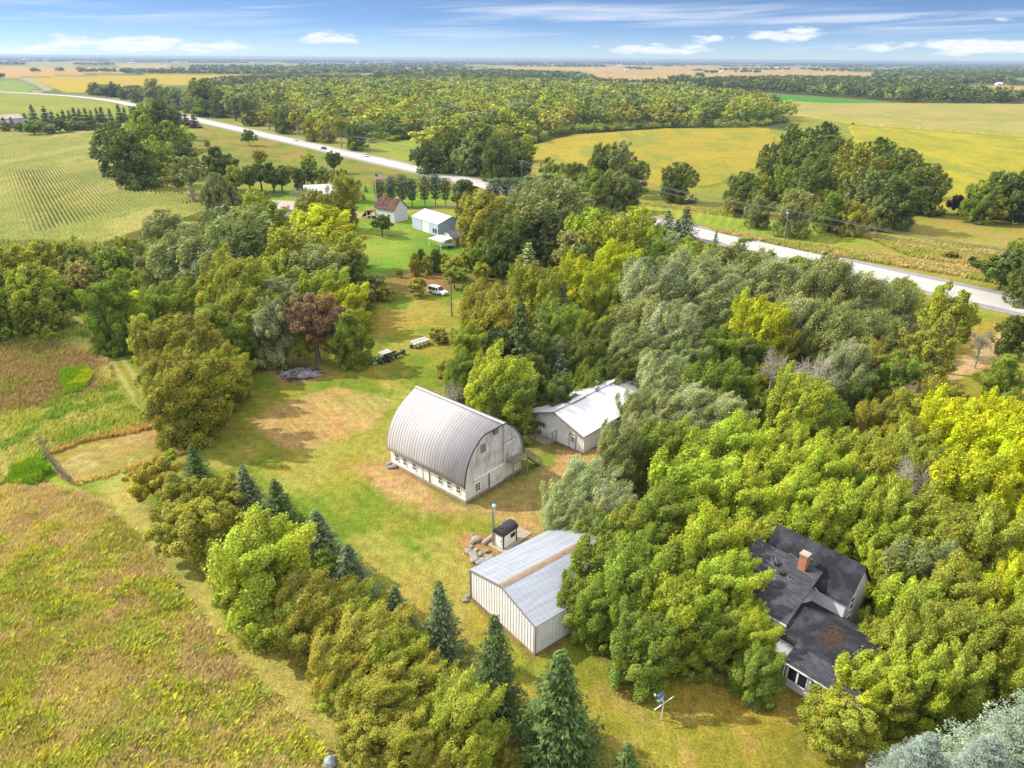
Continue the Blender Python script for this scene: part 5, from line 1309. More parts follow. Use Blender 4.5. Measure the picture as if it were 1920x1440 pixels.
# fence at the end of the stubble plot
def build_fence():
    pts = [at(74, 826)[:2], at(90, 858)[:2], at(108, 884)[:2], at(133, 908)[:2]]
    t = thing('wire_fence', (*pts[0], 0), 0, 'old grey post and wire fence along the end of the stubble plot', 'fence')
    o0 = np.array(pts[0]); path = []
    for a, b in zip(pts, pts[1:]):
        for k in range(4): path.append(a + (b - a) * k / 4)
    path.append(pts[-1])
    w = MB(); rg = random.Random(4); tops = []
    for k, p_ in enumerate(path):
        x, y = p_ - o0; l_ = (rg.uniform(-.12, .12), rg.uniform(-.12, .12)); tops.append((x + l_[0], y + l_[1], 1.2))
        q = MB(); q.bar((x, y, 0), (x + l_[0], y + l_[1], rg.uniform(1.15, 1.4)), 0.11); q.build('post', MT['pole'], t)
    for zf in (0.3, 0.6, 0.95):
        for a, b in zip(tops, tops[1:]): w.bar((a[0], a[1], 1.2 * zf), (b[0], b[1], 1.2 * zf), 0.02)
    # dry vines matted on the wire
    for k in range(900):
        i = rg.randrange(len(tops) - 1); f = rg.random(); a, b = tops[i], tops[i + 1]
        x = a[0] + (b[0] - a[0]) * f + rg.gauss(0, .12); y = a[1] + (b[1] - a[1]) * f + rg.gauss(0, .12); z = rg.uniform(0, 1.0)
        w.bar((x, y, z), (x + rg.gauss(0, .16), y + rg.gauss(0, .16), z + rg.uniform(0, .3)), 0.02)
    w.build('wire', MT['pole'], t)
build_fence()

# flag on its pole
def build_flag():
    b = at(707, 392)
    t = thing('flagpole', (*b[:2], 0), 0, 'striped red and white flag with a blue corner on a tall white pole', 'flag')
    H_ = 12.5
    q = MB(); q.tube([(0, 0, 0), (0, 0, H_)], [0.07, 0.04], 8); q.build('pole', MT['white'], t)
    q = MB(); q.lathe([(0, 0), (0.1, 0.08), (0, 0.16)], (0, 0, H_), 10); q.build('finial', MT['yellow'], t)
    f = thing('x', (0, 0, 0), 0, None, None); bpy.data.objects.remove(f)
    W_, h_ = 3.0, 1.75; n = 20
    def cloth(x, z): return (x, 0.16 * math.sin(x * 2.6) * x / W_, z - 0.10 * x)
    mats = ['fred', 'fwhite', 'fblue']; me = bpy.data.meshes.new('flag_cloth'); vs = []; fs = []; mi = []
    for j in range(14):
        for i in range(n + 1): vs.append(cloth(W_ * i / n, H_ - 0.1 - h_ * j / 13))
    for j in range(13):
        for i in range(n):
            fs.append((j * (n + 1) + i, j * (n + 1) + i + 1, (j + 1) * (n + 1) + i + 1, (j + 1) * (n + 1) + i))
            mi.append(2 if j < 7 and i < n * 0.4 else j % 2)
    # stars: small white diamonds standing off both faces of the blue corner
    for r_ in range(5):
        for c_ in range(6):
            x, z = 0.1 + c_ * 0.19, H_ - 0.22 - r_ * 0.17; p_ = cloth(x, z)
            for yy in (-0.012, 0.012):
                o = len(vs); vs += [(p_[0] - .04, p_[1] + yy, p_[2]), (p_[0], p_[1] + yy, p_[2] - .04), (p_[0] + .04, p_[1] + yy, p_[2]), (p_[0], p_[1] + yy, p_[2] + .04)]
                fs.append((o, o + 1, o + 2, o + 3)); mi.append(1)
    me.from_pydata(vs, [], fs)
    for m in mats: me.materials.append(MT[m])
    me.polygons.foreach_set('material_index', mi); link_mesh('flag_cloth', me, None, t)
build_flag()

# utility poles and their wires
def pole_at(p, h, label, arm=True, rz=0.0, group=None, name='utility_pole'):
    t = thing(name, (*p, 0), rz, label, 'utility pole', group)
    q = MB(); q.tube([(0, 0, 0), (0, 0, h)], [0.20, 0.14], 8); q.build('mast', MT['pole'], t)
    if arm:
        q = MB(); q.box(-0.07, 0.07, -1.25, 1.25, h - 0.55, h - 0.42); ao = q.build('cross_arm', MT['pole'], t)
        q = MB()
        for y in (-1.15, -0.6, 0.6, 1.15): q.lathe([(0.06, 0), (0.09, 0.08), (0.05, 0.2), (0, 0.2)], (0, y, h - 0.42), 8)
        q.build('insulator', MT['white'], ao)
        q = MB(); q.lathe([(0.24, 0), (0.24, 0.8), (0, 0.85)], (0.32, 0, h - 1.9), 10); q.build('transformer', MT['chrome'], t)
    return t
hpoles = [((1470, 450), 9.5, 'utility pole standing in the mown verge on the right, by the wide road curve'), ((1195, 386), 9.5, 'utility pole in front of the roadside trees, second from the right'),
          ((978, 344), 9.8, 'utility pole at the middle of the highway, by the dark pines'), ((815, 318), 9.5, 'utility pole on the tan verge left of the middle'), ((693, 292), 9.5, 'utility pole near the white car on the highway'), ((598, 266), 9.5, 'utility pole at the edge of the wood, farthest left')]
tops = [np.array([129.0, 158.0, 9.5])]
for (a, b), h, lb in hpoles:
    p_ = at(a, b)[:2]; pole_at(p_, h, lb, True, hwang); tops.append(np.array([*p_, h]))
q = pole_at((129.0, 158.0), 9.5, 'utility pole beyond the right edge carrying the highway wires', True, hwang)
wires = MB()
for a, b in zip(tops, tops[1:]):
    side_ = np.array([HN[0], HN[1]])
    for off, dz in ((-1.15, -0.25), (-0.6, -0.25), (1.15, -0.25), (0.0, -1.9), (0.1, -2.3)):
        pts = []
        for k in range(11):
            f = k / 10; pt = a + (b - a) * f; pts.append((pt[0] + side_[0] * off, pt[1] + side_[1] * off, pt[2] + dz - 4 * 1.0 * f * (1 - f)))
        wires.tube(pts, 0.05, 4, False)
tag(wires.build('power_lines', MT['wire']), 'sagging power lines strung along the poles beside the highway', 'power lines')
p_ = at(847, 594)[:2]
pole_at(p_, 8.6, 'bare brown pole standing alone on the lawn by the white car', False, 0, None, 'yard_pole')
for k, (a, b, h, lb) in enumerate(((262, 193, 14, 'pale pole standing among the trees left of the highway bend'), (97, 238, 11, 'leaning pale pole in front of the far spruce row'), (465, 200, 11, 'pale pole at the wood edge by the driveway'))):
    pole_at(at(a, b)[:2], h, lb, True, hwang)
# ---------------------------------------------------------------- trees: crowns of leaf clumps
def unit(v): return v / np.maximum(np.linalg.norm(v, axis=-1, keepdims=True), 1e-9)
WIND = np.array([0.80, 0.42, 0.30])
def leaves(P, N, size, rng, elong=1.9, wind=0.0, tint=None, axis=None):
    """one kite-shaped leaf spray per point"""
    n = len(P)
    t = rng.normal(size=(n, 3)); t = t * (1 - wind * 0.6) + WIND * wind * 0.9 + (0 if axis is None else axis * 1.1)
    t = unit(t - (t * N).sum(1, keepdims=True) * N); s = np.cross(N, t)
    L = (size * rng.uniform(0.6, 1.35, n))[:, None]; Wd = L / elong
    V = np.stack([P - t * L * 0.5, P + s * Wd * 0.5 - t * L * 0.05, P + t * L * 0.5 - N * L * 0.12, P - s * Wd * 0.5 - t * L * 0.05], 1).reshape(-1, 3)
    F = np.arange(4 * n).reshape(n, 4)
    if tint is None: tint = np.ones((n, 3))
    return V, F, np.repeat(tint, 4, axis=0)

H0 = 2.6       # unit trees are 2 wide and 2.6 tall
def crown_mesh(kind, n_leaf, size, seed, njit=0.80):
    rng = np.random.default_rng(seed)
    zlo = dict(maple=0.03, silver=0.03, oval=0.02, thin=0.20, bush=0.0, willow=0.05, round=0.12)[kind] * H0
    nl = dict(maple=11, silver=12, oval=10, thin=9, bush=8, willow=10, round=9)[kind]
    zc = (zlo + H0) / 2; hz = (H0 - zlo) / 2
    # main lobes
    lob = []
    for k in range(nl * 30):
        d = unit(rng.normal(size=3)); r = rng.uniform(0.35, 0.66)
        p = d * r; p[2] = d[2] * rng.uniform(0.35, 0.70)
        if d[2] < -0.55: continue
        if all(np.linalg.norm(p - q[0]) > 0.42 for q in lob):
            lob.append((p, rng.uniform(0.30, 0.46)))
        if len(lob) >= nl: break
    if kind in ('maple', 'silver', 'oval'):
        for k in range(5): lob.append((np.array([0.46 * math.cos(k * 1.26 + seed), 0.46 * math.sin(k * 1.26 + seed), -0.80]), 0.34))
    lob.append((np.zeros(3), 0.5))
    if kind == 'oval': lob.append((np.array([0, 0, 0.62]), 0.32))
    cl = []
    for p, r in lob:
        m = dict(thin=7, maple=9, silver=9).get(kind, 11)
        for _ in range(m):
            d = unit(rng.normal(size=3) + [0, 0, 0.35]); q = p + d * r * rng.uniform(0.65, 1.0)
            cr_ = rng.uniform(0.07, 0.22) * (0.8 if kind == 'thin' else 1.0)
            cl.append((*q, cr_, *unit(d)))
    cl = np.array(cl)
    w = cl[:, 3] ** 2; ci = rng.choice(len(cl), n_leaf, p=w / w.sum())
    c = cl[ci]
    d = unit(rng.normal(size=(n_leaf, 3)) + c[:, 4:7] * 0.55 + [0, 0, 0.30])
    rr = c[:, 3:4] * rng.uniform(0.62, 1.12, (n_leaf, 1))
    axis = unit(c[:, 4:7] * 0.7 + np.array([0, 0, 0.26]) + WIND * (0.85 if kind in ('silver', 'maple', 'thin') else 0.1))
    plume = dict(silver=1.15, maple=0.85, thin=0.8, oval=0.45, bush=0.4, round=0.35, willow=0.2)[kind]
    al = (d * axis).sum(1, keepdims=True)
    P = c[:, :3] + (d * (1 - 0.30 * plume) + axis * al * plume * rng.uniform(0.6, 1.25, (n_leaf, 1))) * rr
    loose = rng.random(n_leaf) < 0.07
    P[loose] += rng.normal(size=(loose.sum(), 3)) * 0.06
    if kind in ('silver', 'willow'):
        P += (WIND * 0.10)[None] * (np.abs(P[:, 2:3]) + 0.2) * rng.uniform(0, 1.6, (n_leaf, 1))
    N = unit(d + rng.normal(size=(n_leaf, 3)) * njit + [0, 0, 0.25])
    if kind == 'willow':
        dn = rng.random(n_leaf) ** 1.4 * 0.55; side = np.hypot(P[:, 0], P[:, 1])
        P[:, 2] -= dn * side; N = unit(N * [1, 1, 0.3])
    P = P * [1, 1, hz / 1.0] + [0, 0, zc]
    P[:, 2] = np.where(P[:, 2] > H0, H0 - (P[:, 2] - H0) * 0.5, P[:, 2])
    if kind == 'bush': P[:, 2] = np.maximum(P[:, 2], 0.02 + 0.1 * rng.random(n_leaf))
    ctint = rng.uniform(0.72, 1.24, (len(cl), 1)) * np.stack([rng.uniform(0.90, 1.06, len(cl)), np.ones(len(cl)), rng.uniform(0.8, 1.35, len(cl))], 1)
    lt = ctint[ci] * rng.uniform(0.72, 1.28, (n_leaf, 1))
    wind = dict(silver=0.75, willow=0.0, maple=0.45, thin=0.4, oval=0.15, bush=0.2, round=0.2)[kind]
    el = dict(silver=3.0, willow=4.5, maple=2.4, thin=2.0, oval=1.8, bush=1.9, round=1.8)[kind]
    if kind == 'willow':
        n = n_leaf; t = unit(np.array([0, 0, -1.0]) + rng.normal(size=(n, 3)) * 0.22 + WIND * 0.15); s = unit(np.cross(N, t)); L = size * 1.9
        V = np.stack([P, P + s * L * 0.11 + t * L * 0.4, P + t * L, P - s * L * 0.11 + t * L * 0.4], 1).reshape(-1, 3)
        V[:, 2] = np.maximum(V[:, 2], 0.03)
        return V, np.arange(4 * n).reshape(n, 4), np.repeat(lt, 4, axis=0), lob, zc, hz
    V, F, T = leaves(P, N, size, rng, el, wind, lt, axis)
    if kind == 'bush': V[:, 2] = np.maximum(V[:, 2], 0.0)
    return V, F, T, lob, zc, hz

def trunk_mesh(lob, zc, hz, seed, r0=0.075, n=7, limbs=8, twigs=0):
    rg = random.Random(seed); q = MB(); zs = zc - hz * 0.35
    lean = (rg.uniform(-.06, .06), rg.uniform(-.06, .06))
    q.tube([(0, 0, -0.03), (lean[0] * .3, lean[1] * .3, zs * 0.5), (lean[0], lean[1], zs), (lean[0] * 1.4, lean[1] * 1.4, zc + hz * 0.55)], [r0 * 1.25, r0, r0 * 0.75, r0 * 0.15], n)
    for p, r in lob[:limbs]:
        e = np.array([p[0], p[1], zc + p[2] * hz]); z0 = zs * rg.uniform(0.75, 1.15)
        s = np.array([lean[0], lean[1], z0]); m = s + (e - s) * 0.5 + np.array([0, 0, -0.10])
        q.tube([s, m, e], [r0 * 0.5, r0 * 0.33, r0 * 0.10], 5, False)
        for _ in range(twigs):
            d = np.array([rg.gauss(0, 1), rg.gauss(0, 1), rg.gauss(0.5, .8)]); d /= np.linalg.norm(d)
            b_ = s + (e - s) * rg.uniform(0.45, 1.0); q.tube([b_, b_ + d * 0.22, b_ + d * 0.42 + [0, 0, 0.06]], [r0 * 0.14, r0 * 0.09, r0 * 0.03], 4, False)
    me = bpy.data.meshes.new('trunk'); me.from_pydata(q.v, [], q.f); me.polygons.foreach_set('use_smooth', q.s); me.update(); return me

def conifer_mesh(n_lv, n_br, n_nd, size, seed, kind='spruce'):
    """spruce: whorls of drooping boughs carrying needle sprays; pine: bare stem below, tufted boughs above"""
    rng = np.random.default_rng(seed); Ps = []; Ns = []; Ts = []; Tn = []
    z0 = 0.05 if kind == 'spruce' else 0.24
    q = MB()
    for l in range(n_lv):
        f = (l + rng.uniform(-.3, .3)) / n_lv; f = min(max(f, 0), 0.985)
        z = (z0 + (1 - z0) * f) * H0
        R = (1 - f) ** 0.85 * 0.98 + 0.03 if kind == 'spruce' else (0.35 + 0.65 * math.sin(math.pi * min(1, (1 - f) * 0.75 + 0.12))) * 0.85 * (1 if f < 0.9 else 0.6)
        nb = max(4, int(n_br * (0.35 + 0.65 * R)))
        a0 = rng.uniform(0, 6.28); tl = rng.uniform(0.82, 1.15)
        for b in range(nb):
            a = a0 + 2 * math.pi * b / nb + rng.uniform(-.25, .25); rr = R * rng.uniform(0.62, 1.18)
            m = max(3, int(n_nd * (0.3 + 0.7 * R)))
            u = rng.random(m) ** 0.7; lat = rng.normal(size=m) * 0.09 * (0.4 + (1 - u)) * (0.5 + R)
            droop = 0.16 if kind == 'spruce' else -0.05
            x = np.cos(a) * rr * u - np.sin(a) * lat; y = np.sin(a) * rr * u + np.cos(a) * lat
            zz = z - droop * rr * u + 0.10 * rr * u ** 3 - np.abs(lat) * 0.35 + rng.normal(size=m) * 0.02
            Ps.append(np.stack([x, y, zz], 1))
            dirv = np.stack([np.cos(a) + rng.normal(size=m) * .45 - np.sin(a) * np.sign(lat) * .6, np.sin(a) + rng.normal(size=m) * .45 + np.cos(a) * np.sign(lat) * .6, rng.normal(size=m) * .25 + 0.12], 1)
            Tn.append(unit(dirv)); Ns.append(unit(np.stack([np.cos(a) * .35 + rng.normal(size=m) * .45, np.sin(a) * .35 + rng.normal(size=m) * .45, np.ones(m)], 1)))
            bt = rng.uniform(0.8, 1.2) * tl
            tip = np.where(u > 0.8, 1.25, 1.0)
            Ts.append((bt * rng.uniform(0.72, 1.25, m) * tip)[:, None] * np.array([[1, 1, 1]]))
    P = np.concatenate(Ps); N = np.concatenate(Ns); t = np.concatenate(Tn); T = np.concatenate(Ts)
    t = unit(t - (t * N).sum(1, keepdims=True) * N); s = np.cross(N, t); n = len(P)
    L = (size * rng.uniform(0.7, 1.3, n))[:, None]; Wd = L * 0.42
    V = np.stack([P - t * L * .5, P + s * Wd * .5, P + t * L * .5 - N * L * .05, P - s * Wd * .5], 1).reshape(-1, 3)
    V[:, 2] = np.maximum(V[:, 2], 0.01)
    q.tube([(0, 0, -0.02), (0, 0, H0 * 0.5), (0, 0, H0 * 0.97)], [0.055, 0.035, 0.006], 7)
    me = bpy.data.meshes.new('trunk'); me.from_pydata(q.v, [], q.f); me.polygons.foreach_set('use_smooth', q.s); me.update()
    me.materials.append(MT['bark'])
    return np_mesh('crown', V, np.arange(4 * n).reshape(n, 4), 4, np.repeat(T, 4, axis=0), False, MT['needle']), me

PROTO = {}
LEVEL = {0: (60000, 0.062), 1: (15000, 0.11), 2: (3400, 0.20)}
def proto(kind, level, var):
    key = (kind, level, var)
    if key in PROTO: return PROTO[key]
    sd = abs(hash((dict(maple=1, silver=2, oval=3, thin=4, bush=5, willow=6, round=7, spruce=8, pine=9, snag=10)[kind], level, var))) % 99991
    if kind in ('spruce', 'pine'):
        a = {0: (24, 15, 44, 0.10), 1: (17, 12, 18, 0.18), 2: (12, 10, 13, 0.38), -1: (30, 20, 320, 0.026)}[level]
        PROTO[key] = conifer_mesh(*a, sd, kind); return PROTO[key]
    if kind == 'snag':
        _, _, _, lob, zc, hz = crown_mesh('thin', 50, 0.05, sd)
        tm = trunk_mesh(lob, zc, hz, sd, 0.055, 6, 12, 6); tm.materials.append(MT['paleb'])
        rng = np.random.default_rng(sd); q = MB(); rg = random.Random(sd)
        for p, r in lob:
            e = np.array([p[0], p[1], zc + p[2] * hz])
            for _ in range(34):
                d = unit(rng.normal(size=3) + [0, 0, 0.5]); m = e + d * r * 0.6
                q.tube([e + d * 0.05, m, m + unit(rng.normal(size=3) + d) * 0.25], [0.009, 0.006, 0.002], 3, False)
        me = bpy.data.meshes.new('twigs'); me.from_pydata(q.v, [], q.f); me.update(); me.materials.append(MT['paleb'])
        PROTO[key] = (me, tm); return PROTO[key]
    n, s = LEVEL[level]
    if kind == 'thin': n = int(n * 0.42)
    if kind == 'willow': s *= 1.2
    V, F, T, lob, zc, hz = crown_mesh(kind, n, s, sd)
    cm = np_mesh('crown', V, F, 4, T, False, MT['leaf'])
    tm = trunk_mesh(lob, zc, hz, sd, 0.07 if kind != 'bush' else 0.035, 7, 10 if kind != 'bush' else 6, 3 if kind == 'thin' else 0)
    tm.materials.append(MT['paleb'] if kind in ('thin', 'snag') else MT['bark'])
    PROTO[key] = (cm, tm); return PROTO[key]

KF = 1.75
def fol(r, g_, b): return lit(r, g_, b) * KF
TC = dict(lime=fol(182, 196, 62), yellowgreen=fol(172, 178, 62), gold=fol(218, 224, 36), goldlime=fol(204, 208, 46), olive=fol(172, 168, 66), green=fol(146, 164, 60),
          dark=fol(118, 132, 60), deep=fol(92, 106, 56), silver=fol(174, 182, 122), greygreen=fol(156, 164, 96), rust=fol(164, 134, 92), tan=fol(170, 162, 90), orange=fol(188, 172, 64),
          blue=fol(136, 152, 134), spruce=fol(90, 112, 60), teal=fol(104, 120, 80), pine=fol(88, 112, 84), bare=fol(150, 138, 120), purple=fol(92, 80, 72))
TW = dict(lime='lime green', yellowgreen='yellow green', gold='golden yellow', goldlime='yellowish lime', olive='olive', green='mid green', dark='dark green', deep='deep green', silver='silvery green',
          greygreen='grey green', rust='rusty brown', tan='tan brown', orange='orange tinged', blue='pale blue', spruce='dark green', teal='blue green', pine='grey green', bare='leafless grey', purple='purplish dark')
KW = dict(maple='lobed tree', silver='windblown tree', oval='oval tree', thin='sparse tree', bush='bush', willow='weeping willow', round='round crowned tree', spruce='spruce', pine='pine', snag='bare tree')
KN = dict(maple='deciduous_tree', silver='silver_leaved_tree', oval='deciduous_tree', thin='deciduous_tree', bush='bush', willow='willow_tree', round='deciduous_tree', spruce='spruce_tree', pine='pine_tree', snag='bare_tree')
LAND = [('round roofed barn', 855, 830), ('white pole barn', 1085, 765), ('metal shed', 975, 1110), ('dark roofed farmhouse', 1530, 1150), ('satellite dish', 1240, 1325), ('burn pile', 563, 700),
        ('green lawn tractor', 712, 675), ('row planter', 788, 647), ('parked white car', 820, 545), ('pinkish garage', 870, 452), ('blue grey shed', 815, 418), ('red roofed cottage', 710, 400), ('flag', 707, 330),
        ('stubble plot', 190, 850), ('corn field rows', 200, 380), ('highway right end', 1640, 520), ('dirt drive', 1790, 700), ('golden soybean field', 1230, 285), ('far right soybean field', 1800, 320), ('garden plot', 600, 790),
        ('white house', 604, 375), ('long shed', 20, 220), ('highway bend', 250, 192), ('lone meadow corner', 60, 560), ('driveway gate of the highway', 1310, 440), ('meadow path', 420, 1180), ('weathered house garage', 1440, 985), ('lower right corner', 1860, 1400)]
LAND = [(n.replace('lone meadow corner', 'upper meadow').replace('driveway gate of the highway', 'highway gap').replace('weathered house garage', 'hidden garage').replace('lower right corner', 'bottom right corner'), a, b) for n, a, b in LAND]
ORD = ['first', 'second', 'third', 'fourth', 'fifth', 'sixth', 'seventh', 'eighth', 'ninth', 'tenth', 'eleventh', 'twelfth', 'thirteenth', 'fourteenth', 'fifteenth', 'sixteenth', 'seventeenth', 'eighteenth', 'nineteenth', 'twentieth']
trees = []
trng = random.Random(11)
def plant(kind, colr, pos, W, Ht, label=None, group=None, level=None, rz=None, px=None):
    D = math.hypot(pos[0], pos[1])
    if level is None: level = 0 if D < 150 else (1 if D < 330 else 2)
    if kind == 'snag': level = min(level, 1)
    nv = {-1: 2, 0: 3, 1: 3, 2: 4}[level] if kind not in ('willow', 'snag', 'pine') else 2
    cm, tm = proto(kind, level, trng.randrange(nv))
    rz = trng.uniform(-0.5, 0.5) + (math.pi * trng.randrange(2) if kind not in ('silver', 'willow', 'maple') else 0) if rz is None else rz
    t = bpy.data.objects.new(KN[kind], None); COL.objects.link(t)
    t.location = (float(pos[0]), float(pos[1]), 0); t.rotation_euler = (0, 0, rz); t.empty_display_size = 0.3
    s = (W / 2 * trng.uniform(0.94, 1.06), W / 2 * trng.uniform(0.94, 1.06), Ht / H0)
    t.scale = s
    c = bpy.data.objects.new('twigs' if kind == 'snag' else 'crown', cm); COL.objects.link(c); c.parent = t
    k = TC[colr] * trng.uniform(0.90, 1.10) * np.array([trng.uniform(.95, 1.05), 1, trng.uniform(.9, 1.1)])
    c.color = (*[float(min(1, q)) for q in k], 1)
    u = bpy.data.objects.new('stem' if kind == 'bush' else 'trunk', tm); COL.objects.link(u); u.parent = t
    tag(t, label, 'bush' if kind == 'bush' else ('conifer' if kind in ('spruce', 'pine') else 'tree'), group)
    if label is None: trees.append((t, kind, colr, px, W))
    return t
DEF_ASP = dict(maple=1.15, silver=1.05, oval=1.35, thin=1.5, bush=0.95, willow=1.1, round=1.15, spruce=1.45, pine=1.7, snag=1.3)
def T(x, y, w, kind, colr, asp=None, **kw):
    w = w * 1.10; asp = asp or DEF_ASP[kind]; f = 0.5 if kind in ('spruce', 'bush') else 0.64
    z = 4.0
    for _ in range(12):
        P = at(x, y, z); dep = float((P - [0, 0, CAM_H]) @ V_FW); W = w * dep / FPX; z = min(f * asp * W, 24)
    return plant(kind, colr, P[:2], W, asp * W, px=(x, y), **kw)

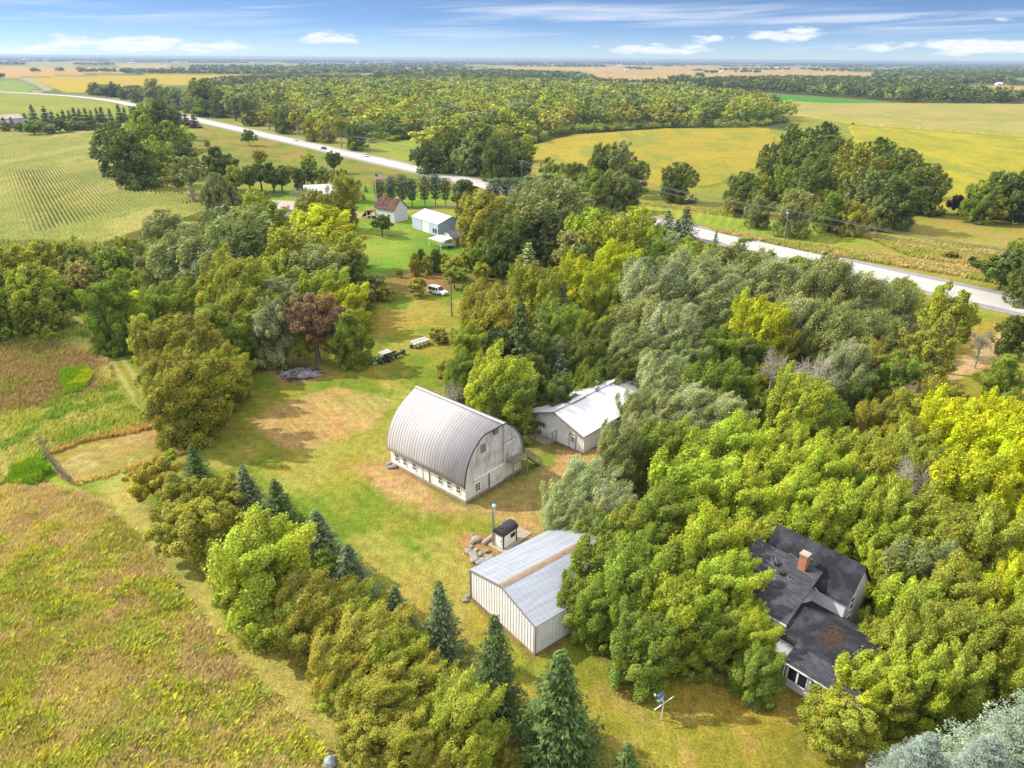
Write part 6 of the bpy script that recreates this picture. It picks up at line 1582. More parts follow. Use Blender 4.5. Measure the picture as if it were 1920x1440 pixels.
SPEC = """
# grove left of the lawn
20 500 95 maple yellowgreen;60 545 110 maple yellowgreen;75 490 85 maple yellowgreen;140 478 75 thin yellowgreen;155 525 75 round tan;150 500 60 thin greygreen;208 500 72 oval green;242 470 62 thin yellowgreen;200 578 92 oval green;232 540 84 maple green
-60 520 120 maple green;-30 560 90 oval green;110 555 70 round green
310 430 85 silver greygreen;345 475 130 silver silver;430 445 150 silver greygreen;500 420 95 maple green;385 505 95 silver silver;483 384 64 maple yellowgreen;470 470 90 silver greygreen;290 480 80 silver greygreen
600 428 116 maple goldlime 0.95;553 475 150 maple yellowgreen 0.9;592 508 112 silver greygreen;645 470 84 maple yellowgreen;430 525 135 maple yellowgreen;515 555 95 silver silver;255 580 62 oval gold;310 572 95 maple green;370 560 95 silver green;268 622 62 oval lime
450 572 115 maple yellowgreen;330 640 135 maple olive;400 622 95 oval green;440 630 78 maple green;355 712 150 maple olive;300 692 95 maple olive;425 688 95 maple yellowgreen;325 745 115 maple olive;380 755 90 bush olive 0.8;300 770 60 bush olive 0.7;505 605 82 oval silver 1.5;520 648 64 bush green
588 598 112 round rust;618 565 60 round rust;655 562 78 maple goldlime;657 622 74 oval green;612 540 92 maple lime;632 648 64 bush olive;570 655 54 bush yellowgreen;540 520 90 maple green;400 590 80 maple green;480 620 70 oval green;230 620 60 bush dark;395 660 80 oval olive
697 537 60 bush greygreen 0.7;720 548 40 bush olive 0.7;412 742 70 bush greygreen 0.5;660 500 70 maple dark;680 560 40 bush dark
# trees along the corn
215 268 84 maple dark;262 250 88 maple green;245 288 75 oval dark;290 288 72 maple green;320 262 62 oval green;338 285 60 maple dark;182 290 26 bush dark;352 320 76 thin greygreen 1.2;335 330 40 thin tan;412 304 62 round dark;408 352 66 willow greygreen;440 332 46 round yellowgreen
465 330 42 round dark;487 325 40 round dark;510 325 44 round dark;526 330 40 round dark;560 330 25 oval dark 1.5;586 328 40 bush dark;606 332 36 bush green;575 330 30 bush olive
400 284 22 round dark;485 293 30 round olive;577 304 32 bush lime;624 298 32 round dark;466 258 28 bush green;345 255 26 thin lime;360 256 15 thin green;388 270 14 thin olive;610 318 20 snag bare;545 322 24 bush olive;640 330 28 bush olive
280 212 56 maple green;300 224 56 oval deep;262 214 42 maple dark;322 222 40 oval dark
# back of the left fields
10 240 26 bush tan 0.8;40 241 26 bush dark 0.8;62 236 34 round green 0.9;76 240 30 bush dark 0.8;95 240 28 round greygreen 0.8;112 238 30 bush dark;132 237 30 bush olive 0.8;150 238 26 bush tan 0.8;170 238 26 bush dark 0.8;188 239 22 bush olive 0.8;205 239 24 bush dark 0.9;222 240 20 bush dark
# neighbour's yard
876 363 54 round dark;715 418 38 round dark 1.0;640 364 64 maple olive 1.5;586 384 58 maple olive 1.4;618 388 50 maple green 1.2;652 402 30 oval dark;612 395 40 maple olive;655 345 40 maple olive;555 362 26 snag bare;570 385 30 bush greygreen
778 490 24 oval olive 1.7;790 482 22 oval dark 1.8;801 491 22 oval yellowgreen 1.5;818 482 24 oval dark 1.7;835 488 22 oval yellowgreen 1.5;850 503 44 bush yellowgreen;872 490 34 bush olive;897 482 44 bush dark 1.2;913 492 46 bush green;786 538 40 bush olive 0.8;852 520 50 bush green 0.8;748 512 16 bush olive;902 510 36 bush yellowgreen
700 322 0 bush dark
1020 0 0 bush dark
# dark silver grove right of the neighbour
1040 392 150 silver greygreen;1002 380 112 silver greygreen;1085 402 92 silver greygreen;958 432 104 silver dark;1112 418 74 silver dark;902 398 90 maple olive;882 386 60 maple dark;945 462 70 maple dark;912 468 56 maple green;985 430 90 silver greygreen;930 400 70 maple green;1060 440 90 maple dark;1010 455 70 silver dark
1110 442 112 maple lime;1072 472 84 round tan;1152 458 112 maple yellowgreen;1192 430 92 maple lime;1232 470 64 maple green;1292 462 36 oval lime;1312 468 32 bush olive;1242 442 42 maple green;1200 480 80 maple green;1260 455 50 silver silver;1335 472 34 bush yellowgreen;1350 480 30 bush olive;1365 490 40 silver silver;1280 480 50 maple lime;1090 495 80 maple dark;1165 490 70 maple yellowgreen
# wood between barn and road
1000 542 124 maple yellowgreen;1090 525 112 maple goldlime;1150 502 112 maple goldlime;902 562 84 maple olive;930 592 114 maple olive;1042 602 104 maple green;1100 620 84 maple yellowgreen;880 642 84 maple yellowgreen;872 692 84 maple green;930 702 124 maple lime;962 742 104 maple green;912 722 84 maple green;1112 692 64 maple dark;1142 640 84 silver dark;850 738 52 snag bare;934 772 62 bush yellowgreen
970 560 90 maple olive;1130 560 90 maple yellowgreen;1180 560 90 maple green;1010 660 90 maple dark;1090 660 90 maple dark;1050 740 70 oval dark;1000 700 70 oval dark;1070 720 50 maple green;890 610 70 maple olive;935 660 80 oval deep;1160 700 80 maple dark;820 628 36 bush olive 0.7;835 632 30 bush tan 0.7;843 700 50 bush olive;1100 712 60 maple green 1.4
1230 545 145 silver silver;1300 522 155 silver silver;1380 502 132 silver greygreen;1442 532 124 silver silver;1202 602 124 silver greygreen;1262 622 134 silver silver;1342 562 134 silver silver;1532 542 150 silver greygreen;1602 562 132 silver silver;1668 562 112 silver greygreen;1562 612 134 silver greygreen;1482 602 124 silver silver;1642 622 114 silver greygreen;1582 682 114 silver silver;1522 705 112 snag bare;1192 662 112 silver greygreen;1242 702 104 silver silver;1480 540 100 silver greygreen;1420 560 90 silver greygreen;1300 600 100 silver greygreen
1420 605 125 maple goldlime;1694 548 60 maple lime;1438 698 50 maple goldlime;1498 745 124 maple lime;1542 775 92 maple green;1350 652 94 maple green;1330 720 114 maple green;1492 510 62 round green;1420 490 60 silver greygreen;1455 640 90 maple olive;1400 660 80 maple dark;1290 670 90 maple greygreen;1380 720 90 maple green;1450 760 80 maple green;1550 500 60 silver dark;1520 650 90 silver dark;1600 640 90 silver silver
1640 680 90 maple olive;1780 590 112 thin yellowgreen;1745 655 112 thin olive;1842 640 60 snag bare;1902 620 56 oval dark;1882 700 64 oval green;1900 765 84 maple green;1760 750 90 thin olive;1690 700 84 thin green;1600 740 80 maple dark;1640 780 80 maple olive;1700 770 80 thin yellowgreen;1800 620 50 thin green;1590 700 70 silver silver
1232 722 92 silver silver;1202 762 92 silver greygreen;1290 762 112 silver silver;1250 770 90 silver silver;1350 780 110 silver silver;1160 842 90 silver greygreen 1.5;1205 812 95 silver silver
1095 902 118 silver silver;1145 945 110 silver silver;1062 930 90 silver silver;1232 832 112 maple green;1300 842 114 maple lime;1382 832 134 maple lime;1442 842 94 maple yellowgreen;1500 835 92 maple lime;1302 902 152 maple lime;1250 960 134 maple green;1195 985 110 maple yellowgreen;1260 900 90 maple green
1125 1050 120 maple green;1088 1118 100 maple green;1060 965 100 silver silver;1098 985 96 silver greygreen;1130 1000 90 maple green;1180 1080 160 maple green;1122 1130 112 maple green;1252 1130 152 maple lime;1202 1195 134 maple green;1330 1012 152 maple lime;1400 932 142 maple lime;1362 1092 132 maple lime;1332 1178 112 maple green;1398 1150 90 maple lime;1290 1060 110 maple green;1215 1030 100 maple green;1290 1200 90 maple green;1410 1020 110 maple yellowgreen
1460 880 122 maple lime;1542 880 122 maple lime;1592 842 104 maple yellowgreen;1642 862 112 maple yellowgreen;1702 832 122 maple yellowgreen;1782 802 150 maple gold;1852 832 152 maple gold;1882 782 104 maple gold;1742 882 132 maple yellowgreen;1822 902 152 maple goldlime;1892 902 114 maple gold;1502 930 120 maple lime;1585 955 140 maple lime;1560 1000 96 maple lime;1682 952 132 maple yellowgreen;1652 1010 112 maple lime
1762 982 142 maple yellowgreen;1852 1002 152 maple yellowgreen;1902 1082 112 maple goldlime;1722 1062 132 maple greygreen;1792 1102 142 maple yellowgreen;1702 1130 122 maple lime;1772 1182 152 maple yellowgreen;1692 1205 130 maple yellowgreen;1852 1182 142 maple yellowgreen;1902 1232 104 maple lime;1672 1290 110 maple yellowgreen;1722 1270 132 maple lime;1800 1262 132 maple yellowgreen;1572 1370 140 bush yellowgreen 0.9;1424 1250 96 maple green;1640 960 80 snag bare;1740 1090 90 snag bare;1960 1000 140 maple gold;1980 880 140 maple gold;1960 1160 140 maple lime;1950 1290 120 maple yellowgreen;1690 900 90 maple yellowgreen;1590 900 80 maple green
1020 1165 40 bush olive 1.1
1560 985 70 snag bare
1392 1085 116 maple lime;1415 1190 100 maple lime;1490 992 124 maple lime;1440 1000 100 maple green;1632 1272 112 maple lime;1655 1065 96 maple lime;1640 1180 70 maple yellowgreen
1705 905 90 snag bare 1.7;1765 1060 90 snag bare 1.7;1230 690 70 snag bare 1.5;1450 690 70 snag bare 1.6;1040 660 60 snag bare 1.6
# hedge below the lawn
290 905 96 bush orange 1.0;318 858 32 bush lime 1.0;350 940 110 bush olive 1.0;392 985 140 round olive 1.05;330 1000 100 bush olive 1.0;440 930 80 bush olive
490 1045 205 maple lime 1.1;450 1110 110 bush yellowgreen 1.0;575 1125 140 silver olive 1.15;530 1175 110 bush yellowgreen 1.1;640 1140 120 silver yellowgreen;690 1195 150 silver olive;625 1235 130 silver olive;745 1225 120 maple yellowgreen;722 1300 160 silver olive;800 1270 104 silver olive;855 1340 180 silver yellowgreen;765 1385 150 silver olive;690 1390 120 bush olive 1.0;880 1420 130 silver yellowgreen;640 1310 90 bush yellowgreen;600 1060 70 bush green;960 1430 60 bush orange 0.8;820 1430 120 silver olive
# roadside trees beyond the highway
1132 300 62 maple dark 1.3;1162 296 62 thin greygreen 1.6;1198 322 44 maple dark;1082 332 62 maple dark;1112 345 62 maple green;1150 345 60 maple greygreen;1182 355 50 maple dark;1274 332 66 maple dark 1.0;1060 325 44 maple green;1030 320 40 thin green;1045 345 40 bush olive
802 282 52 maple dark;842 268 66 maple dark;872 285 52 maple greygreen;902 268 76 silver dark;932 286 64 maple dark;972 290 52 maple dark;988 275 34 maple green;780 292 30 bush dark
1490 262 74 maple dark;1542 258 62 maple deep;1502 302 84 maple dark;1562 296 94 silver dark;1532 332 104 silver dark;1602 312 94 maple olive;1472 342 62 maple green;1392 352 62 maple dark;1424 386 50 maple greygreen;1642 292 74 maple dark;1692 312 72 maple dark;1622 352 84 maple greygreen;1682 362 84 maple dark;1742 342 74 maple dark;1492 385 72 maple greygreen;1562 385 62 maple green;1602 400 52 maple olive;1652 390 52 maple greygreen;1745 378 50 bush dark;1580 345 60 maple olive;1450 300 60 maple dark;1540 375 50 maple olive;1430 350 50 maple yellowgreen;1380 385 40 bush olive
1882 352 80 maple dark 1.0;1842 368 62 maple green;1800 384 42 bush purple 0.8;1862 392 52 bush olive;1905 390 60 bush dark;1940 350 80 maple dark
1885 505 80 bush dark 0.9;1915 470 50 maple green;1822 488 16 bush dark;1835 496 30 bush dark 0.5;1940 510 80 maple dark;1780 478 30 bush olive 0.5
# beyond the highway bend
182 168 32 maple dark;200 172 26 round dark;216 166 26 maple dark;231 176 17 oval dark 1.5;258 180 24 maple dark;290 172 40 silver greygreen 1.6;316 182 32 maple dark;336 182 42 maple greygreen;356 194 32 maple greygreen;390 208 46 bush green 0.6;386 180 60 maple dark;443 198 52 round greygreen 1.0;415 190 40 maple dark;470 205 36 maple dark;165 172 8 bush dark;198 178 14 bush dark;246 183 16 bush dark;480 215 40 maple olive;505 222 40 thin olive;535 222 44 maple dark;560 228 44 thin olive;588 236 40 maple olive;612 240 40 maple olive;640 245 44 thin olive;668 252 40 maple dark;468 258 0 bush dark
"""
SECT = ''
def road_top(x): return float(np.interp(x, [0, 130, 215, 265, 370, 480, 600, 690], [170, 177, 187, 197, 218, 241, 271, 292]))
for row in SPEC.strip().split('\n'):
    if row.startswith('#'): SECT = row; continue
    for e in row.split(';'):
        q = e.split()
        if float(q[2]) < 6: continue
        if 'highway bend' in SECT:          # these stand on the far verge: foot just behind the road
            x, y, w_ = float(q[0]), float(q[1]), float(q[2]); ft = road_top(x) - trng.uniform(2, 7); hh = max(1.7 * (ft - y), 0.7 * w_); hh = min(hh, 1.7 * w_ + 12)
            P = at(x, ft); k = float((P - [0, 0, CAM_H]) @ V_FW) / FPX
            plant(q[3], q[4], P[:2], w_ * k * 1.1, hh * k * 1.03, px=(x, ft - hh / 2)); continue
        T(float(q[0]), float(q[1]), float(q[2]), q[3], q[4], float(q[5]) if len(q) > 5 else None)
# conifers: centre x, foot y, height and width in the photograph
def CN(x, yb, h, w, kind, colr, label=None):
    w *= 1.3
    P = at(x, yb); dep = float((P - [0, 0, CAM_H]) @ V_FW); k = dep / FPX; dn = math.asin(min(1, CAM_H / np.linalg.norm(P - [0, 0, CAM_H])))
    plant(kind, colr, P[:2], w * k, h * k / math.cos(dn), px=(x, yb - h / 2), label=label, level=-1 if colr == 'blue' else None)
for q in ((49, 229, 17, 14), (66, 231, 34, 20), (88, 232, 32, 19), (101, 232, 24, 13), (112, 232, 20, 11), (122, 232, 26, 14), (133, 231, 25, 12), (143, 231, 29, 15), (153, 231, 27, 13), (164, 231, 28, 15), (174, 231, 25, 12), (185, 230, 27, 13), (194, 230, 30, 15), (209, 230, 26, 14), (227, 230, 34, 18), (237, 230, 28, 13), (10, 241, 22, 12), (24, 240, 20, 12)):
    CN(*q, 'spruce', 'spruce')
for q in ((333, 232, 28, 24, 'teal'), (350, 236, 24, 20, 'purple'), (366, 240, 24, 22, 'purple')): CN(q[0], q[1], q[2], q[3], 'spruce', q[4])
for k, x in enumerate((714, 735, 755, 773, 797, 817, 836)): CN(x, 388 - k * 0.3, 52 + (k % 3) * 4, 26, 'pine', 'pine' if k % 2 else 'teal')
for q in ((915, 384, 34, 24, 'spruce', 'purple'), (928, 378, 44, 32, 'pine', 'teal'), (950, 376, 42, 30, 'pine', 'teal'), (972, 374, 40, 30, 'pine', 'pine'), (995, 378, 46, 34, 'pine', 'teal'), (857, 385, 40, 22, 'pine', 'pine')): CN(*q)
for q in ((1190, 445, 56, 44), (1212, 447, 52, 40), (1250, 448, 54, 44), (1283, 450, 62, 48), (1268, 450, 40, 30), (1340, 462, 28, 14)): CN(*q, 'spruce', 'teal')
for q in ((990, 525, 72, 54, 'spruce', 'silver'), (1053, 640, 110, 50, 'spruce', 'teal'), (1050, 748, 84, 60, 'spruce', 'teal'), (975, 735, 170, 80, 'spruce', 'deep'), (1013, 700, 120, 60, 'spruce', 'dark')): CN(*q)
for q in ((373, 905, 74, 56, 'spruce', 'spruce'), (470, 965, 92, 72, 'spruce', 'teal'), (527, 985, 86, 70, 'spruce', 'spruce'), (605, 1070, 108, 96, 'spruce', 'teal'), (662, 1125, 100, 92, 'spruce', 'teal'), (745, 1180, 76, 70, 'spruce', 'teal'),
          (830, 1235, 130, 84, 'spruce', 'teal'), (928, 1345, 165, 100, 'spruce', 'spruce'), (1042, 1432, 172, 150, 'spruce', 'spruce'), (1168, 1500, 90, 80, 'spruce', 'spruce'), (1155, 1020, 0.1, 0.1, 'spruce', 'spruce')):
    if q[2] > 1: CN(*q)
for q in ((1870, 1560, 265, 260, 'spruce', 'blue'), (1690, 1535, 150, 170, 'spruce', 'blue'), (1945, 1500, 220, 190, 'spruce', 'blue'), (1780, 1590, 200, 200, 'spruce', 'blue')): CN(*q)
for k, (x, y) in enumerate(((686, 360), (682, 375))): CN(x, y, 12, 9, 'spruce', 'spruce')

# every tree its own label, by look and by what it stands beside
def rel(px, lm):
    dx, dy = px[0] - lm[1], px[1] - lm[2]
    if abs(dx) < 60 and abs(dy) < 60 and dy < 0: return 'close behind the'
    if abs(dx) > abs(dy) * 1.2: return 'left of the' if dx < 0 else 'right of the'
    return 'beyond the' if dy < 0 else 'in front of the'
buck = {}
for t, kind, colr, px, W in trees:
    lm = min(LAND, key=lambda l: math.hypot(px[0] - l[1], (px[1] - l[2]) * 1.3))
    buck.setdefault((TW[colr], KW[kind], rel(px, lm), lm[0]), []).append((px, t, W))
for (cw, kw_, rl, lm), L in buck.items():
    L.sort(key=lambda q: q[0][0])
    for k, (px, t, W) in enumerate(L):
        if len(L) == 1: lab = f'{cw} {kw_} {rl} {lm}'
        elif len(L) == 2: lab = f'{cw} {kw_} {rl} {lm}, ' + ('left one of two' if k == 0 else 'right one of two')
        else: lab = f'{cw} {kw_} {rl} {lm}, ' + ('leftmost of these' if k == 0 else 'rightmost of these' if k == len(L) - 1 else f'{ORD[k]} from the left')
        t['label'] = lab; t['group'] = f'{kw_.split()[-1]}s {rl} {lm}'

# ---------------------------------------------------------------- far woods
wood = []      # x, y, width, height, colour, faces
wr_ = np.random.default_rng(21)
PALW = ['dark', 'green', 'yellowgreen', 'olive', 'green', 'dark', 'yellowgreen', 'greygreen', 'dark', 'olive', 'lime', 'green']
PALF = ['deep', 'deep', 'dark', 'deep', 'dark', 'deep', 'greygreen']
GAPS = [gp(*q) for q in ([(868, 123), (962, 123), (962, 128.5), (868, 128.5)], [(795, 134), (865, 134), (865, 138.5), (795, 138.5)], [(590, 143), (705, 141), (705, 149), (590, 150)], [(1000, 120.5), (1060, 120.5), (1060, 124), (1000, 124)], [(395, 117), (440, 117), (440, 120), (395, 120)], [(600, 118), (640, 118), (640, 120), (600, 120)])]
def in_gap(x, y): return any(sdist(q, np.array([x]), np.array([y]))[0] < 0 for q in GAPS)
def fill(poly_px, spacing, H_, pal, keep=None, mult=1.0):
    P = np.array(gp(*poly_px)); x0, y0 = P.min(0); x1, y1 = P.max(0)
    nx, ny = int((x1 - x0) / spacing) + 1, int((y1 - y0) / spacing) + 1
    gx, gy = np.meshgrid(np.arange(nx), np.arange(ny)); X = (x0 + (gx + 0.5 * (gy % 2)) * spacing).ravel() + wr_.uniform(-.42, .42, nx * ny) * spacing; Y = (y0 + gy * spacing).ravel() + wr_.uniform(-.42, .42, nx * ny) * spacing
    s = sdist([tuple(p) for p in P], X, Y); m = s < 0
    for x, y, e in zip(X[m], Y[m], s[m]):
        h = wr_.uniform(*H_) * (0.8 if e > -spacing else 1.0); n = vnoise(np.array([x / 60]), np.array([y / 60]), 4)[0]
        if y > 1200 and in_gap(x, y): continue
        c = pal[int((n * 0.75 + wr_.random() * 0.5) * len(pal)) % len(pal)]
        wood.append((x, y, spacing * wr_.uniform(1.0, 1.5) * mult, h, c))
W1 = [(330, 198), (440, 216), (520, 234), (640, 256), (700, 266), (780, 258), (800, 284), (900, 290), (985, 272), (1060, 248), (1250, 239), (1420, 236), (1480, 226), (1440, 199), (1300, 180), (1150, 171), (900, 160), (700, 162), (520, 164), (430, 182)]
fill(W1, 16.5, (15, 23), PALW)
EDGE = [(330, 200), (440, 218), (520, 237), (640, 259), (700, 269), (780, 261), (800, 287), (900, 293), (985, 275), (1060, 251), (1250, 242), (1420, 239), (1480, 229), (1474, 226), (1420, 235), (1250, 238), (1060, 246), (985, 269), (900, 287), (800, 280), (780, 255), (700, 263), (640, 253), (520, 231), (440, 213), (330, 196)]
fill(EDGE, 6.0, (4, 9), PALW)
fill([(165, 178), (215, 184), (300, 194), (340, 202), (430, 215), (440, 200), (330, 180), (200, 170)], 13, (9, 15), PALF)
fill([(1130, 164), (1250, 161), (1440, 174), (1700, 193), (1920, 199), (2300, 206), (2300, 192), (1900, 187), (1820, 178), (1780, 166), (1660, 156), (1500, 153), (1290, 157)], 14, (14, 21), PALF)
fill([(380, 158), (440, 152), (600, 150), (900, 151), (1110, 158), (1130, 165), (900, 158), (700, 159), (520, 160), (430, 172)], 17, (12, 18), PALF)
fill([(640, 146), (760, 139), (950, 137), (1110, 146), (1110, 156), (900, 149), (700, 149)], 22, (13, 20), PALF)
fill([(420, 139), (560, 142), (740, 136), (740, 130), (560, 132), (430, 133)], 28, (13, 19), PALF)
fill([(1640, 150), (1780, 160), (1900, 160), (1890, 146), (2300, 144), (2300, 128), (1900, 130), (1700, 131), (1640, 138)], 26, (13, 20), PALF)
fill([(1890, 158), (2300, 160), (2300, 162), (1890, 161)], 20, (9, 12), PALF)
def belt(x0, y0, x1, y1, dy, dens=1.9, H_=(11, 17), Wm=20):
    D = CAM_H * FPX / max(2, (y0 + y1) / 2 - 109); n = int(abs(x1 - x0) / (Wm * FPX / D) * 2.2 * dens) + 3
    for _ in range(n):
        f = wr_.random(); x = x0 + (x1 - x0) * f; y = y0 + (y1 - y0) * f + wr_.uniform(-dy, dy)
        p = at(x, y)
        if in_gap(p[0], p[1]): continue
        wood.append((p[0], p[1], Wm * wr_.uniform(.6, 1.3), wr_.uniform(*H_), PALF[wr_.integers(len(PALF))]))
for b in ((-300, 121, 48, 121, 2.0), (140, 122, 215, 122, 1.2), (150, 136, 215, 135, 1.5), (215, 136, 315, 137, 1.8), (235, 139, 530, 141, 0.8), (320, 134, 560, 133, 1.8), (360, 128, 900, 127, 3.0), (560, 124, 1100, 123, 3.0), (560, 134, 880, 132, 2.2),
          (1030, 125, 1135, 126, 1.0), (1172, 130, 1200, 130, .6), (1195, 131, 1222, 131, .6), (1258, 149, 1292, 150, 1.5), (1300, 134, 1316, 134, .6), (1322, 138, 1348, 138, .6), (1303, 145, 1316, 145, .4), (1380, 136, 1425, 137, 1.2), (1350, 132, 1480, 131, 1.0), (1500, 131, 1520, 131, .8), (1515, 133, 1700, 134, 2.0), (1520, 126, 1920, 126, 2.5), (1700, 136, 2200, 136, 4.0), (1430, 123, 2200, 124, 2.0),
          (-40, 150, 8, 149, 2.0, 1.0, (14, 18)), (62, 136, 74, 136, .4), (110, 135, 120, 135, .4), (142, 134, 156, 134, .4), (850, 140, 930, 140, 1.5), (1100, 158, 1200, 160, 1.5)):
    belt(*b)
for dy in (5.5, 6.3, 7.2, 8.2, 9.4, 10.8, 12.4):
    D = CAM_H * FPX / dy; n = int(2700 / (30 * FPX / D) * 3.2)
    for _ in range(n):
        x = wr_.uniform(-350, 2270); y = 103 + 0.0068 * x + dy + wr_.uniform(-.4, .4)
        if dy > 9 and vnoise(np.array([x / 55.0]), np.array([dy * 1.7]), 3)[0] > 0.62: continue
        p = at(x, y); wood.append((p[0], p[1], wr_.uniform(20, 42), wr_.uniform(9, 17), PALF[wr_.integers(len(PALF))]))
# the trees standing along the near edge of the far wood are individuals, the rest reads as one mass
near_edge = sorted([w for w in wood if math.hypot(w[0], w[1]) < 760], key=lambda w: math.hypot(w[0], w[1]))[:16]
ids = {id(w) for w in near_edge}
for w in near_edge:
    plant('maple' if wr_.random() < .8 else 'round', w[4], w[:2], w[2], w[3], 'tall tree at the near edge of the long wood beyond the highway', 'trees at the near edge of the long wood', 2)
rest = [w for w in wood if id(w) not in ids]
def mass(name, items, label, nf_of):
    Vs, Cs = [], []
    for nf in sorted({nf_of(w) for w in items}):
        sub = [w for w in items if nf_of(w) == nf]; A = np.array([w[:4] for w in sub]); Cc = np.array([TC[w[4]] for w in sub]) * wr_.uniform(.85, 1.15, (len(sub), 1))
        pr = []
        for k in range(5):
            V, F, T_, *_ = crown_mesh('round', nf, 1.35 / math.sqrt(nf / 14), 300 + k, 0.3); pr.append((V * [1, 1, 1], T_))
        pick = wr_.integers(0, 5, len(sub))
        for k in range(5):
            m = pick == k
            if not m.any(): continue
            a = A[m]; V, T_ = pr[k]; th = wr_.uniform(0, 6.28, len(a)); c, s = np.cos(th)[:, None], np.sin(th)[:, None]
            X = (V[:, 0] * c - V[:, 1] * s) * a[:, 2:3] / 2 + a[:, 0:1]; Y = (V[:, 0] * s + V[:, 1] * c) * a[:, 2:3] / 2 + a[:, 1:2]; Z = np.maximum(V[:, 2] * a[:, 3:4] / H0 - 0.08 * a[:, 3:4], 0.05)
            Vs.append(np.stack([X, Y, Z], -1).reshape(-1, 3)); Cs.append((T_[None] * Cc[m][:, None]).reshape(-1, 3))
    V = np.concatenate(Vs); C = np.concatenate(Cs)
    me = np_mesh(name, V, np.arange(len(V)).reshape(-1, 4), 4, C, False, MT['grass'])
    return tag(link_mesh(name, me), label, 'wood', None, 'stuff')
mass('woodland', [w for w in rest if math.hypot(w[0], w[1]) < 1500], 'dense mixed wood of yellowing and dark green trees beyond the highway', lambda w: 420 if math.hypot(w[0], w[1]) < 800 else 170)
mass('distant_woods', [w for w in rest if math.hypot(w[0], w[1]) >= 1500], 'far dark belts of trees reaching to the horizon', lambda w: 70 if math.hypot(w[0], w[1]) < 4000 else 26)
# ---------------------------------------------------------------- meadow plants
def tufts(name, polys, n, hgt, wid, colf, label, blades=5, seed=1, lean=0.5, cond=None):
    rng = np.random.default_rng(seed); XY = []
    for poly, share in polys:
        P = np.array(gp(*poly)); a, b = P.min(0), P.max(0); m = int(n * share)
        x = rng.uniform(a[0], b[0], m * 3); y = rng.uniform(a[1], b[1], m * 3)
        k = sdist([tuple(p) for p in P], x, y) < 0.6 * (vnoise(x, y, 3) - 0.3)
        if cond is not None: k &= cond(x, y, rng)
        XY.append(np.stack([x[k], y[k]], 1)[:m])
    XY = np.concatenate(XY); n = len(XY)
    B = np.repeat(XY, blades, 0); m = len(B)
    c = np.repeat(colf(XY[:, 0], XY[:, 1], rng), blades, 0) * rng.uniform(0.7, 1.3, (m, 1))
    B = B + rng.normal(size=(m, 2)) * 0.10
    h = hgt * rng.uniform(0.55, 1.25, m) * np.repeat(0.6 + 0.8 * fnoise(XY[:, 0] / 2.5, XY[:, 1] / 2.5, 8), blades)
    an = rng.uniform(0, 2 * math.pi, m); d = np.stack([np.cos(an), np.sin(an)], 1)
    tip = d * (lean * h * rng.uniform(0.3, 1.2, m))[:, None] + np.array([0.30, 0.10]) * h[:, None]
    s = np.stack([-d[:, 1], d[:, 0]], 1) * (wid * rng.uniform(.6, 1.4, m))[:, None]
    z0 = np.zeros(m)
    V = np.stack([np.column_stack([B - s * .4, z0]), np.column_stack([B + s * .4, z0]), np.column_stack([B + tip * .55 + s, h * .7]), np.column_stack([B + tip * .8 - s, h])], 1).reshape(-1, 3)
    me = np_mesh(name, V, np.arange(4 * m).reshape(m, 4), 4, np.repeat(c, 4, 0), False, MT['grass'])
    return tag(link_mesh(name, me), label, name.replace('_', ' '), None, 'stuff')
def patch(x, y, s, sd, a, b): return np.clip((fnoise(x / s, y / s, sd) - a) / (b - a), 0, 1)
LOW = [(-160, 928), (100, 912), (185, 948), (248, 1000), (322, 1108), (422, 1230), (530, 1335), (590, 1405), (630, 1475), (660, 1560), (-160, 1560)]
UPP = [(-200, 605), (120, 592), (182, 640), (222, 740), (278, 796), (90, 846), (50, 905), (-200, 930)]
def mcol(x, y, rng):
    n = len(x); p = patch(x, y, 3.2, 31, 0.38, 0.62)[:, None]; q = patch(x, y, 5.5, 33, 0.5, 0.62)[:, None]
    c = (fol(192, 178, 104) * (1 - p) + fol(186, 164, 116) * p) * 1.35
    c = c * (1 - q) + fol(172, 166, 78) * q * 1.2
    k = (rng.random(n) < 0.12)[:, None]
    return np.where(k, fol(206, 184, 130), c)
tufts('meadow_grass', [(LOW, 1.0)], 62000, 0.62, 0.028, mcol, 'tall dry pink brown grass of the near meadow', 6, 2, 0.95)
def ucol(x, y, rng):
    p = patch(x, y, 6, 35, 0.4, 0.6)[:, None]; yv = np.clip((78 - y) / 16 + 0.2, 0, 1)[:, None]
    a = fol(170, 142, 88) * (1 - p) + fol(146, 146, 62) * p; g2 = fol(172, 178, 70) * (1 - p) + fol(196, 186, 104) * p
    top = at(60, 690)[1]; low = at(60, 770)[1]
    f = np.clip((top - y) / (top - low), 0, 1)[:, None]
    s_ = sdist(BROWN, x, y) + (fnoise(x / 5, y / 5, 71) - 0.5) * 8
    b_ = np.clip(0.5 - s_ / 4, 0, 1)[:, None]
    sw = patch(x * 0.6 + y * 0.8, (y * 0.6 - x * 0.8) * 0.35, 4, 73, 0.42, 0.6)[:, None]
    lo = fol(178, 182, 84) * (1 - sw) + fol(206, 198, 128) * sw
    gq = patch(x, y, 3.5, 75, 0.55, 0.62)[:, None]; lo = lo * (1 - gq) + fol(140, 164, 62) * gq
    br = fol(160, 138, 94) * (1 - p) + fol(152, 148, 74) * p
    return (br * b_ + lo * (1 - b_)) * 1.2
BROWN = gp((-200, 650), (100, 640), (185, 665), (200, 730), (120, 752), (60, 770), (-200, 790))
tufts('upper_meadow_grass', [(UPP, 1.0)], 30000, 0.75, 0.05, ucol, 'brown and yellow green grass of the upper meadow', 5, 3, 0.9)
gl = at(230, 1080)[1]; gh = at(230, 960)[1]
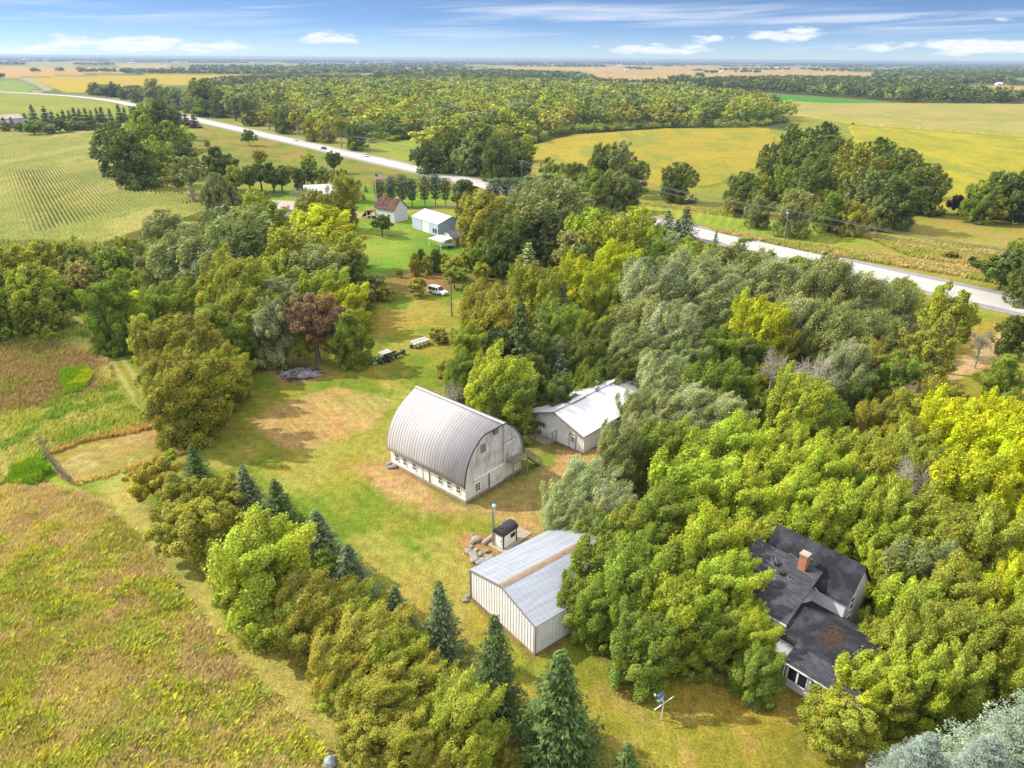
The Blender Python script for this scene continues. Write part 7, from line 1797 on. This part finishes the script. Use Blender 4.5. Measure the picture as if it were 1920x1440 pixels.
def wc(x, y, rng): 
    px_y = np.clip((gh - y) / (gh - gl), 0.0, 1)
    return fnoise(x / 2.6, y / 2.6, 41) + 0.30 * px_y + 0.12 * rng.normal(size=len(x)) > 0.88
def gcol(x, y, rng):
    n = len(x); p = patch(x, y, 1.8, 43, 0.42, 0.6)[:, None]
    c = (fol(158, 174, 64) * (1 - p) + fol(186, 190, 58) * p) * 1.15
    k = (rng.random(n) < 0.09)[:, None]
    return np.where(k, fol(212, 206, 50), c)
tufts('goldenrod', [(LOW, 0.8)], 16000, 0.75, 0.085, gcol, 'green and yellow goldenrod clumps scattered through the near meadow', 9, 4, 0.85, wc)
tufts('bright_weeds', [([(-200, 612), (60, 598), (118, 607), (106, 626), (0, 643), (-200, 668)], 0.6), ([(112, 702), (158, 692), (172, 710), (150, 738), (122, 744)], 0.25), ([(20, 880), (60, 868), (90, 890), (60, 915), (20, 910)], 0.15)], 6000, 0.9, 0.10,
      lambda x, y, r: np.where(patch(x, y, 4, 7, .4, .6)[:, None] > .5, fol(190, 200, 32), fol(140, 176, 40)), 'bright yellow green weeds in the upper meadow', 8, 6, 0.35)
tufts('rough_grass', [([(1160, 378), (1330, 402), (1480, 420), (1480, 412), (1330, 392)], .1), ([(1330, 428), (1480, 456), (1570, 466), (1540, 478), (1340, 436)], .15), ([(1560, 466), (1800, 502), (1930, 530), (1930, 546), (1780, 516), (1560, 480)], .25), ([(1620, 445), (1920, 470), (1920, 520), (1700, 480)], .3), ([(840, 305), (980, 312), (980, 340), (900, 330)], .2)], 14000, 0.9, 0.10,
      lambda x, y, r: np.where(patch(x, y, 8, 17, .4, .6)[:, None] > .5, fol(196, 178, 110), fol(172, 172, 84)), 'tan and green rough grass along the highway verge', 4, 7)
tufts('plot_rim_grass', [([(92, 846), (150, 822), (285, 792), (300, 798), (292, 803), (152, 830), (98, 852)], .45), ([(283, 790), (312, 797), (346, 850), (326, 856), (302, 815)], .4), ([(112, 892), (140, 905), (275, 868), (330, 852), (330, 857), (275, 874), (140, 912)], .15)], 2400, 0.5, 0.05,
      lambda x, y, r: fol(222, 194, 124) * r.uniform(.85, 1.25, (len(x), 1)), 'dry straw coloured grass round the stubble plot', 6, 9)

# ---------------------------------------------------------------- haze
def build_haze():
    q = MB(); q.box(-22000, 22000, -400, 21500, -2.0, 54.0)
    m = bpy.data.materials.new('haze_air'); m.use_nodes = True; g = NG(m.node_tree); g.n.clear()
    o = g.node('ShaderNodeOutputMaterial'); v = g.node('ShaderNodeVolumePrincipled')
    v.inputs['Color'].default_value = (0.42, 0.56, 0.80, 1); v.inputs['Density'].default_value = HAZE; v.inputs['Anisotropy'].default_value = 0.2
    g.l.new(v.outputs[0], o.inputs['Volume'])
    h = q.build('haze', m)
    tag(h, 'thin blue air between the camera and the horizon', 'haze', None, 'stuff')
HAZE = 0.00009
if HAZE: build_haze()
